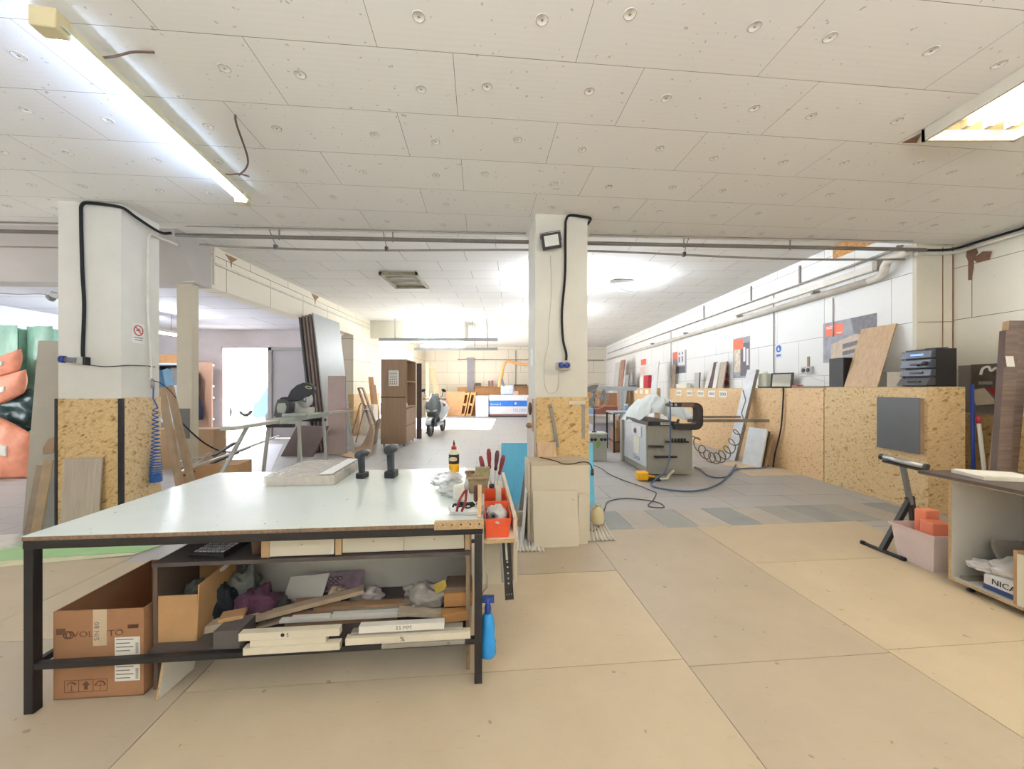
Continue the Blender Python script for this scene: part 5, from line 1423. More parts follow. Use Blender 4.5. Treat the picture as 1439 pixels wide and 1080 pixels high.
for k, px in enumerate((953, 968, 984, 1000, 1016)):
    q = onx(px, 4.70); X = 4.68 + 0.009 * (q.y - 5.56)
    o = tag(MB().bx(X - 0.006, X - 0.003, q.y - 0.15, q.y + 0.15, 1.19, 1.34).build('paper_sheet', PAPER), ['white sheet on the counter face farthest from the camera of five', 'white sheet on the counter face, second farthest of five', 'white sheet in the middle of the five on the counter face', 'white sheet on the counter face, second nearest of five', 'white sheet on the counter face, nearest of five'][k], 'sheet', 'white sheets pinned to the counter face')
    b = MB()
    for j in range(3):
        b.tube([V((X - 0.007, q.y + 0.08 - 0.08 * j + 0.03 * math.cos(a), 1.265 + 0.03 * math.sin(a))) for a in [n_ * 1.05 for n_ in range(6)]], 0.006, 4, True)
    b.build('sheet_print', INKG, o)
for k in range(5):
    tag(MB().bx(4.712, 4.716, 12.8 + 0.55 * k, 13.1 + 0.55 * k, 1.2, 1.34).build('paper_sheet', PAPER), 'white sheets in a row on the face of the farthest chipboard counter', 'sheet', 'white sheets on the farthest counter')
# grey square panel fixed to the counter face
t = thing('square_panel', 'dark grey square panel fixed to the face of the near chipboard counter', 'panel', (4.60, 4.42, 0.6))
MB().hexa([(4.585, 4.16, 0.665), (4.634, 4.16, 0.665), (4.643, 4.65, 0.665), (4.595, 4.65, 0.665)], [(4.585, 4.16, 1.285), (4.634, 4.16, 1.285), (4.643, 4.65, 1.285), (4.595, 4.65, 1.285)]).build('core', mat('panel_core', 'a58c70', 0.6, 0, 0.1), t)
MB().hexa([(4.579, 4.155, 0.66), (4.585, 4.155, 0.66), (4.595, 4.655, 0.66), (4.589, 4.655, 0.66)], [(4.579, 4.155, 1.29), (4.585, 4.155, 1.29), (4.595, 4.655, 1.29), (4.589, 4.655, 1.29)]).build('face', mat('panel_grey', '5d6064', 0.45, 0, 0.04), t)
# things on the near counter
t = thing('speaker_box', 'black square box behind the oak board on the near counter', 'box', (4.83, 5.4, 1.415))
MB().bx(4.72, 4.95, 5.27, 5.51, 1.416, 1.835).build('cabinet', mat('speaker_black', '26262c', 0.5, 0, 0.1), t, 0.006)
MB().bx(4.735, 4.935, 5.262, 5.27, 1.43, 1.82).build('front_grille', mat('grille_black', '1c1618', 0.8), t)
board('board', 'oak veneer board leaning on the wall above the near counter', 'board', (4.70, 5.24, 1.417), (4.70, 4.76, 1.417), (0.265, 0.02, 0.82), 0.012, OAKZ, mat('oak_edge', 'a78a66', 0.6))
# stereo stack
t = thing('stereo', 'black stereo stack of silver fronted units on the near counter', 'stereo', (4.8, 4.3, 1.415))
MB().bx(4.72, 4.955, 4.12, 4.44, 1.418, 1.845).build('cabinet', mat('stereo_black', '1a161c', 0.5, 0, 0.1), t, 0.006)
STV = mat('stereo_silver', '4c515b', 0.35, 0.4, 0.1)
for k, (z0, z1, dxx) in enumerate(((1.43, 1.515, -0.045), (1.535, 1.615, 0.0), (1.63, 1.725, 0.0), (1.74, 1.825, 0.01))):
    u = MB().hexa([(4.655 + dxx, 4.12, z0), (4.72, 4.12, z0), (4.72, 4.45, z0), (4.66 + dxx, 4.45, z0)], [(4.675 + dxx * 0.2, 4.12, z1), (4.72, 4.12, z1), (4.72, 4.45, z1), (4.68 + dxx * 0.2, 4.45, z1)]).build('stereo_unit', STV if k else DGREY, t, 0.006)
    X = 4.658 + dxx * 0.6
    MB().bx(X - 0.006, X + 0.015, 4.20, 4.33, z0 + 0.03, z0 + 0.05).build('display', BLKP if k != 3 else emit('display_blue', '8fb4ff', 1.5), u)
    if k == 2:
        MB().lathe((X, 4.17, 1.68), [(0.024, 0), (0.022, 0.03), (0, 0.03)], 14, RY(-90)).build('volume_knob', BLKP, u)
        MB().lathe((X, 4.24, 1.66), [(0.012, 0), (0.011, 0.02), (0, 0.02)], 12, RY(-90)).build('volume_knob', BLKP, u)
tag(MB().beam((4.80, 4.3, 1.853), (4.95, 4.2, 1.862), 0.02, 0.012).build('antenna_rod', DGREY), 'thin grey rod lying on top of the stereo stack', 'rod')
tag(MB().bx(4.72, 4.9, 4.47, 4.66, 1.418, 1.60).build('photo_card', mat('card_dull', 'b3aa98', 0.7), None, 0.003), 'pale carton between the stereo and the oak board', 'box')
# posters on the right wall
ORP = mat('poster_orange', 'f2785a', 0.5, 0, 0.03)
def poster(y0, y1, z0, z1, label, boxes, base):
    t = thing('poster', label, 'poster', (4.998, (y0 + y1) / 2, z0))
    M = frame_m((4.9985, y0, z0), (0, -1, 0), (0, 0, 1))   # x runs towards the camera, i.e. to the right in the picture
    w, h = y0 - y1, z1 - z0
    MB(M).bx(0, w, 0, h, 0, 0.002).build('sheet', base, t)
    for k, (nm, poly, m) in enumerate(boxes):
        MB(M).prism([(x * w, y * h) for x, y in poly], 0.0006 + 0.0003 * k, None, 0, 0.002).build(nm, m, t)
    return t, M, w, h
PG = mat('poster_grey', '9b9ca6', 0.5, 0, 0.25, 7)
PD = mat('poster_dark', '6d6a72', 0.5, 0, 0.3, 18)
PS = mat('poster_sand', 'c9b8a4', 0.5, 0, 0.15, 14)
PW = mat('poster_white', 'e6e4e6', 0.5, 0, 0.03)
sq = lambda x0, x1, y0, y1: [(x0, y0), (x1, y0), (x1, y1), (x0, y1)]
t, M, w, h = poster(5.94, 5.07, 1.80, 2.43, 'poster of a brick building with an orange corner block on the right wall', [('sky', sq(0, 1, 0, 1), PG), ('tree', [(0.62, 0.6), (1, 0.45), (1, 1), (0.55, 1)], PD), ('building', [(0.17, 0.08), (1, 0.2), (1, 0.5), (0.64, 0.62), (0.17, 0.45)], PS),
      ('window_band', [(0.4, 0.30), (0.95, 0.42), (0.95, 0.50), (0.4, 0.42)], PD), ('window_band', [(0.4, 0.14), (0.9, 0.24), (0.9, 0.32), (0.4, 0.24)], PD), ('orange_block', sq(0.05, 0.41, 0.66, 0.93), ORP)], PG)
b = MB(M)
for (x0, x1, y) in ((0.07, 0.24, 0.88), (0.07, 0.20, 0.84), (0.28, 0.39, 0.70)): b.bx(x0 * w, x1 * w, y * h, (y + 0.02) * h, 0.0045, 0.0056)
b.build('poster_lettering', PW, t)
poster(8.36, 7.77, 1.62, 2.5, 'poster with an orange square and grey figures behind the leaning white plank', [('picture', sq(0.05, 0.45, 0.15, 0.72), mat('poster_cream', 'd9cdb8', 0.5, 0, 0.3, 10)), ('picture', sq(0.45, 0.97, 0.05, 0.85), PD), ('bottle', sq(0.62, 0.74, 0.4, 0.75), PW), ('bottle', sq(0.8, 0.92, 0.3, 0.7), PW), ('orange_block', sq(0.02, 0.62, 0.72, 0.97), ORP)], PG)
poster(11.5, 10.6, 1.84, 2.5, 'poster with an orange square and two columns of figures on the right wall', [('panel', sq(0.36, 0.9, 0.35, 1), PW), ('picture', sq(0.05, 0.9, 0, 0.3), PD), ('figure', sq(0.45, 0.53, 0.5, 0.75), PD), ('figure', sq(0.68, 0.76, 0.5, 0.75), PD), ('figure', sq(0.45, 0.53, 0.84, 0.93), PD), ('figure', sq(0.68, 0.76, 0.84, 0.93), PD), ('orange_block', sq(0.0, 0.34, 0.66, 0.98), ORP)], PG)
poster(14.5, 13.6, 1.75, 2.5, 'small faded poster with a pink orange block, farthest along the right wall', [('orange_block', sq(0.2, 0.8, 0.7, 1.0), ORP), ('picture', sq(0.1, 0.7, 0.1, 0.6), mat('poster_pink', 'ead0c8', 0.6))], PW)
# blue safety sign
t = thing('safety_sign', 'white safety sign with a blue round symbol on the right wall', 'sign', (4.998, 6.95, 1.96))
M = frame_m((4.9985, 7.02, 1.96), (0, -1, 0), (0, 0, 1))
MB(M).bx(0, 0.17, 0, 0.27, 0, 0.002).build('plate', PW, t)
SB = mat('sign_blue', '3f78d0', 0.5)
MB(M).lathe((0.085, 0.175, 0.002), [(0.068, 0), (0.068, 0.001), (0, 0.001)], 24).build('symbol_disc', SB, t)
b = MB(M).prism([(0.06, 0.16), (0.085, 0.21), (0.11, 0.16), (0.1, 0.14), (0.07, 0.14)], 0.001, None, 0, 0.003); b.build('symbol', PW, t)
MB(M).bx(0.03, 0.14, 0.03, 0.075, 0.002, 0.003).build('text_bar', SB, t)
# wall socket and strip
t = thing('wall_socket', 'double socket on the right wall under a brown cable strip', 'socket', (4.98, 6.2, 1.6))
q = onx(1135, 4.98, 520)
MB().bx(4.95, 4.999, q.y - 0.11, q.y + 0.11, q.z - 0.05, q.z + 0.06).build('box', mat('socket_pale', 'c9cbd0', 0.5), t, 0.006)
for s in (-0.05, 0.05):
    MB().lathe((4.95, q.y + s, q.z), [(0.035, 0), (0.035, 0.012), (0, 0.012)], 14, RY(-90)).build('socket', DGREY, t)
MB().bx(4.985, 4.999, q.y - 0.02, q.y + 0.02, q.z + 0.06, q.z + 0.23).build('cable_strip', mat('strip_brown', 'a08572', 0.7), t)
cable('white_wire', 'thin white wire drooping from the double wall socket to the counter', 'wire', [(4.95, q.y, q.z - 0.05), (4.94, q.y - 0.1, q.z - 0.12), (4.92, q.y - 0.4, 1.5), (4.9, q.y - 0.6, 1.425)], 0.006, WHITE)
# things on the long counter
def onc(name, lab, cat, px0, px1, X, h, m, d=0.1, lean=0.0, group=None, z=1.401, edge=None):
    """upright piece on the counter between two picture columns"""
    p, q = onx(px0, X), onx(px1, X)
    return board(name, lab, cat, (X, p.y, z), (X, q.y, z), (lean, 0, h), d, m, edge, group)
t = thing('framed_mirror', 'small black framed mirror standing on the long counter', 'mirror', (4.8, 6.6, 1.401))
p, q = V((4.74, 6.80, 1.402)), V((4.86, 6.42, 1.402))
slab(p, q, (0.03, 0.01, 0.27), 0.02).build('frame', BLKP, t, 0.004)
d_ = (q - p); n_ = V((-d_.y, d_.x, 0)).normalized()
n_ = n_ if n_.x < 0 else -n_
slab(p + d_ * 0.10 + n_ * 0.001 + V((0, 0, 0.025)), p + d_ * 0.92 + n_ * 0.001 + V((0, 0, 0.025)), (0.026, 0.009, 0.22), 0.002, False).build('mirror_glass', mat('mirror_glass', 'c9ccca', 0.06, 1.0, 0.01), t)
t = thing('canister', 'cream plastic container beside the framed mirror on the long counter', 'container', (4.86, 7.1, 1.401))
MB().bx(4.78, 4.95, 6.98, 7.20, 1.402, 1.68).build('body', mat('container_cream', 'd9d9c4', 0.4), t, 0.03)
MB().cyl((4.86, 7.09, 1.68), (4.86, 7.09, 1.72), 0.03, 12).build('cap', PAPER, t)
cable('black_cable', 'black cable bunched on the long counter and hanging over its edge', 'cable', [(4.86, 7.3, 1.44), (4.80, 7.2, 1.415), (4.74, 7.0, 1.415), (4.72, 6.7, 1.415), (4.70, 6.45, 1.415), (4.675, 6.38, 1.40), (4.66, 6.36, 1.2), (4.65, 6.40, 0.7), (4.62, 6.5, 0.25), (4.55, 6.45, 0.02)], 0.012, RUBBER)
onc('board', 'flat brown boards stacked on the long counter near the wall socket', 'board', 1114, 1158, 4.74, 0.03, BROWNX, 0.15)
lbox('red_box', 'small red box beside the framed mirror on the long counter', 'box', V((4.78, 6.2, 1.402)), (1, 0, 0), 0.1, 0.12, 0.05, mat('box_red', 'c9485a', 0.5))
for (a, c, X, h, m, e, ln, lab) in ((975, 982, 4.80, 0.40, LGREY, BLKP, 0.02, 'short grey board with a dark edge standing on the long counter'),
                                 (990, 994.5, 4.74, 0.60, WHITE, DGREY, 0.16, 'slanted white board with a dark edge, leftmost of the leaning boards on the long counter'),
                                 (996, 1000, 4.76, 0.62, mat('board_plum', '5b4650', 0.6), BROWNZ, 0.12, 'slanted plum brown board leaning on the long counter'),
                                 (1001, 1006, 4.77, 0.60, WHITE, WHITE, 0.10, 'plain white board leaning between the plum and beige boards'),
                                 (1007, 1015, 4.79, 0.60, GREYV, mat('board_taupe', 'a5927c', 0.6), 0.10, 'beige board leaning rightmost on the long counter')):
    onc('board', lab, 'board', a, c, X, h, m, 0.03, ln, None, 1.402, e)
t = thing('hanging_tool', 'red handled tool hanging on the right wall above the long counter', 'tool', (4.98, 8.15, 1.5))
q = onx(1022, 4.98)
MB().tube([(4.985, q.y, 2.02), (4.985, q.y, 1.78)], 0.012, 6).build('cord', mat('tool_red', 'a03c34', 0.5), t)
MB().ell((4.975, q.y, 1.68), (0.02, 0.05, 0.09)).build('handle', MC['tool_red'], t)
MB().ell((4.975, q.y + 0.05, 1.52), (0.02, 0.12, 0.07)).build('head', MC['tool_red'], t)
onc('board', 'low white box standing under the poster with two columns on the long counter', 'box', 950, 965, 4.80, 0.12, PAPER, 0.1)
# tall panels standing on the floor along the counters
board('veneer_sheet', 'tall white panel leaning in the gap between the chipboard counters', 'panel', (4.40, 12.05, 0.002), (4.28, 11.3, 0.002), (0.20, 0.0, 2.22), 0.03, mat('panel_white', 'e9edf2', 0.4), WHITE)
onc('tall_board', 'brown board leaning beside the tall white panel in the counter gap', 'board', 936.5, 940.5, 4.72, 2.1, mat('board_tan', 'b9a58c', 0.6), 0.03, 0.18, None, 0.002)
t5b = board('plank', 'narrow white plank with a grey edge leaning on the long counter', 'plank', (4.22, 7.30, 0.002), (4.27, 7.10, 0.002), (0.42, 0.0, 1.76), 0.075, mat('plank_white', 'dfe3e8', 0.45), mat('plank_edge', '9c9488', 0.7))
for k, (o_, m, e, h_, lab) in enumerate(((0.0, mat('offcut_white', 'dfe4ea', 0.4), WHITE, 0.67, 'white square board leaning on the long counter by the floor'),
                                    (0.035, BLKP, mat('offcut_dark', '4a3c34', 0.6), 0.63, 'dark board behind the white square board'),
                                    (0.09, mat('offcut_tan', 'b89a72', 0.6), mat('offcut_tan2', 'a68a64', 0.6), 0.58, 'tan board rearmost of the three against the long counter'))):
    board('board', lab, 'board', (4.26 + o_, 6.86, 0.003), (4.36 + o_, 6.50, 0.003), (0.16, 0.05, h_), 0.03, m, e)
for (quad, lab) in ((((1006, 651), (1040, 648), (1090, 655), (1046, 659)), 'pale hardboard sheet lying on the floor by the leaning white plank'), (((1036, 661), (1098, 658.5), (1132, 667), (1054, 669.5)), 'pale hardboard sheet lying on the floor along the long counter')):
    P = [flo(*q) for q in quad]
    tag(MB().hexa(P, [p + V((0, 0, 0.006)) for p in P]).build('hardboard_sheet', mat('hardboard_pale', 'd3bfa2', 0.6, 0, 0.05)), lab, 'sheet')
# things on the far counter
for (a, c, h, m, lab) in ((905, 911, 0.45, mat('far_red', 'c03040', 0.5), 'red box standing on the farthest chipboard counter'), (899, 904, 0.42, PAPER, 'pale box beside the red box on the farthest counter'), (882, 890, 0.10, DGREY, 'dark tools lying on the farthest counter')):
    onc('box', lab, 'box', a, c, 4.78, h, m, 0.12)
for (a, c, X, h, m, lab) in ((857, 863, 4.3, 2.5, LGREY, 'tall grey board farthest along the right wall'), (864, 869, 4.3, 2.55, mat('far_brown', 'a57f70', 0.6, 0, 0.2), 'tall brown board beside the far grey boards'), (870, 875, 4.3, 1.9, mat('far_grey', '9b9b9c', 0.6), 'shorter grey board beside the tall brown board')):
    onc('tall_board', lab, 'board', a, c, X, h, m, 0.04, 0.25, None, 0.002)

# ---------------- roller stand
t = thing('roller_stand', 'black folding roller stand with a steel roller', 'stand', (3.2, 3.15, 0))
ra, rb = V((3.23, 3.22, 0.80)), V((3.30, 2.96, 0.772))
MB().cyl(ra, rb, 0.024, 18).build('roller', STEEL, t)
for p_ in (ra, rb):
    MB().cyl(p_ + (p_ - (ra + rb) / 2).normalized() * 0.001, p_ + (p_ - (ra + rb) / 2).normalized() * 0.022, 0.026, 16).build('roller_cap', BLKP, t)
MB().beam(ra + V((0, 0, -0.034)), rb + V((0, 0, -0.034)), 0.03, 0.018).build('cradle', BLACK, t, 0.002)
mid = (ra + rb) / 2 + V((0, 0, -0.04))
kn = V((3.36, 3.12, 0.42))
MB().beam(mid, kn, 0.03, 0.03, (0, 1, 0)).build('post', mat('stand_grey2', '7d7f80', 0.4, 0.4), t, 0.002)
fa, fb_ = flo(1213, 765), flo(1269, 788)
fm = (fa + fb_) / 2 + V((0, 0, 0.025))
MB().beam(kn + V((0.0, 0, 0.05)), fm, 0.036, 0.036, (0, 1, 0)).build('leg', BLACK, t, 0.002)
ga, gb = V((3.50, 3.36, 0.025)), V((3.56, 3.10, 0.025))
MB().beam(kn + V((0.0, 0, 0.07)), (ga + gb) / 2, 0.036, 0.036, (0, 1, 0)).build('leg', BLACK, t, 0.002)
for (a, c) in ((fa + V((0, 0, 0.018)), fb_ + V((0, 0, 0.018))), (ga - V((0, 0, 0.007)), gb - V((0, 0, 0.007)))):
    MB().cyl(a, c, 0.015, 12).build('foot_bar', BLACK, t)
    for p_ in (a, c):
        e = (p_ - (a + c) / 2).normalized()
        MB().cyl(p_ - e * 0.02, p_ + e * 0.015, 0.0178, 12).build('foot_cap', RUBBER, t)
MB().cyl(kn + V((-0.04, 0, 0.05)), kn + V((0.03, -0.0, 0.05)), 0.013, 10).build('knob', BLKP, t)

# ---------------- pink bin
t = thing('plastic_tub', 'translucent pinkish plastic tub on the floor beside the open cabinet', 'tub', (3.32, 2.92, 0))
PK = mat('tub_pink', 'efdcd8', 0.3, 0, 0.05, 6, 0, alpha=0.82)
def tubring(g, z): return [(3.19 - g, 2.80 - g, z), (3.47 + g, 2.80 - g, z), (3.47 + g, 3.06 + g, z), (3.19 - g, 3.06 + g, z)]
b = MB()
lo, hi = tubring(0.0, 0.004), tubring(0.028, 0.285)
li, hi2 = tubring(-0.004, 0.008), tubring(0.024, 0.285)
b.add(lo + hi + li + hi2, [(0, 1, 2, 3), (0, 1, 5, 4), (1, 2, 6, 5), (2, 3, 7, 6), (3, 0, 4, 7), (8, 9, 10, 11), (8, 9, 13, 12), (9, 10, 14, 13), (10, 11, 15, 14), (11, 8, 12, 15), (4, 5, 13, 12), (5, 6, 14, 13), (6, 7, 15, 14), (7, 4, 12, 15)])
b.build('tub', PK, t)
b = MB()
r0, r1 = tubring(0.04, 0.27), tubring(0.04, 0.29); i0, i1 = tubring(0.029, 0.27), tubring(0.029, 0.29)
b.add(r0 + r1 + i0 + i1, [(0, 1, 5, 4), (1, 2, 6, 5), (2, 3, 7, 6), (3, 0, 4, 7), (8, 9, 13, 12), (9, 10, 14, 13), (10, 11, 15, 14), (11, 8, 12, 15), (4, 5, 13, 12), (5, 6, 14, 13), (6, 7, 15, 14), (7, 4, 12, 15), (0, 1, 9, 8), (1, 2, 10, 9), (2, 3, 11, 10), (3, 0, 8, 11)])
b.build('rim', mat('tub_rim', 'dcc3bc', 0.35), t)
OR2 = mat('orange_bright', 'f48f6c', 0.4, 0, 0.05)
lbox('orange_case', 'orange box in the pink tub, nearer the stand', 'box', V((3.23, 2.84, 0.22)), (0.9, -0.2, 0), 0.15, 0.12, 0.14, OR2, None, 0.008)
lbox('orange_case', 'taller orange box at the back of the pink tub', 'box', V((3.30, 2.95, 0.22)), (0.95, 0.1, 0), 0.13, 0.08, 0.20, OR2, None, 0.008)
# ---------------- open white cabinet with brown counter
t = thing('open_cabinet', 'white open fronted cabinet with a dark brown counter top at the right', 'cabinet', (3.4, 2.3, 0))
CW = mat('cabinet_white', 'd9d6cd', 0.5, 0, 0.03)
MB().bx(3.07, 3.75, 1.5, 2.80, 0.757, 0.78).build('counter_top', mat('counter_brown', '4f4440', 0.4, 0, 0.12, 12), t, 0.002)
MB().bx(3.072, 3.74, 1.5, 2.795, 0.752, 0.757).build('counter_edge', CHIP, t)
MB().bx(3.10, 3.63, 2.61, 2.628, 0.05, 0.752).build('end_panel', CW, t)
MB().bx(3.098, 3.10, 2.61, 2.628, 0.05, 0.752).build('edge_strip', CHIP, t)
MB().bx(3.10, 3.63, 1.5, 2.61, 0.05, 0.068).build('bottom_panel', CW, t)
MB().bx(3.098, 3.10, 1.5, 2.61, 0.05, 0.068).build('edge_strip', CHIP, t)
MB().bx(3.63, 3.642, 1.5, 2.628, 0.05, 0.752).build('back_panel', mat('cabinet_back', '4a3d38', 0.6), t)
MB().bx(3.10, 3.55, 2.27, 2.288, 0.068, 0.40).build('divider', [mat('divider_wood', 'b08c64', 0.6)], t)
MB().bx(3.095, 3.11, 1.5, 2.268, 0.07, 0.385).build('drawer_front', CREAM, t)
for y in (2.55, 2.0):
    MB().lathe((3.16, y, 0.001), [(0.022, 0), (0.022, 0.012), (0.012, 0.016), (0.012, 0.049), (0, 0.049)], 14).build('foot', BLKP, t)
# bag of powder in the cabinet
t = thing('sack', 'white sack with a blue band and black lettering in the open cabinet', 'sack', (3.3, 2.42, 0.068))
b = MB().hexa([(3.13, 2.30, 0.07), (3.55, 2.30, 0.07), (3.55, 2.46, 0.07), (3.13, 2.46, 0.07)], [(3.135, 2.30, 0.19), (3.55, 2.30, 0.24), (3.55, 2.47, 0.23), (3.135, 2.465, 0.17)])
b.build('body', mat('sack_white', 'e4e2de', 0.5, 0, 0.04), t, 0.012)
MB().blob((3.33, 2.39, 0.22), (0.19, 0.085, 0.07), 41, 0.3, 2.4, 44, 26, 0.16).build('folds', MC['sack_white'], t)
MB().bx(3.127, 3.1345, 2.305, 2.455, 0.078, 0.108).build('blue_band', mat('band_blue', '29406f', 0.5), t)
text_mesh('NICA', 0.05, frame_m((3.128, 2.355, 0.14), (0, -1, 0), (0.02, 0, 1)), 'lettering', INK, t, 0.0008, 'CENTER', 1.0)
tag(MB().grid(lambda i, j: V((3.30 + 0.28 * i, 2.50 + 0.05 * math.sin(j * 2), 0.22 + 0.14 * j - 0.02 * i)), 8, 6).build('paper_bag', mat('paper_grey', '9c968a', 0.7, 0, 0.1), None, 0, 0.002), 'grey paper sheet behind the white sack in the cabinet', 'paper')
tag(MB().blob((3.20, 2.50, 0.20), (0.085, 0.06, 0.03), 43, 0.4, 2.5).build('paper_wrap', MC['sack_white']), 'crumpled white wrapping hanging off the end of the white sack', 'wrapping')
tag(slab(V((3.14, 2.55, 0.0695)), V((3.30, 2.55, 0.0695)), (0, 0.04, 0.02), 0.03).build('wood_offcut', mat('offcut_grey', '8c8272', 0.7)), 'small grey wood offcut on the cabinet floor behind the sack', 'offcut')
# papers on the counter
t = thing('book', 'white catalogue with a loose sheet lying on the dark brown counter', 'book', (3.3, 2.5, 0.78))
MB().box((3.36, 2.56, 0.792), (0.34, 0.24, 0.022), RZ(-14)).build('pages', mat('pages', 'd8d3c6', 0.7), t, 0.002)
MB().box((3.35, 2.57, 0.806), (0.31, 0.22, 0.002), RZ(-22)).build('loose_sheet', PAPER, t)
# ---------------- boards leaning in the right corner
BD2 = wood('dark_walnut', '5f4f48', '85746a', 'x')
board('tall_board', 'tall brown veneer board with a paper label in the right corner', 'board', (4.28, 3.30, 0.002), (4.41, 3.30, 0.002), (0.42, 0.22, 1.95), 0.05, BD2, mat('edge_brown', '4f3f38', 0.6))
lb = MB(frame_m((4.635, 3.467, 1.60), (1, 0, 0), (0.42, 0.22, 1.95))).bx(0, 0.075, 0, 0.10, 0.001, 0.002)
o = lb.build('paper_label', PAPER); tag(o, 'white paper label stuck on the tall brown board', 'label')
board('tall_board', 'taller brown board with a tan edge behind the labelled one', 'board', (4.48, 3.48, 0.002), (4.70, 3.48, 0.002), (0.40, 0.15, 2.06), 0.05, BD2, mat('edge_tan', 'a1815c', 0.6))
board('tall_board', 'dark brown board at the right picture edge, above the counter', 'board', (4.47, 3.17, 0.002), (4.8, 3.17, 0.002), (0.30, 0.15, 1.45), 0.03, BD2, mat('edge_dark', '43342f', 0.6))
tag(slab((5.317, 4.40, 1.115), (5.326, 3.98, 1.115), (0, 0, 0.55), 0.012, False).build('pin_board', mat('pin_grey', '7f7c78', 0.7, 0, 0.05)), 'grey pin board on the near right wall behind the leaning boards', 'board')
t = thing('magazine_page', 'dark magazine page with a pale curved shape pinned to the grey board', 'page', (5.3, 4.2, 1.4))
M = frame_m((5.296, 4.27, 1.40), (0.021, -1, 0), (0, 0, 1))
MB(M).bx(0, 0.26, 0, 0.27, 0, 0.002).build('page', mat('page_dark', '5c5348', 0.5, 0, 0.3, 14), t)
MB(M).tube(spl([(0.09, 0.15, 0.004), (0.11, 0.22, 0.004), (0.16, 0.235, 0.004), (0.18, 0.19, 0.004), (0.22, 0.22, 0.004), (0.245, 0.20, 0.004)], 5), 0.012, 6).build('swirl', PAPER, t)
MB(M).bx(0.07, 0.19, 0.04, 0.075, 0.002, 0.003).build('plate_shape', mat('page_pale', '9a9388', 0.5), t)
t = thing('leaflet', 'cream and red leaflet pinned slanted below the dark page', 'leaflet', (5.3, 4.2, 1.2))
M = frame_m((5.294, 4.27, 1.20), (0.021, -1, 0), (0, 0, 1))
MB(M).prism([(0.0, 0.17), (0.12, 0.20), (0.24, 0.03), (0.05, 0.0)], 0.002).build('leaflet', mat('leaflet_cream', 'd6c9ae', 0.6), t)
MB(M).prism([(0.13, 0.2), (0.25, 0.2), (0.25, 0.07)], 0.003).build('red_corner', mat('leaflet_red', 'a83a3a', 0.6), t)
tag(MB().tube([(5.02, 4.02, 0.005), (5.01, 4.03, 1.44)], 0.016, 10).build('blue_pole', mat('pole_blue', '23409c', 0.4)), 'blue pole standing at the end of the near counter', 'pole')
t = thing('broom_stick', 'white stick with a red tip leaning beside the blue pole', 'stick', (5.08, 3.98, 0))
MB().tube([(5.04, 3.90, 0.005), (5.02, 3.98, 1.02)], 0.017, 10).build('stick', PAPER, t)
MB().tube([(5.02, 3.98, 1.02), (5.018, 3.985, 1.10)], 0.019, 10).build('tip', mat('tip_red', 'b03040', 0.5), t)
# ================================================================== LEFT SIDE
# boards around the left pillar
board('veneer_sheet', 'tall beige panel with a dark left edge leaning beside the left pillar', 'panel', (-4.70, 3.55, 0.003), (-4.36, 3.68, 0.003), (0.0, 0.12, 1.87), 0.02, mat('panel_beige', 'b5aea0', 0.5, 0, 0.05), DGREY)
for (px0, px1, top, Y, m, e, lab) in ((40, 52, 655, 3.46, mat('raw_brown', '8c7a66', 0.7, 0, 0.2), CHIP, 'narrow brown board, leftmost of the offcuts before the tall beige panel'), (50, 64, 648, 3.44, mat('raw_tan', 'a38b6c', 0.7, 0, 0.2), CHIP, 'tan board in the middle of the offcuts before the tall beige panel'), (66, 84, 646, 3.42, mat('raw_grey', '7f7c78', 0.6, 0, 0.1), CHIP, 'grey board, rightmost of the offcuts before the tall beige panel')):
    p, q = at(px0, 750, Y), at(px1, 750, Y)
    z = at(px0, top, Y).z
    board('board', lab, 'board', V((p.x - 0.03, Y - 0.02, 0.003)), V((q.x - 0.03, Y - 0.02, 0.003)), (0.05, 0.06, z), 0.016, m, e)
t = thing('wooden_hook', 'small brown wooden piece standing above the offcuts beside the left pillar', 'offcut', at(72, 640, 3.44))
c = at(73, 626, 3.47)
MB().prism([(-0.05, -0.08), (0.045, -0.06), (0.05, 0.09), (-0.02, 0.06), (-0.06, -0.02)], 0.02, frame_m(c, (1, 0, 0), (0, 0.1, 1))).build('piece', mat('hook_brown', '9a7d5f', 0.7, 0, 0.15), t, 0.003)
p, q = PLp(0.085, -0.09, Z0 + 0.002), PLp(0.37, -0.09, Z0 + 0.002)
board('board', 'grey veneer board leaning on the chipboard front of the left pillar', 'board', p, q, PL.to_3x3() @ V((0.0, 0.045, 0.72)), 0.014, GREYV, GREYV)
for P, lab in (((flo(-90, 757), flo(36, 752), flo(30, 772), flo(-90, 780)), 'corrugated white sheet lying on the floor at the far left'),):
    def cf(i, j, P=P):
        a = P[0].lerp(P[1], i); c = P[3].lerp(P[2], i); q = a.lerp(c, j)
        return (q.x, q.y, 0.014 + 0.007 * math.sin(j * 2 * math.pi * 5))
    tag(MB().grid(cf, 6, 60).build('corrugated_sheet', MC['corrugated_white'], None, 0, 0.002), lab, 'sheet')
# green sheet on the floor
P = [flo(-60, 803), flo(186, 781), flo(238, 763), flo(30, 760)]
t = thing('green_sheet', 'pale green sheet with a cream edge on the floor behind the workbench', 'sheet', P[1])
q = [P[0], P[1], P[2], P[3]]
MB().hexa([p + V((0, 0, 0.006)) for p in q], [p + V((0, 0, 0.010)) for p in q]).build('base_sheet', mat('sheet_cream', 'd8d2b2', 0.6), t)
q = [P[0].lerp(P[3], 0.22), P[1].lerp(P[2], 0.22), P[2], P[3]]
MB().hexa([p + V((0, 0, 0.0105)) for p in q], [p + V((0, 0, 0.013)) for p in q]).build('green_layer', mat('sheet_green', 'a9cf95', 0.6, 0, 0.05), t)
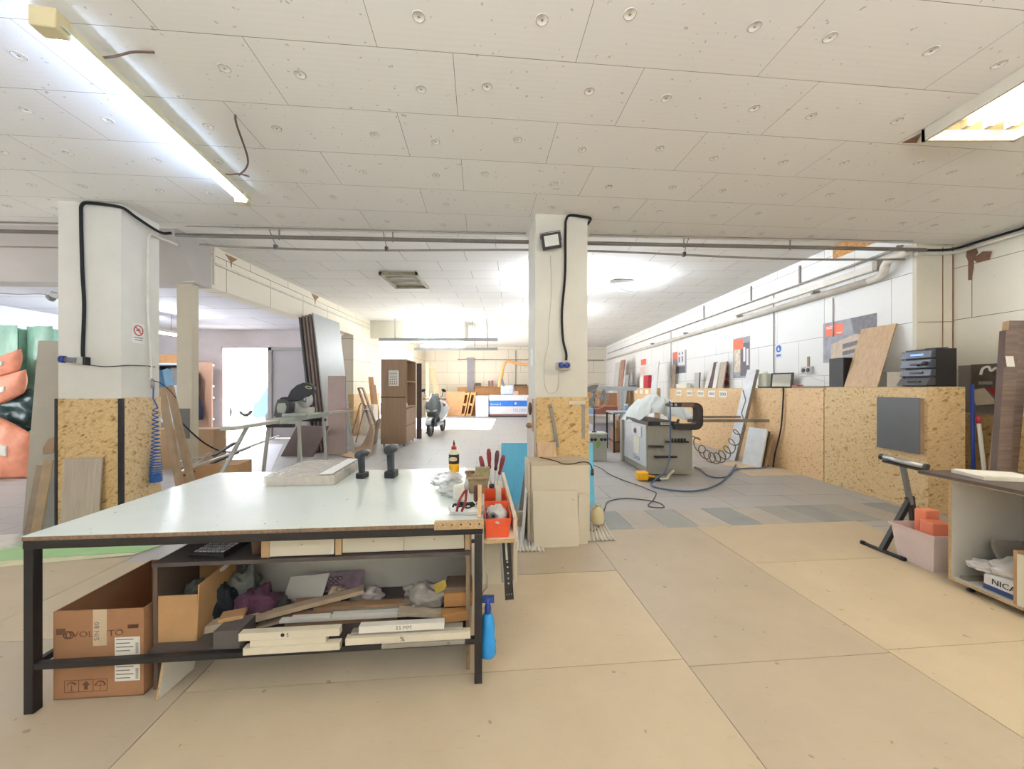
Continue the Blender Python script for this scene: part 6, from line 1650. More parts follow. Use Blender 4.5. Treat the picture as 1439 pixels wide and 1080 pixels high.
# two stakes with blue ends
for k, (a, b_, lab) in enumerate((((222, 521), (258, 690), 'wooden stake with a dark blue tip, nearer the left pillar'), ((233, 519), (266, 690), 'wooden stake with a light blue tip behind the other stake'))):
    Y0 = 4.6 + 0.12 * k
    top = at(a[0], a[1], Y0); bot = flo(b_[0] + 2, 706)
    bot = V(((b_[0] - CX) * 4.4 / F, 4.4 + 0.1 * k, 0.003))
    t = thing('stake', lab, 'stake', bot)
    d = (top - bot)
    s_ = bot + d * 0.87
    MB().beam(bot, s_, 0.075, 0.04, (0, -1, 0)).build('shaft', mat('stake_wood', 'a78c6c', 0.7, 0, 0.12), t, 0.003)
    MB().beam(s_, top, 0.0765, 0.0415, (0, -1, 0)).build('tip', mat('tip_blue%d' % k, '3d6f96' if k == 0 else '7fb4d8', 0.5), t, 0.003)

# ---------------- orange sacks and wrapped bundle at the far left
t = thing('film_bundle', 'tall panels wrapped in green film standing at the far left', 'bundle', (-7.9, 6.3, 0))
GF = mat('green_film', '8fbfa8', 0.25, 0, 0.25, 5, 0.5, (1, 1, 0.5))
b = MB()
for (x0, x1, y) in ((-9.0, -8.22, 6.15), (-8.20, -7.76, 6.25)):
    def gf(i, j, x0=x0, x1=x1, y=y):
        x = x0 + (x1 - x0) * i
        return V((x, y - 0.03 * math.sin(i * math.pi) + 0.03 * noise.noise(V((x * 4, j * 5, 3))), 0.02 + 2.42 * j + 0.02 * noise.noise(V((x * 5, 2, 2)))))
    o = MB().grid(gf, 24, 40).bx(x0 + 0.02, x1 - 0.02, y + 0.03, y + 0.3, 0.01, 2.40).build('film_panel', GF, t, 0, 0.0)
DK = mat('dark_film', '2c4a4a', 0.25, 0, 0.4, 8, 0.6)
t2 = tag(MB().blob((-7.95, 6.0, 1.05), (0.42, 0.14, 0.30), 51, 0.35, 2.5, 50, 30).build('film_bundle', DK), 'dark teal crumpled film bundle between the orange sacks at the far left', 'bundle')
SK = mat('sack_orange', 'f2a081', 0.5, 0, 0.12, 9, 0.3)
def sack(pts, Y, thk, lab, lbl):
    """a stuffed sack: front outline from the picture, bulging towards the camera"""
    P = [at(x, y, Y) for x, y in pts]
    M = frame_m(P[0], (1, 0, 0), (0, 0, 1))
    q = [((p - P[0]).x, (p - P[0]).z) for p in P]
    def sf(sgn):
        def f(i, j):
            a = V((*q[0], 0)).lerp(V((*q[1], 0)), i); c = V((*q[3], 0)).lerp(V((*q[2], 0)), i)
            p = a.lerp(c, j)
            bl = (max(0, math.sin(math.pi * i) * math.sin(math.pi * j))) ** 0.4
            wr = 0.02 * noise.noise(V((p.x * 6, p.y * 6, Y + 3))) + 0.012 * noise.noise(V((p.x * 17, p.y * 3, Y)))
            return M @ V((p.x + 0.015 * noise.noise(V((p.y * 5, 1, 1))), p.y + 0.015 * noise.noise(V((p.x * 6, 4, 1))), sgn * (thk * bl + wr * bl)))
        return f
    t = thing('sack', lab, 'sack', P[0])
    b = MB().grid(sf(1), 26, 22).grid(sf(-1), 26, 22)
    b.build('body', SK, t)
    i0, j0 = lbl
    def lf(i, j):
        p = V(sf(1)(i0 + 0.26 * i, j0 + 0.2 * j)); return p + V((0, -0.006, 0))
    MB().grid(lf, 8, 8).build('paper_label', PAPER, t, 0, 0.001)
sack([(-40, 676), (44, 671), (43, 608), (-20, 575)], 5.75, 0.13, 'lowest orange sack with a white label standing on the floor at the far left', (0.48, 0.45))
sack([(-50, 596), (34, 552), (37, 518), (-50, 545)], 5.85, 0.12, 'middle orange sack lying on the dark film bundle at the far left', (0.55, 0.3))
sack([(-60, 560), (28, 520), (30, 489), (-60, 525)], 5.95, 0.12, 'topmost orange sack at the far left', (0.6, 0.4))
# light fitting seen left of the left pillar
t = thing('wall_light', 'small grey light fitting on the side room ceiling left of the left pillar', 'light', at(76, 415, 6.0))
c = at(77, 417, 6.0)
MB().box(c + V((0.04, 0, 0.02)), (0.14, 0.1, 0.08), RY(20)).build('body', LGREY, t, 0.008)
MB().lathe(c + V((-0.03, 0, 0.0)), [(0.05, 0), (0.06, 0.05), (0.02, 0.07), (0, 0.07)], 12, RY(-120)).build('lamp_head', GREY, t)
cable('ceiling_wire', 'thin wire along the side room ceiling to the small grey light fitting', 'wire', [at(-40, 409, 6.1), at(20, 413, 6.1), at(60, 413, 6.05), at(70, 418, 6.0)], 0.008, PIPE)

# ---------------- side room things
t = thing('shelving', 'shelving unit with white shelves between the left pillar and the slim post', 'shelving', (-8.6, 9.6, 0))
for x in (-9.35, -7.95):
    MB().bx(x, x + 0.04, 9.3, 9.8, 0.003, 2.05).build('upright', mat('upright_navy', '2f3350', 0.5), t)
for z in (0.55, 1.12, 1.42, 1.98):
    MB().bx(-9.36, -7.9, 9.28, 9.82, z, z + 0.05).build('shelf', mat('shelf_white', 'e2e6f0', 0.5), t)
MB().bx(-9.33, -7.92, 9.8, 9.815, 1.45, 1.98).build('back_panel', mat('shelf_back', '2c2a35', 0.6), t)
lbox('box', 'orange box on top of the shelving in the side room', 'box', V((-9.2, 9.4, 2.031)), (1, 0, 0), 0.9, 0.3, 0.22, mat('box_orange', 'cf9a62', 0.7))
lbox('box', 'grey cover standing in the dark niche of the shelving', 'box', V((-8.72, 9.45, 1.471)), (1, 0, 0), 0.28, 0.3, 0.45, mat('cover_grey', '8f8c8c', 0.7))
for k, (x, c_, lab) in enumerate(((-8.75, 'd9d5d8', 'white carton on the middle shelf of the shelving'), (-8.45, '6b6f80', 'slate box on the middle shelf of the shelving'))):
    lbox('box', lab, 'box', V((x, 9.4, 1.171)), (1, 0, 0), 0.24, 0.3, 0.2, mat('shelf_box%d' % k, c_, 0.7))
lbox('box', 'white and blue carton on the lowest shelf of the shelving', 'box', V((-8.9, 9.4, 0.601)), (1, 0, 0), 0.5, 0.3, 0.42, mat('carton_ice', 'c9dff0', 0.7))
# hanging coat and pink panel
board('veneer_sheet', 'pinkish wooden panel standing behind the slim post by the doorway', 'panel', (-7.95, 9.85, 0.003), (-7.98 + 0.0, 9.80, 0.003), (0, 0, 1.9), 0.05, CARD) if False else None
tag(MB().bx(-8.05, -7.55, 9.3, 9.34, 0.003, 2.05).build('veneer_sheet', mat('panel_pink', 'd3a68c', 0.6, 0, 0.06)), 'pinkish brown wooden panel standing behind the slim post beside the doorway', 'panel')
t = thing('coat', 'dark blue coat hanging before the pinkish panel behind the slim post', 'coat', (-8.0, 9.0, 0.7))
def coat(i, j):
    a = 2 * math.pi * i
    w = 0.30 - 0.12 * j + 0.03 * math.sin(j * 9)
    if j > 0.9: w *= 0.75
    return V((-7.92 + w * math.cos(a) * (1 + 0.06 * math.sin(7 * a + 3 * j)), 9.1 + 0.12 * math.sin(a), 0.62 + 1.25 * j))
MB().grid(coat, 40, 20).build('body', mat('coat_navy', '2a2c40', 0.9, 0, 0.2, 20), t)
MB().blob((-7.98, 8.97, 1.32), (0.13, 0.08, 0.2), 61, 0.3, 2).build('bag', mat('coat_white', 'd6d8de', 0.8), t)
# cardboard sheets and bar box behind the workbench
lbox('cardboard_box', 'large brown cardboard sheet bundle standing behind the slim post', 'box', V((-6.3, 6.4, 0.003)), (1, 0.05, 0), 1.1, 0.3, 0.68, mat('card_plain', 'a98a68', 0.8, 0, 0.06))
lbox('dark_cabinet', 'dark edged low cabinet beside the left pillar behind the stakes', 'cabinet', V((-5.35, 5.0, 0.003)), (1, 0, 0), 0.32, 0.3, 0.72, mat('cabinet_mauve', '8f766c', 0.6, 0, 0.1))
# wooden crate with metal bars
cr0, cr1 = at(262, 668, 4.9), at(336, 650, 5.1)
lbox('wooden_crate', 'open brown carton filled with metal bars behind the workbench', 'crate', V((-4.35, 4.86, 0.003)), (0.98, 0.22, 0), 0.66, 0.4, 0.36, mat('crate_tan', 'b98f5f', 0.7, 0, 0.1, 6))
GB = 'metal bars lying across the brown carton'
for k, (a, c, ya, yb, r, m, lab) in enumerate((((255, 662), (392, 612), 4.7, 6.0, 0.03, ALU, 'long pale aluminium bar, uppermost across the brown carton'), ((252, 648), (308, 637), 4.9, 5.3, 0.025, ALU, 'short pale bar lying flat on the brown carton'),
                                           ((300, 640), (330, 622), 5.2, 5.6, 0.035, BLKP, 'dark metal strap sticking up from the brown carton'), ((258, 668), (335, 635), 4.8, 5.4, 0.03, BLKP, 'dark bar lying below the aluminium bars'), ((272, 655), (295, 636), 5.0, 5.2, 0.02, ALU, 'small pale bar lying crosswise on the brown carton'))):
    p, q = at(*a, ya), at(*c, yb)
    tag(MB().beam(p, q, r * 1.4, r * 0.6).build('metal_bar', m), lab, 'bar', GB)
cable('black_cable', 'black cable sagging from the slim post to the metal bars', 'cable', [at(250, 588, 5.3), at(270, 608, 5.3), at(290, 624, 5.4), at(312, 634, 5.6), at(335, 634, 5.8), at(352, 628, 6.0)], 0.01, RUBBER)
# white floor sheets in the side room doorway
P = [flo(302, 664), flo(380, 664), flo(398, 624), flo(300, 624)]
tag(MB().hexa(P, [p + V((0, 0, 0.008)) for p in P]).build('floor_mat', mat('mat_white', 'dcdce6', 0.5, 0, 0.03)), 'white sheet on the floor in front of the side room doorway', 'sheet')
P = [flo(352, 664), flo(375, 655), flo(402, 640), flo(385, 643)]

# ---------------- mitre saw on its stand
GRN = mat('saw_green_grey', 'a7aea3', 0.5, 0, 0.06)
t = thing('saw_stand', 'long pale saw stand with folding legs behind the workbench', 'stand', (-3.4, 5.7, 0))
sa_, sb_ = V((-3.30, 4.28, 0.93)), V((-3.47, 7.9, 0.93))
d = (sb_ - sa_).normalized()
MB().beam(sa_, sb_, 0.16, 0.045).build('rail', mat('stand_pale', 'c3c3b6', 0.4, 0.2, 0.08), t, 0.004)
MB().beam(sa_ + d * 0.9, sb_ - d * 1.2, 0.2, 0.07).build('center_rail', GRN, t, 0.006)
for f in (-0.2, 0.42):
    c = sa_ + d * (1.4 + f * 1.6)
    MB().beam(c + V((-0.2, 0, -0.075)), c + V((0.2, 0, -0.075)), 0.06, 0.05).build('cross_bar', BLKP, t, 0.006)
for (pt, ft) in ((sa_ + d * 0.35, V((-0.33, -0.25, 0))), (sa_ + d * 1.1 + V((-0.18, 0, 0)), V((-0.1, 0.0, 0))), (sa_ + d * 1.25 + V((0.17, 0, 0)), V((0.02, 0.05, 0))), (sa_ + d * 1.95 + V((-0.18, 0, 0)), V((-0.05, 0.05, 0))), (sa_ + d * 2.05 + V((0.17, 0, 0)), V((0.06, 0.0, 0))), (sb_ - d * 0.12, V((0.10, 0.1, 0)))):
    MB().beam(pt + V((0, 0, -0.02)), V((pt.x + ft.x, pt.y + ft.y, 0.003)), 0.035, 0.035, (0, 1, 0)).build('leg', mat('leg_pale', 'b9bab2', 0.4, 0.3, 0.08), t)
MB().lathe(sb_ + V((0, -0.15, 0.024)), [(0.13, 0), (0.13, 0.012), (0.02, 0.02), (0, 0.02)], 18).build('stop_plate', mat('stop_red', 'c56a50', 0.5), t)
t = thing('mitre_saw', 'mitre saw with a dark blade guard on the saw stand', 'saw', (-3.35, 5.75, 0.95))
sc = at(424, 570, 5.75); sc.z = 0.955
def SP(px, py, y=5.75): return at(px, py, y)
MB().lathe(V((-3.36, 5.72, 0.956)), [(0.0, 0), (0.17, 0), (0.17, 0.05), (0.15, 0.06), (0, 0.06)], 24).build('turntable', GRN, t)
MB().bx(-3.60, -3.12, 5.80, 5.86, 1.0, 1.10).build('fence', mat('fence_cream', 'd9d5c6', 0.5), t, 0.004)
# upper guard
o = [(405, 566), (406, 558), (411, 548), (419, 541), (428, 537.5), (436, 538.5), (442, 543), (443, 547), (440, 553), (434, 557), (428, 558), (424, 562), (414, 564)]
g0 = SP(420, 550)
pl2 = [((SP(*q) - g0).x, (SP(*q) - g0).z) for q in o]
MB(frame_m(g0, (1, 0, 0), (0, 0, 1))).prism(pl2, 0.09, None, 0, -0.045).build('blade_guard', mat('guard_dark', '33343a', 0.45, 0, 0.1), t, 0.008)
MB(frame_m(g0 + V((0, -0.046, 0)), (1, 0, 0), (0, 0, 1))).tube(spl([(0.125, 0.08, 0.002), (0.155, 0.085, 0.002), (0.20, 0.075, 0.002), (0.225, 0.055, 0.002), (0.20, 0.045, 0.002), (0.15, 0.055, 0.002), (0.125, 0.07, 0.002)], 4), 0.006, 6).build('guard_mark', mat('mark_cream', 'c9c39a', 0.5), t)
bc = SP(428, 561)
MB().lathe(bc + V((0, 0.006, 0)), [(0.0, 0), (0.13, 0), (0.13, 0.004), (0, 0.004)], 40, RX(90)).build('saw_blade', mat('blade_steel', 'd4d6d8', 0.4, 0.3, 0.1, 40), t)
MB().lathe(bc + V((0, -0.012, 0)), [(0.03, 0), (0.03, 0.012), (0, 0.012)], 14, RX(90)).build('blade_bolt', STEEL, t)
mo = [(390, 584), (392, 570), (395, 561), (405, 560), (412, 563), (412, 572), (408, 584), (398, 588)]
m0 = SP(400, 572)
MB(frame_m(m0, (1, 0, 0), (0, 0, 1))).prism([((SP(*q) - m0).x, (SP(*q) - m0).z) for q in mo], 0.2, None, 0, -0.1).build('motor', DGREY, t, 0.012)
MB(frame_m(m0 + V((0.01, -0.1, 0)), (1, 0, 0), (0, 0, 1))).prism([(-0.05, -0.08), (0.06, -0.09), (0.09, 0.0), (0.07, 0.075), (-0.04, 0.07), (-0.06, 0.0)], 0.02).build('motor_cover', GRN, t, 0.006)
MB().tube(spl([SP(391, 586), SP(391.5, 574), SP(394, 562), SP(400, 559.5), SP(407, 560)], 5), 0.022, 8).build('handle', BLKP, t)
MB().tube([SP(410, 564.5, 5.68), SP(430, 565, 5.68)], 0.009, 8).build('slide_rod', STEEL, t)
MB().bx(-3.46, -3.40, 5.80, 5.95, 1.0, 1.22).build('pivot_arm', GRN, t, 0.006)

# ---------------- tall stack of panels leaning on the left beam
GP = 'tall panels leaning against the left beam'
for k in range(5):
    x0 = -4.0 - 0.06 * k
    xt = -4.35 - 0.05 * k
    y0 = 8.1 - 0.04 * k
    m = [mat('panel_mist', 'aeb0b0', 0.45, 0, 0.03), BROWNZ, mat('panel_mauve', '8d7f7c', 0.5), BROWNZ, DGREY][k]
    lab = ['pale grey panel, frontmost of the tall panels leaning on the left beam', 'brown veneer panel right behind the pale grey tall panel', 'mauve grey panel in the middle of the tall leaning stack', 'brown veneer panel, second from the back of the tall leaning stack', 'dark grey panel, rearmost of the tall leaning stack'][k]
    b = MB()
    Q = [V((x0, y0, 0.003)), V((x0, y0 + 1.22, 0.003)), V((x0 - 0.035, y0 + 1.22, 0.003)), V((x0 - 0.035, y0, 0.003))]
    T_ = V((xt - x0, 0, 3.04 - 0.03 * k))
    b.hexa([Q[0], Q[1], Q[2], Q[3]], [q + T_ for q in Q])
    tag(b.build('veneer_sheet', [m], None, 0.002), lab, 'panel', GP)
board('veneer_sheet', 'brownish pink board with a dark edge leaning before the tall panels', 'panel', (-3.86, 7.75, 0.003), (-3.50, 7.80, 0.003), (-0.12, 0.25, 1.66), 0.03, mat('board_rose', 'b7a39c', 0.6, 0, 0.06), mat('edge_umber', '5b4a44', 0.6), None)
board('board', 'dark brown board leaning low under the saw stand', 'board', (-4.75, 7.6, 0.003), (-4.05, 7.5, 0.003), (0.28, 0.1, 0.62), 0.03, mat('board_umber', '655550', 0.6, 0, 0.1))

# ---------------- ladder, bent sheets and boards by the left wall
t = thing('step_ladder', 'folding metal step ladder standing by the left wall', 'ladder', (-3.95, 9.8, 0))
LM_ = mat('ladder_metal', '8a7668', 0.4, 0.5, 0.1)
LY = 9.9
def L(px, py, y=LY): return at(px, py, y)
MB().tube(spl([L(490, 623.5, 9.55), L(500, 590, 9.6), L(505.5, 570, 9.75), L(509, 566, 9.8), L(513, 569, 9.85), L(513, 573, 9.9), L(509, 585, 9.9), L(504, 605, 9.7), L(500, 621, 9.5)], 6), 0.016, 8).build('rear_frame', LM_, t)
for (a, c) in (((503.5, 545), (524.5, 606)), ((510, 545), (528.5, 598))):
    MB().beam(L(*a, 10.1), L(*c, 9.75), 0.05, 0.035).build('rail', LM_, t)
MB().beam(L(503.5, 545, 10.1), L(510, 545, 10.1), 0.05, 0.03).build('top_bar', LM_, t)
for (a, c) in (((514, 575), (521, 575)), ((520, 593), (528, 592))):
    MB().beam(L(*a, 9.95), L(*c, 9.95), 0.2, 0.025).build('step', mat('step_white', 'e2e0da', 0.5), t)
def bent(i, j):
    a = flo(478, 641).lerp(flo(521, 622), i); c = flo(508, 647).lerp(flo(527, 637), i)
    p = a.lerp(c, j)
    z = 0.02 + 0.75 * max(0, i - 0.55) ** 2 * 3.2
    return V((p.x, p.y, z))
tag(MB().grid(bent, 24, 8).build('bent_sheet', mat('sheet_tan', 'c9ab8a', 0.6, 0, 0.05), None, 0, 0.01), 'tan plywood sheet bending up from the floor before the step ladder', 'sheet')
def bent2(i, j):
    a = at(523, 628, 8.9); c = at(530, 598, 9.6)
    p = V((a.x, a.y, 0.01)).lerp(V((c.x, c.y, 0.0)), i)
    return V((p.x - 0.12 * j * j - 0.06 * math.sin(3 * j) + 0.25 * j, p.y, 0.01 + 0.62 * j))
tag(MB().grid(bent2, 10, 16).build('bent_sheet', mat('sheet_grey_tan', 'a8937e', 0.6, 0, 0.05), None, 0, 0.012), 'upright bent board between the step ladder and the tall oak cabinet', 'sheet')
for (a, c, h, lab, m) in ((512, 518.5, 1.75, 'tan plank leaning on the left wall behind the step ladder', mat('plank_tan', 'c2977a', 0.6, 0, 0.1)), (516.5, 522, 1.5, 'shorter pink brown plank behind the step ladder', mat('plank_pink', 'c9a48c', 0.6, 0, 0.1))):
    p = at(a, 600, 11.6); q = at(c, 600, 11.6)
    board('plank', lab, 'plank', V((p.x + 0.30, 11.6, 0.003)), V((q.x + 0.30, 11.65, 0.003)), (-0.22, 0.1, h), 0.03, m, mat('plank_edge_dark', '7b5a48', 0.6))
lbox('box', 'white carton with grey print on the floor behind the ladder', 'box', V((-4.0, 10.3, 0.003)), (1, 0, 0), 0.42, 0.4, 0.26, PAPER)
lbox('box', 'small yellowish box on the white carton behind the ladder', 'box', V((-3.95, 10.35, 0.264)), (1, 0, 0), 0.32, 0.3, 0.14, mat('box_yellowish', 'd6bf8a', 0.7))
lbox('bucket_box', 'cream plastic drum standing behind the ladder by the left wall', 'box', V((-4.45, 10.95, 0.003)), (1, 0, 0), 0.35, 0.35, 0.9, mat('drum_cream', 'ded3c2', 0.6))

# ---------------- tall oak cabinet
t = thing('tall_cabinet', 'tall oak cabinet with a paper notice and open shelves on its side', 'cabinet', (-2.8, 9.3, 0), 0)
cx0, cx1, cy0 = -3.14, -2.53, 8.83
sdv = V((-0.045, 1.12, 0))
def CBX(a, b_, y0, y1, z0, z1):
    """box in the cabinet frame: a,b along the front, y along its side"""
    e = V((1, 0, 0)); u = sdv / sdv.length
    q = lambda s, r: V((cx0, cy0, 0)) + e * s + u * r
    B_ = [q(a, y0), q(b_, y0), q(b_, y1), q(a, y1)]
    return MB().hexa([p + V((0, 0, z0)) for p in B_], [p + V((0, 0, z1)) for p in B_])
CWd = cx1 - cx0
OAKC = wood('cabinet_oak', '957a60', 'a88c70', 'z', 1.0)
Z_ = 0.06; ZTOP = 2.10
CBX(0, 0.40, 0.02, 1.1, Z_, ZTOP).build('carcass', OAKC, t)
CBX(0.40, CWd, 0.02, 0.05, Z_, ZTOP).build('carcass_front', OAKC, t)
CBX(0.40, CWd, 1.04, 1.1, Z_, ZTOP).build('carcass_end', OAKC, t)
CBX(0.40, CWd, 0.05, 1.04, ZTOP - 0.03, ZTOP).build('top_panel', OAKC, t)
for z in (1.55, 0.92):
    CBX(0.40, CWd - 0.005, 0.05, 1.04, z, z + 0.03).build('shelf', OAKC, t)
for (z0, z1) in ((0.08, 0.48), (0.495, 0.90)):
    CBX(0.40, CWd + 0.004, 0.055, 1.035, z0, z1).build('drawer', OAKC, t, 0.003)
CBX(0.0, CWd - 0.012, 0.008, 0.0195, 1.168, 1.192).build('door_gap_shade', INK, t)  # black strip painted in for the shade between the doors
CBX(0.42, CWd + 0.002, 0.06, 1.03, 0.481, 0.494).build('drawer_gap_shade', INK, t)  # black strips stand in for the shade above each drawer
CBX(0.42, CWd + 0.001, 0.06, 1.03, 0.901, 0.915).build('drawer_gap_shade', INK, t)
dr = CBX(0.01, CWd - 0.02, 0.0, 0.019, Z_, 1.17).build('door', OAKC, t, 0.002)
dr2 = CBX(0.01, CWd - 0.02, 0.0, 0.019, 1.19, ZTOP - 0.01).build('door', OAKC, t, 0.002)
n_ = CBX(0.20, 0.44, -0.004, -0.001, 1.45, 1.82).build('paper_notice', PAPER, t)
b = MB()
for r in range(5):
    b.beam(V((cx0 + 0.22, cy0 - 0.0045, 1.78 - 0.035 * r)), V((cx0 + 0.40, cy0 - 0.0045, 1.78 - 0.035 * r)), 0.002, 0.010, (0, 0, 1))
for r in range(3):
    for c in range(4):
        b.box((cx0 + 0.235 + 0.05 * c, cy0 - 0.0045, 1.60 - 0.05 * r), (0.025, 0.002, 0.03))
b.build('notice_lettering', INKG, n_)
for s, r in ((0.05, 0.06), (CWd - 0.08, 0.06), (0.05, 1.0), (CWd - 0.08, 1.0)):
    CBX(s, s + 0.03, r, r + 0.03, 0.002, Z_).build('foot', DGREY, t)
tag(MB().bx(-2.63, -2.50, 10.2, 10.25, 0.003, 2.08).build('veneer_sheet', mat('panel_espresso', '4a4044', 0.6, 0, 0.08)), 'dark upright panel standing behind the tall oak cabinet', 'panel')
lbox('small_box', 'small white box in the open shelf of the tall oak cabinet', 'box', V((cx1 - 0.12, 9.0, 0.951)), (1, 0, 0), 0.08, 0.1, 0.08, PAPER)

# ---------------- scooter
scp = flo(601, 615)
t = thing('scooter', 'grey and white motor scooter with black mirrors, facing the camera', 'scooter', scp)
SM = Matrix.Translation(scp) @ Matrix.Rotation(math.radians(-94), 4, 'Z') @ Matrix.Scale(1.0, 4)
# local x forward (towards the camera), y left, z up ; front wheel at the origin
def SB_(): return MB(SM @ Matrix.Translation((-0.02, 0, 0.0)))
TY = mat('tyre', '3a3a3d', 0.8, 0, 0.2, 20)
BW = mat('scooter_white', 'cfd3d6', 0.25, 0, 0.03); SG = mat('scooter_grey', '6f7678', 0.35, 0.2, 0.08); SD = mat('scooter_dark', '2f3033', 0.4)
for (x, r, w_) in ((-0.25, 0.26, 0.065), (-1.62, 0.25, 0.075)):
    pts = [(x + r * 0.80 * math.cos(a * math.pi / 16), 0, r + 0.003 - 0.003 + r * 0.80 * math.sin(a * math.pi / 16)) for a in range(32)]
    SB_().tube(pts, r * 0.2, 10, True).build('tyre', TY, t)
    b = SB_()
    for k in range(6):
        a = k * math.pi / 3
        b.beam((x, 0, r), (x + r * 0.66 * math.cos(a), 0, r + r * 0.66 * math.sin(a)), 0.03, 0.03, (0, 1, 0))
    b.tube([(x + r * 0.64 * math.cos(a * math.pi / 12), 0, r + r * 0.64 * math.sin(a * math.pi / 12)) for a in range(24)], 0.018, 8, True)
    b.build('wheel_rim', mat('rim_grey', '8e9092', 0.3, 0.6), t)
for s in (-1, 1):
    SB_().beam((-0.25, 0.085 * s, 0.26), (-0.42, 0.075 * s, 0.75), 0.035, 0.05, (0, 1, 0)).build('fork', SD, t)
def fend(i, j):
    a = math.radians(20 + 130 * i); yy = (j - 0.5) * 0.17
    rr = 0.30 - 0.5 * yy * yy
    return V((-0.25 + rr * math.cos(a), yy, 0.26 + rr * math.sin(a)))
SB_().grid(fend, 18, 8).build('front_fender', BW, t, 0, 0.006)
# front shield: rows of half widths
rows_ = [(0.50, 0.10, -0.36), (0.60, 0.17, -0.34), (0.72, 0.22, -0.33), (0.85, 0.225, -0.34), (0.98, 0.20, -0.38), (1.10, 0.15, -0.46), (1.17, 0.10, -0.52)]
def shield(i, j):
    k = j * (len(rows_) - 1); a = min(int(k), len(rows_) - 2); f = k - a
    z, w, x = [rows_[a][q] * (1 - f) + rows_[a + 1][q] * f for q in range(3)]
    y = (i - 0.5) * 2
    return V((x - 0.20 * abs(y) ** 2.2, w * y, z))
SB_().grid(shield, 24, 24).build('front_shield', SG, t, 0, 0.01)
for s in (-1, 1):
    def cheek(i, j, s=s):
        z = 0.55 + 0.5 * j
        return V((-0.45 - 0.18 * i - 0.05 * j, s * (0.20 + 0.055 * math.sin(math.pi * j) + 0.03 * i), z - 0.08 * i))
    SB_().grid(cheek, 8, 12).build('side_fairing', BW, t, 0, 0.012)
    SB_().ell((-0.36, 0.10 * s, 0.74), (0.05, 0.075, 0.03), R=RX(18 * s)).build('headlight', mat('headlight', 'dfe0e0', 0.1), t)
    SB_().tube(spl([(-0.62, 0.17 * s, 1.10), (-0.60, 0.24 * s, 1.15), (-0.58, 0.27 * s, 1.24), (-0.57, 0.28 * s, 1.30)], 5), 0.009, 6).build('mirror_stem', SD, t)
    SB_().ell((-0.56, 0.31 * s, 1.33), (0.025, 0.075, 0.045), R=RX(-25 * s)).build('mirror', BLKP, t)
    SB_().tube([(-0.62, 0.10 * s, 1.08), (-0.66, 0.36 * s, 1.07)], 0.016, 8).build('handlebar_grip', SD, t)
def screen(i, j):
    y = (i - 0.5) * 2
    return V((-0.50 - 0.10 * j - 0.10 * y * y, 0.17 * y * (1 - 0.35 * j), 1.02 + 0.22 * j))
SB_().grid(screen, 14, 8).build('windscreen', mat('screen_smoke', '8d979c', 0.15, 0.1), t, 0, 0.006)
SB_().ell((-0.40, 0, 0.62), (0.10, 0.15, 0.11)).build('intake', SD, t)
def body(i, j):
    a = 2 * math.pi * i
    x = -0.75 - 1.25 * j
    w = 0.10 + 0.13 * math.sin(math.pi * min(1, j * 0.9 + 0.1)) ; h = 0.13 + 0.13 * math.sin(math.pi * min(1, j * 0.85 + 0.12))
    zc = 0.45 + 0.28 * min(1, j * 1.6)
    return V((x, w * math.cos(a), zc + h * math.sin(a)))
SB_().grid(body, 24, 20).build('rear_body', BW, t, 0, 0.008)
SB_().box((-0.72, 0, 0.33), (0.75, 0.34, 0.12)).build('footboard', SG, t, 0.03)
SB_().ell((-1.25, 0, 0.86), (0.5, 0.17, 0.10)).build('saddle', SD, t)
SB_().beam((-0.95, -0.14, 0.28), (-0.80, -0.30, 0.02), 0.03, 0.03).build('side_stand', SD, t)
SB_().cyl((-1.0, -0.18, 0.30), (-1.7, -0.22, 0.36), 0.06, 12).build('exhaust', SD, t)

# ---------------- far end: pallets, CNC machine, things on the back wall
slab((-2.9, YB - 0.02, 0), (4.9, YB - 0.02, 0), (0, 0, 1.46), 0.015, False).build('wall_lining', mat('lining_orange', 'e2ad78', 0.6, 0, 0.08, 6), bpy.data.objects['wall_back'])
PLT = mat('pallet_wood', 'd9a870', 0.7, 0, 0.08, 8)
for k, (x, lab) in enumerate(((-2.62, 'pallet leaning on the far wall, nearest the scooter'), (-2.3, 'second pallet leaning on the far wall, right of the first'))):
    t = thing('pallet', lab, 'pallet', (x, 18.6, 0))
    for z in (0.0, 0.52, 1.05):
        MB().hexa([(x + 0.22 * z, 18.5, z + 0.004), (x + 0.26 + 0.0 + 0.22 * z, 18.5, z + 0.004), (x + 0.26 + 0.22 * z, 19.3, z + 0.004), (x + 0.22 * z, 19.3, z + 0.004)],
                  [(x + 0.05 - 0.22 * 0.0 - 0.0 + 0.22 * z - 0.05 + 0.0, 18.5, z + 0.12), (x + 0.26 + 0.22 * z, 18.5, z + 0.12), (x + 0.26 + 0.22 * z, 19.3, z + 0.12), (x + 0.22 * z, 19.3, z + 0.12)]).build('crosspiece', PLT, t)
    for dxx in (0.0, 0.2):
        MB().hexa([(x + dxx, 18.48, 0.004), (x + dxx + 0.06, 18.48, 0.004), (x + dxx + 0.06, 19.3, 0.004), (x + dxx, 19.3, 0.004)], [(x + dxx + 0.24, 18.48, 1.19), (x + dxx + 0.30, 18.48, 1.19), (x + dxx + 0.30, 19.3, 1.19), (x + dxx + 0.24, 19.3, 1.19)]).build('side_board', PLT, t)
tag(MB().bx(-3.35, -2.4, 18.9, 19.0, 0.003, 1.22).build('plywood_board', mat('ply_far', 'e0b384', 0.6)), 'large plywood board standing on the far wall behind the scooter', 'board')
tag(MB().bx(-4.1, -3.95, 17.6, 17.7, 0.003, 2.6).build('tall_board', PINE), 'tall pale plank standing at the far end behind the tall oak cabinet', 'plank')
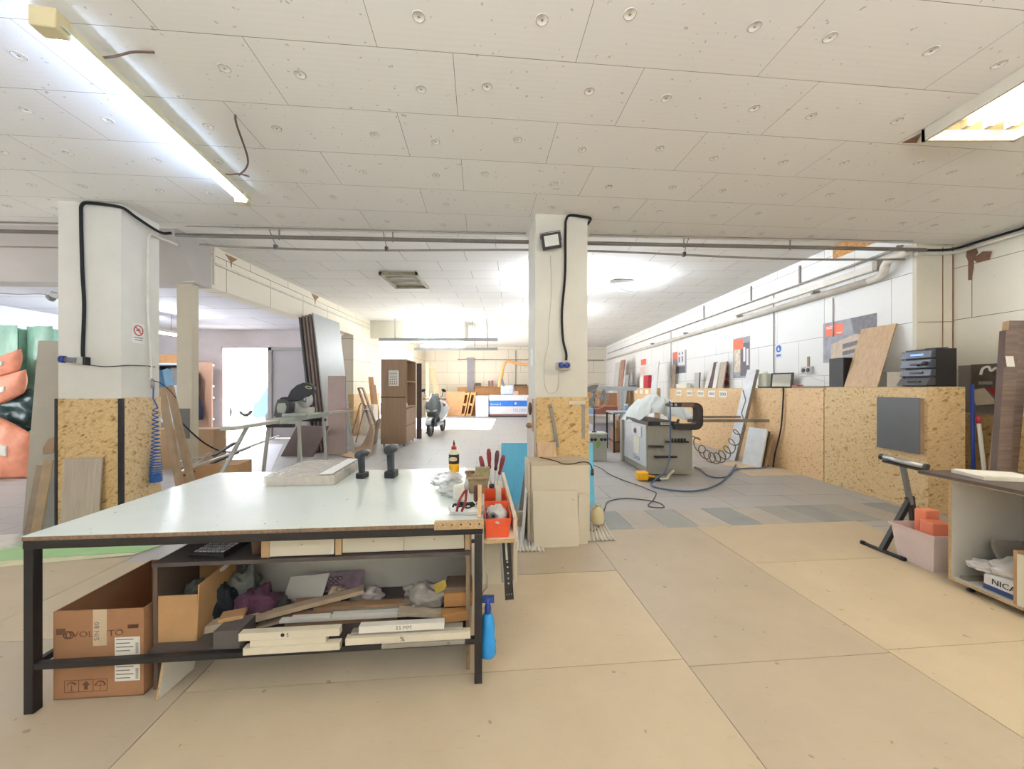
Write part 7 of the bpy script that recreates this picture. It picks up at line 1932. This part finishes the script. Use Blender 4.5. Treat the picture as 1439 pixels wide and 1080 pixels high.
tag(slab((-3.6, 18.3, 0.003), (-3.35, 18.3, 0.003), (-0.55, 0.3, 2.4), 0.05).build('tall_board', mat('plank_light', 'dcb995', 0.6)), 'long slanted plank leaning at the far end above the scooter', 'plank')
tag(MB().bx(-2.38, -2.02, YB - 0.12, YB - 0.03, 1.0, 3.0).build('grey_column', mat('column_grey', '9c9aa0', 0.6)), 'tall grey column on the far wall', 'column')
t = thing('router_table', 'white and blue woodworking machine at the far end of the room', 'machine', (0.2, 18, 0))
MW = mat('machine_white', 'e4e8ee', 0.4, 0, 0.02); MBL = mat('machine_blue', '2f7de0', 0.4)
MB().bx(-1.08, 2.3, 17.8, 19.0, 0.15, 0.52).build('base', MW, t)
MB().bx(-1.06, 2.28, 17.85, 18.95, 0.06, 0.149).build('plinth', mat('plinth_red', '9d6a72', 0.6), t)
MB().bx(-1.0, 2.2, 17.9, 18.9, 0.003, 0.06).build('feet', DGREY, t)
MB().bx(-1.08, 2.3, 17.79, 18.9, 0.521, 0.80).build('blue_band', MBL, t)
MB().bx(-1.1, 2.3, 17.8, 19.0, 0.801, 1.05).build('table', MW, t)
MB().bx(-0.55, 0.1, 18.1, 18.9, 1.05, 1.55).build('head', mat('head_ice', 'cfdcec', 0.4), t, 0.08)
MB().beam((-0.4, 18.1, 1.5), (-0.5, 18.1, 1.85), 0.12, 0.1).build('lever', mat('lever_slate', '6f8096', 0.5), t)
MB().bx(0.05, 0.3, 17.9, 18.6, 1.05, 1.25).build('control_box', mat('control_rose', 'd9b8b0', 0.5), t)
text_mesh('FELDER', 0.20, frame_m((0.38, 17.798, 0.33), (1, 0, 0), (0, 0, 1)), 'machine_lettering', mat('felder_grey', '9fb0cc', 0.5), t)
text_mesh('format-4', 0.14, frame_m((-0.78, 17.788, 0.62), (1, 0, 0), (0, 0, 1)), 'band_lettering', PW, t)
MB().lathe((0.18, 17.79, 0.66), [(0.06, 0), (0.06, 0.03), (0, 0.03)], 14, RX(90)).build('round_emblem', PW, t)
lbox('machine_stand', 'pale machine with a stepped top left of the white and blue machine', 'machine', V((-1.76, 17.9, 0.003)), (1, 0, 0), 0.62, 0.7, 1.02, mat('machine_ghost', 'dfe6ee', 0.5, 0, 0.06, 4))
HOS = mat('duct_orange', 'eeb476', 0.5, 0, 0.05)
tag(MB().tube(spl([(-0.62, 18.4, 1.45), (-0.58, 18.4, 1.75), (-0.5, 18.4, 2.1), (-0.42, 18.45, 2.5), (-0.3, 18.5, 2.72), (-0.1, 18.6, 2.74), (0.4, 18.7, 2.62), (1.2, 18.8, 2.6), (3.0, 19, 2.66)], 6), [0.10] * 13 + [0.07] * 36, 12).build('extraction_hose', HOS), 'orange extraction hose rising from the white and blue machine', 'hose')
tag(MB().tube([(-2.9, YB - 0.02, 2.93), (4.9, YB - 0.02, 2.88)], 0.025, 8).build('wall_pipe', PIPE), 'thin horizontal pipe along the far wall', 'pipe')
tag(MB().tube([(0.2, YB - 0.03, 1.5), (0.2, YB - 0.03, 3.4)], 0.02, 8).build('wall_pipe', PIPE), 'thin vertical pipe on the far wall near the middle pillar', 'pipe')
sh = thing('wall_shelf', 'wooden ledge with small tools along the far wall', 'shelf', (0, YB - 0.2, 1.46))
MB().bx(-2.0, 4.5, YB - 0.2, YB - 0.036, 1.47, 1.5).build('board', PLT, sh)
for (x, w_, h, c_, lab) in ((-1.95, 0.3, 0.16, '6d6a66', 'dark box at the left end of the far wall ledge'), (-1.25, 0.07, 0.28, '5e6a70', 'slate bottle on the far wall ledge'), (-1.08, 0.08, 0.3, 'b05a72', 'red pink bottle on the far wall ledge'), (-0.8, 0.2, 0.1, '8c8a86', 'low grey tool on the far wall ledge'), (0.1, 0.7, 0.08, '6b5f55', 'long dark tool at the right of the far wall ledge')):
    lbox('ledge_item', lab, 'tool', V((x, YB - 0.18, 1.502)), (1, 0, 0), w_, 0.1, h, mat('ledge_%s' % c_, c_, 0.6))
tag(MB().bx(3.1, 3.7, YB - 0.05, YB - 0.002, 2.2, 2.9).build('hose_reel', mat('reel_orange', 'e8926a', 0.5)), 'orange hose reel on the far wall right of the middle pillar', 'reel')
# cars outside, seen through the doorways
def car(name, lab, loc, rz, m, L_=4.2):
    t = thing(name, lab, 'car', loc, rz)
    M = WM[t.name]
    prof = [(-2.1, 0.35), (-2.1, 0.85), (-1.9, 1.0), (-1.55, 1.55), (-1.3, 1.65), (0.4, 1.65), (1.1, 1.05), (1.95, 0.85), (2.1, 0.6), (2.1, 0.35)]
    MB(M @ frame_m((0, -0.85, 0), (1, 0, 0), (0, 0, 1))).prism(prof, 1.7, None, 0, -1.7).build('body', m, t, 0.06)
    for x in (-1.3, 1.3):
        for y in (-0.86, 0.86):
            b = MB(M).tube([(x + 0.26 * math.cos(a * math.pi / 10), y, 0.33 + 0.26 * math.sin(a * math.pi / 10)) for a in range(20)], 0.07, 8, True)
            b.build('tyre', TY, t)
            MB(M).cyl((x, y - 0.05, 0.33), (x, y + 0.05, 0.33), 0.2, 16).build('wheel', mat('wheel_silver', 'b5b7ba', 0.3, 0.5), t)
    for s in (-1, 1):
        MB(M).bx(-2.13, -2.05, 0.6 * s - 0.15, 0.6 * s + 0.15, 0.75, 0.92).build('tail_light', mat('tail_red', 'c02030', 0.3), t)
        MB(M).prism([(-1.45, 1.1), (-1.3, 1.52), (0.3, 1.52), (0.8, 1.1)], 0.02, frame_m((0, 0.862 * s if s < 0 else 0.842, 0), (1, 0, 0), (0, 0, 1))).build('side_window', mat('car_glass', '30363c', 0.1), t)
    return t
car('car', 'white car parked outside the side room doorway', (-14.5, 17.5, -0.02), math.radians(8), mat('car_white', 'f0f0f0', 0.3))
car('car', 'blue car whose rear with a red tail light shows at the doorway edge', (-7.32, 14.3, -0.02), math.radians(3), mat('car_blue', '4060b0', 0.3))
def LIGHTS():
    # ---- long fluorescent batten, left
    a, c = V((-2.02, 1.60, 3.0)), V((-2.275, 3.12, 3.0))
    d = (c - a).normalized(); s = V((d.y, -d.x, 0)); 
    t = thing('tube_light', 'long lit fluorescent tube in a yellowed batten on the left of the ceiling', 'light', (a + c) / 2)
    HSG = mat('batten_cream', 'd9d2b0', 0.5, 0, 0.05)
    MB().beam(a + V((0, 0, 0.02)), c + V((0, 0, 0.02)), 0.055, 0.05).build('housing', HSG, t, 0.004)
    RF = mat('reflector_white', 'd8efe6', 0.35, 0, 0.02)
    MB().add([a + s * 0.03 + V((0, 0, -0.004)), c + s * 0.03 + V((0, 0, -0.004)), c + s * 0.075 + V((0, 0, -0.035)), a + s * 0.075 + V((0, 0, -0.035))], [(0, 1, 2, 3)]).build('reflector', RF, t, 0, 0.004)
    MB().tube([a + d * 0.045 + V((0, 0, -0.03)), c - d * 0.045 + V((0, 0, -0.03))], 0.017, 12).build('tube', emit('tube_glow', 'b9d3ff', TUBE), t)
    for p, q in ((a, 1), (c, -1)):
        MB().box(p + d * 0.01 * q + s * 0.01 + V((0, 0, -0.012)), (0.10, 0.07, 0.085), Matrix.Rotation(math.atan2(d.y, d.x) - math.pi / 2, 3, 'Z')).build('end_cap', mat('cap_yellowed', 'cfc39a', 0.5, 0, 0.05), t, 0.006)
    for p, q in ((a + d * 0.25, V((0.10, 0.0, 0.0))), (c - d * 0.28, V((0.02, 0.06, 0)))):
        MB().tube(spl([p + V((0, 0, 0.045)), p + q * 0.5 + s * 0.03 + V((0, 0, 0.06)), p + q + s * 0.06 + V((0, 0, 0.085)), p + q * 1.6 + s * 0.10 + V((0, 0, 0.090))], 5), 0.006, 6).build('lead', mat('lead_brown', '6b5648', 0.7), t)
    MB().tube(spl([a + d * 0.32 + V((0, 0, -0.02)), a + d * 0.32 + s * -0.02 + V((0, 0, -0.05)), a + d * 0.325 + s * -0.02 + V((0, 0, -0.11))], 4), 0.003, 6).build('earth_wire', mat('wire_lime', '9fe04a', 0.5), t)
    cable('ceiling_cable', 'brown cable hanging from a hole in the ceiling beside the fluorescent tube', 'cable', [V((-1.72, 2.30, 3.098)), V((-1.74, 2.34, 3.06)), V((-1.86, 2.6, 3.03)), V((-1.98, 2.76, 3.045)), V((-2.1, 2.85, 3.04))], 0.006, MC['lead_brown'])
    # ---- recessed panel, right
    t = thing('panel_light', 'lit fluorescent ceiling panel with a warm glow at the upper right', 'light', (3.0, 1.8, 3.02))
    x0, x1, y0, y1 = 2.70, 3.30, 1.20, 2.44
    FRM = mat('panel_frame', 'cfc9ba', 0.5, 0, 0.04)
    for (xa, xb, ya, yb) in ((x0, x0 + 0.02, y0, y1), (x1 - 0.02, x1, y0, y1), (x0, x1, y0, y0 + 0.02), (x0, x1, y1 - 0.02, y1)):
        MB().bx(xa, xb, ya, yb, 3.02, 3.098).build('frame', FRM, t)
    MB().bx(x0 + 0.02, x1 - 0.02, y0 + 0.02, y1 - 0.02, 3.088, 3.096).build('tray', mat('tray_cream', 'ecd9ac', 0.5), t)
    for x in (2.86, 3.0, 3.14):
        MB().tube([(x, y0 + 0.08, 3.055), (x, y1 - 0.14, 3.055)], 0.014, 10).build('tube', emit('panel_glow', 'fff0d6', PANEL), t)
        for y in (y0 + 0.05, y1 - 0.11):
            MB().bx(x - 0.015, x + 0.015, y - 0.02, y + 0.02, 3.04, 3.088).build('holder', FRM, t)
    MB().prism([(0, 0), (0.10, 0.0), (0.03, 0.09)], 0.003, frame_m((2.70, 2.56, 3.097), (1, 0, 0), (0, -1, 0))).build('broken_edge', MC['broken_plaster'], t)
    # ---- back room bracket lamp
    p = at(888, 398, 7.5)
    t = thing('bracket_lamp', 'lit lamp on a curved wire bracket on the back room ceiling', 'lamp', p)
    z = 3.599
    MB().bx(p.x - 0.45, p.x + 0.05, p.y - 0.05, p.y + 0.05, z - 0.07, z - 0.02).build('body', GREY, t, 0.006)
    for x in (-0.36, 0.02):
        MB().bx(p.x + x, p.x + x + 0.03, p.y - 0.03, p.y + 0.03, z - 0.02, z).build('mount', GREY, t)
    MB().tube(spl([(p.x - 0.40, p.y, z - 0.01), (p.x - 0.32, p.y, z - 0.12), (p.x - 0.06, p.y, z - 0.24), (p.x + 0.18, p.y, z - 0.15), (p.x + 0.28, p.y, z - 0.0)], 6), 0.008, 6).build('bracket', DGREY, t)
    MB().ell((p.x + 0.08, p.y, z - 0.12), (0.055, 0.055, 0.065)).build('bulb', emit('bulb_glow', 'eaf2ff', BULB), t)
    # ---- unlit fixture in the back room ceiling
    t = thing('unlit_fixture', 'unlit dusty ceiling fixture in the back room', 'light', (-2.15, 7.5, 3.58))
    for (xa, xb, ya, yb) in ((-2.52, -2.48, 7.0, 8.0), (-1.84, -1.80, 7.0, 8.0), (-2.52, -1.80, 7.0, 7.05), (-2.52, -1.80, 7.95, 8.0)):
        MB().bx(xa, xb, ya, yb, 3.54, 3.599).build('frame', mat('fixture_frame', 'a39d88', 0.6, 0, 0.15, 8), t)
    MB().bx(-2.48, -1.84, 7.05, 7.95, 3.585, 3.598).build('tray', mat('fixture_tray', '8f8a70', 0.6, 0, 0.15, 8), t)
    for y in (7.3, 7.6):
        MB().tube([(-2.44, y, 3.565), (-1.88, y, 3.565)], 0.014, 8).build('tube', WHITE, t)
    # ---- hanging lights near the far end
    for (xa, xb, y, z, L0, L1, lab, s_) in ((-4.2, -0.45, 11.7, 2.93, -3.05, -1.75, 'nearer hanging grey tray with a lit tube near the far end', FAR), (-3.4, -0.5, 12.9, 2.76, -3.2, -1.6, 'lower farther hanging tray with a lit tube near the far end', FAR)):
        t = thing('hanging_light', lab, 'light', ((xa + xb) / 2, y, z), 0, 'hanging tube lights near the far end')
        MB().beam((xa, y, z), (xb, y, z), 0.10, 0.09).build('tray', mat('tray_grey', '9c9fa0', 0.5, 0.2, 0.08), t)
        MB().bx(L0, L1, y - 0.02, y + 0.14, z + 0.06, z + 0.09).build('fitting', mat('fitting_teal', 'a9d0cc', 0.4), t)
        MB().tube([(L0 + 0.03, y - 0.03, z + 0.12), (L1 - 0.03, y - 0.03, z + 0.12)], 0.022, 10).build('tube', emit('far_glow', 'f2fbff', s_), t)
        for x in (xa + 0.5, xb - 0.35, xb - 0.8):
            MB().tube([(x, y, z + 0.045), (x, y, 3.6 if (y < 12.1 or x > -1.5) else 3.02)], 0.012, 6).build('hanger', PIPE, t)
    # ---- battens added to brighten the rooms, unseen behind the camera and the pillars
    for (x, y, z, zc, st_, lab, g) in ((-1.9, -1.5, 2.1, 3.1, REAR, 'suspended uplighter batten above and behind the camera', 'battens added behind the camera'), (0.9, -1.5, 2.1, 3.1, REAR, 'suspended uplighter batten above and behind the camera', 'battens added behind the camera'), (3.3, -1.5, 2.1, 3.1, REAR, 'suspended uplighter batten above and behind the camera', 'battens added behind the camera'),
                            (0.98, 7.4, 3.2, 3.6, BACK, 'added fluorescent batten in the back room, nearer one hidden by the middle pillar', 'battens added behind the middle pillar'), (1.15, 10.6, 3.2, 3.6, BACK, 'added fluorescent batten in the back room, farther one hidden by the middle pillar', 'battens added behind the middle pillar'), (-7.55, 7.6, 2.6, 3.0, SIDE, 'added fluorescent batten in the side room, hidden by the left pillar', None)):
        t = thing('tube_light', lab, 'light', (x, y, z), 0, g)
        up = 1 if x < -5 else -1
        MB().beam((x, y - 0.76, z + 0.035 * up), (x, y + 0.76, z + 0.035 * up), 0.055 if up > 0 else 0.16, 0.05 if up > 0 else 0.02).build('housing', MC['batten_cream'], t)
        MB().tube([(x, y - 0.72, z - 0.015), (x, y + 0.72, z - 0.015)], 0.017, 10).build('tube', emit('added_batten_glow_%d' % st_, 'f0f5ff', st_), t)
        for q in (-0.6, 0.6):
            MB().tube([(x, y + q, z + 0.06), (x, y + q, zc)], 0.006, 6).build('hanger', PIPE, t)
TUBE, PANEL, BULB, FAR, REAR, BACK, SIDE = 52, 84, 700, 180, 500, 330, 260
# ================================================================== LIGHT AND CAMERA
w = bpy.data.worlds.new('World'); S.world = w; w.use_nodes = True
bg = w.node_tree.nodes['Background']
bg.inputs[0].default_value = (0.93, 0.96, 1.0, 1)
bg.inputs[1].default_value = 8.0
sd_ = bpy.data.lights.new('Sun', 'SUN'); sd_.energy = 50; sd_.angle = 0.01; sd_.color = (1, 0.97, 0.92)
so_ = bpy.data.objects.new('sun', sd_); COL.objects.link(so_)
so_.rotation_euler = V((1.0, -0.12, -0.72)).to_track_quat('-Z', 'Y').to_euler()
def area(name, loc, size, power, col, down=True, sy=None):
    l = bpy.data.lights.new(name, 'AREA'); l.energy = power; l.color = col; l.shape = 'RECTANGLE'; l.size = size; l.size_y = sy or size
    o = bpy.data.objects.new(name, l); COL.objects.link(o); o.location = loc
    if not down: o.rotation_euler = (math.pi, 0, 0)
    return o
def point(name, loc, power, col=(1, 1, 1), r=0.1):
    l = bpy.data.lights.new(name, 'POINT'); l.energy = power; l.color = col; l.shadow_soft_size = r
    o = bpy.data.objects.new(name, l); COL.objects.link(o); o.location = loc
    return o
LIGHTS()
cd = bpy.data.cameras.new('Camera'); cam = bpy.data.objects.new('camera', cd); COL.objects.link(cam)
cam.location = (0, 0, H); cam.rotation_euler = (math.pi / 2, 0, 0)
cd.sensor_fit = 'HORIZONTAL'; cd.sensor_width = 36.0; cd.lens = 36.0 * F / 1439.0
cd.shift_y = 5.0 / 1439.0
cd.clip_start = 0.05; cd.clip_end = 200
S.camera = cam
vs_ = S.view_settings
vs_.view_transform = 'Standard'; vs_.look = 'None'; vs_.gamma = 1.0; vs_.use_curve_mapping = False
vs_.exposure = 0.16
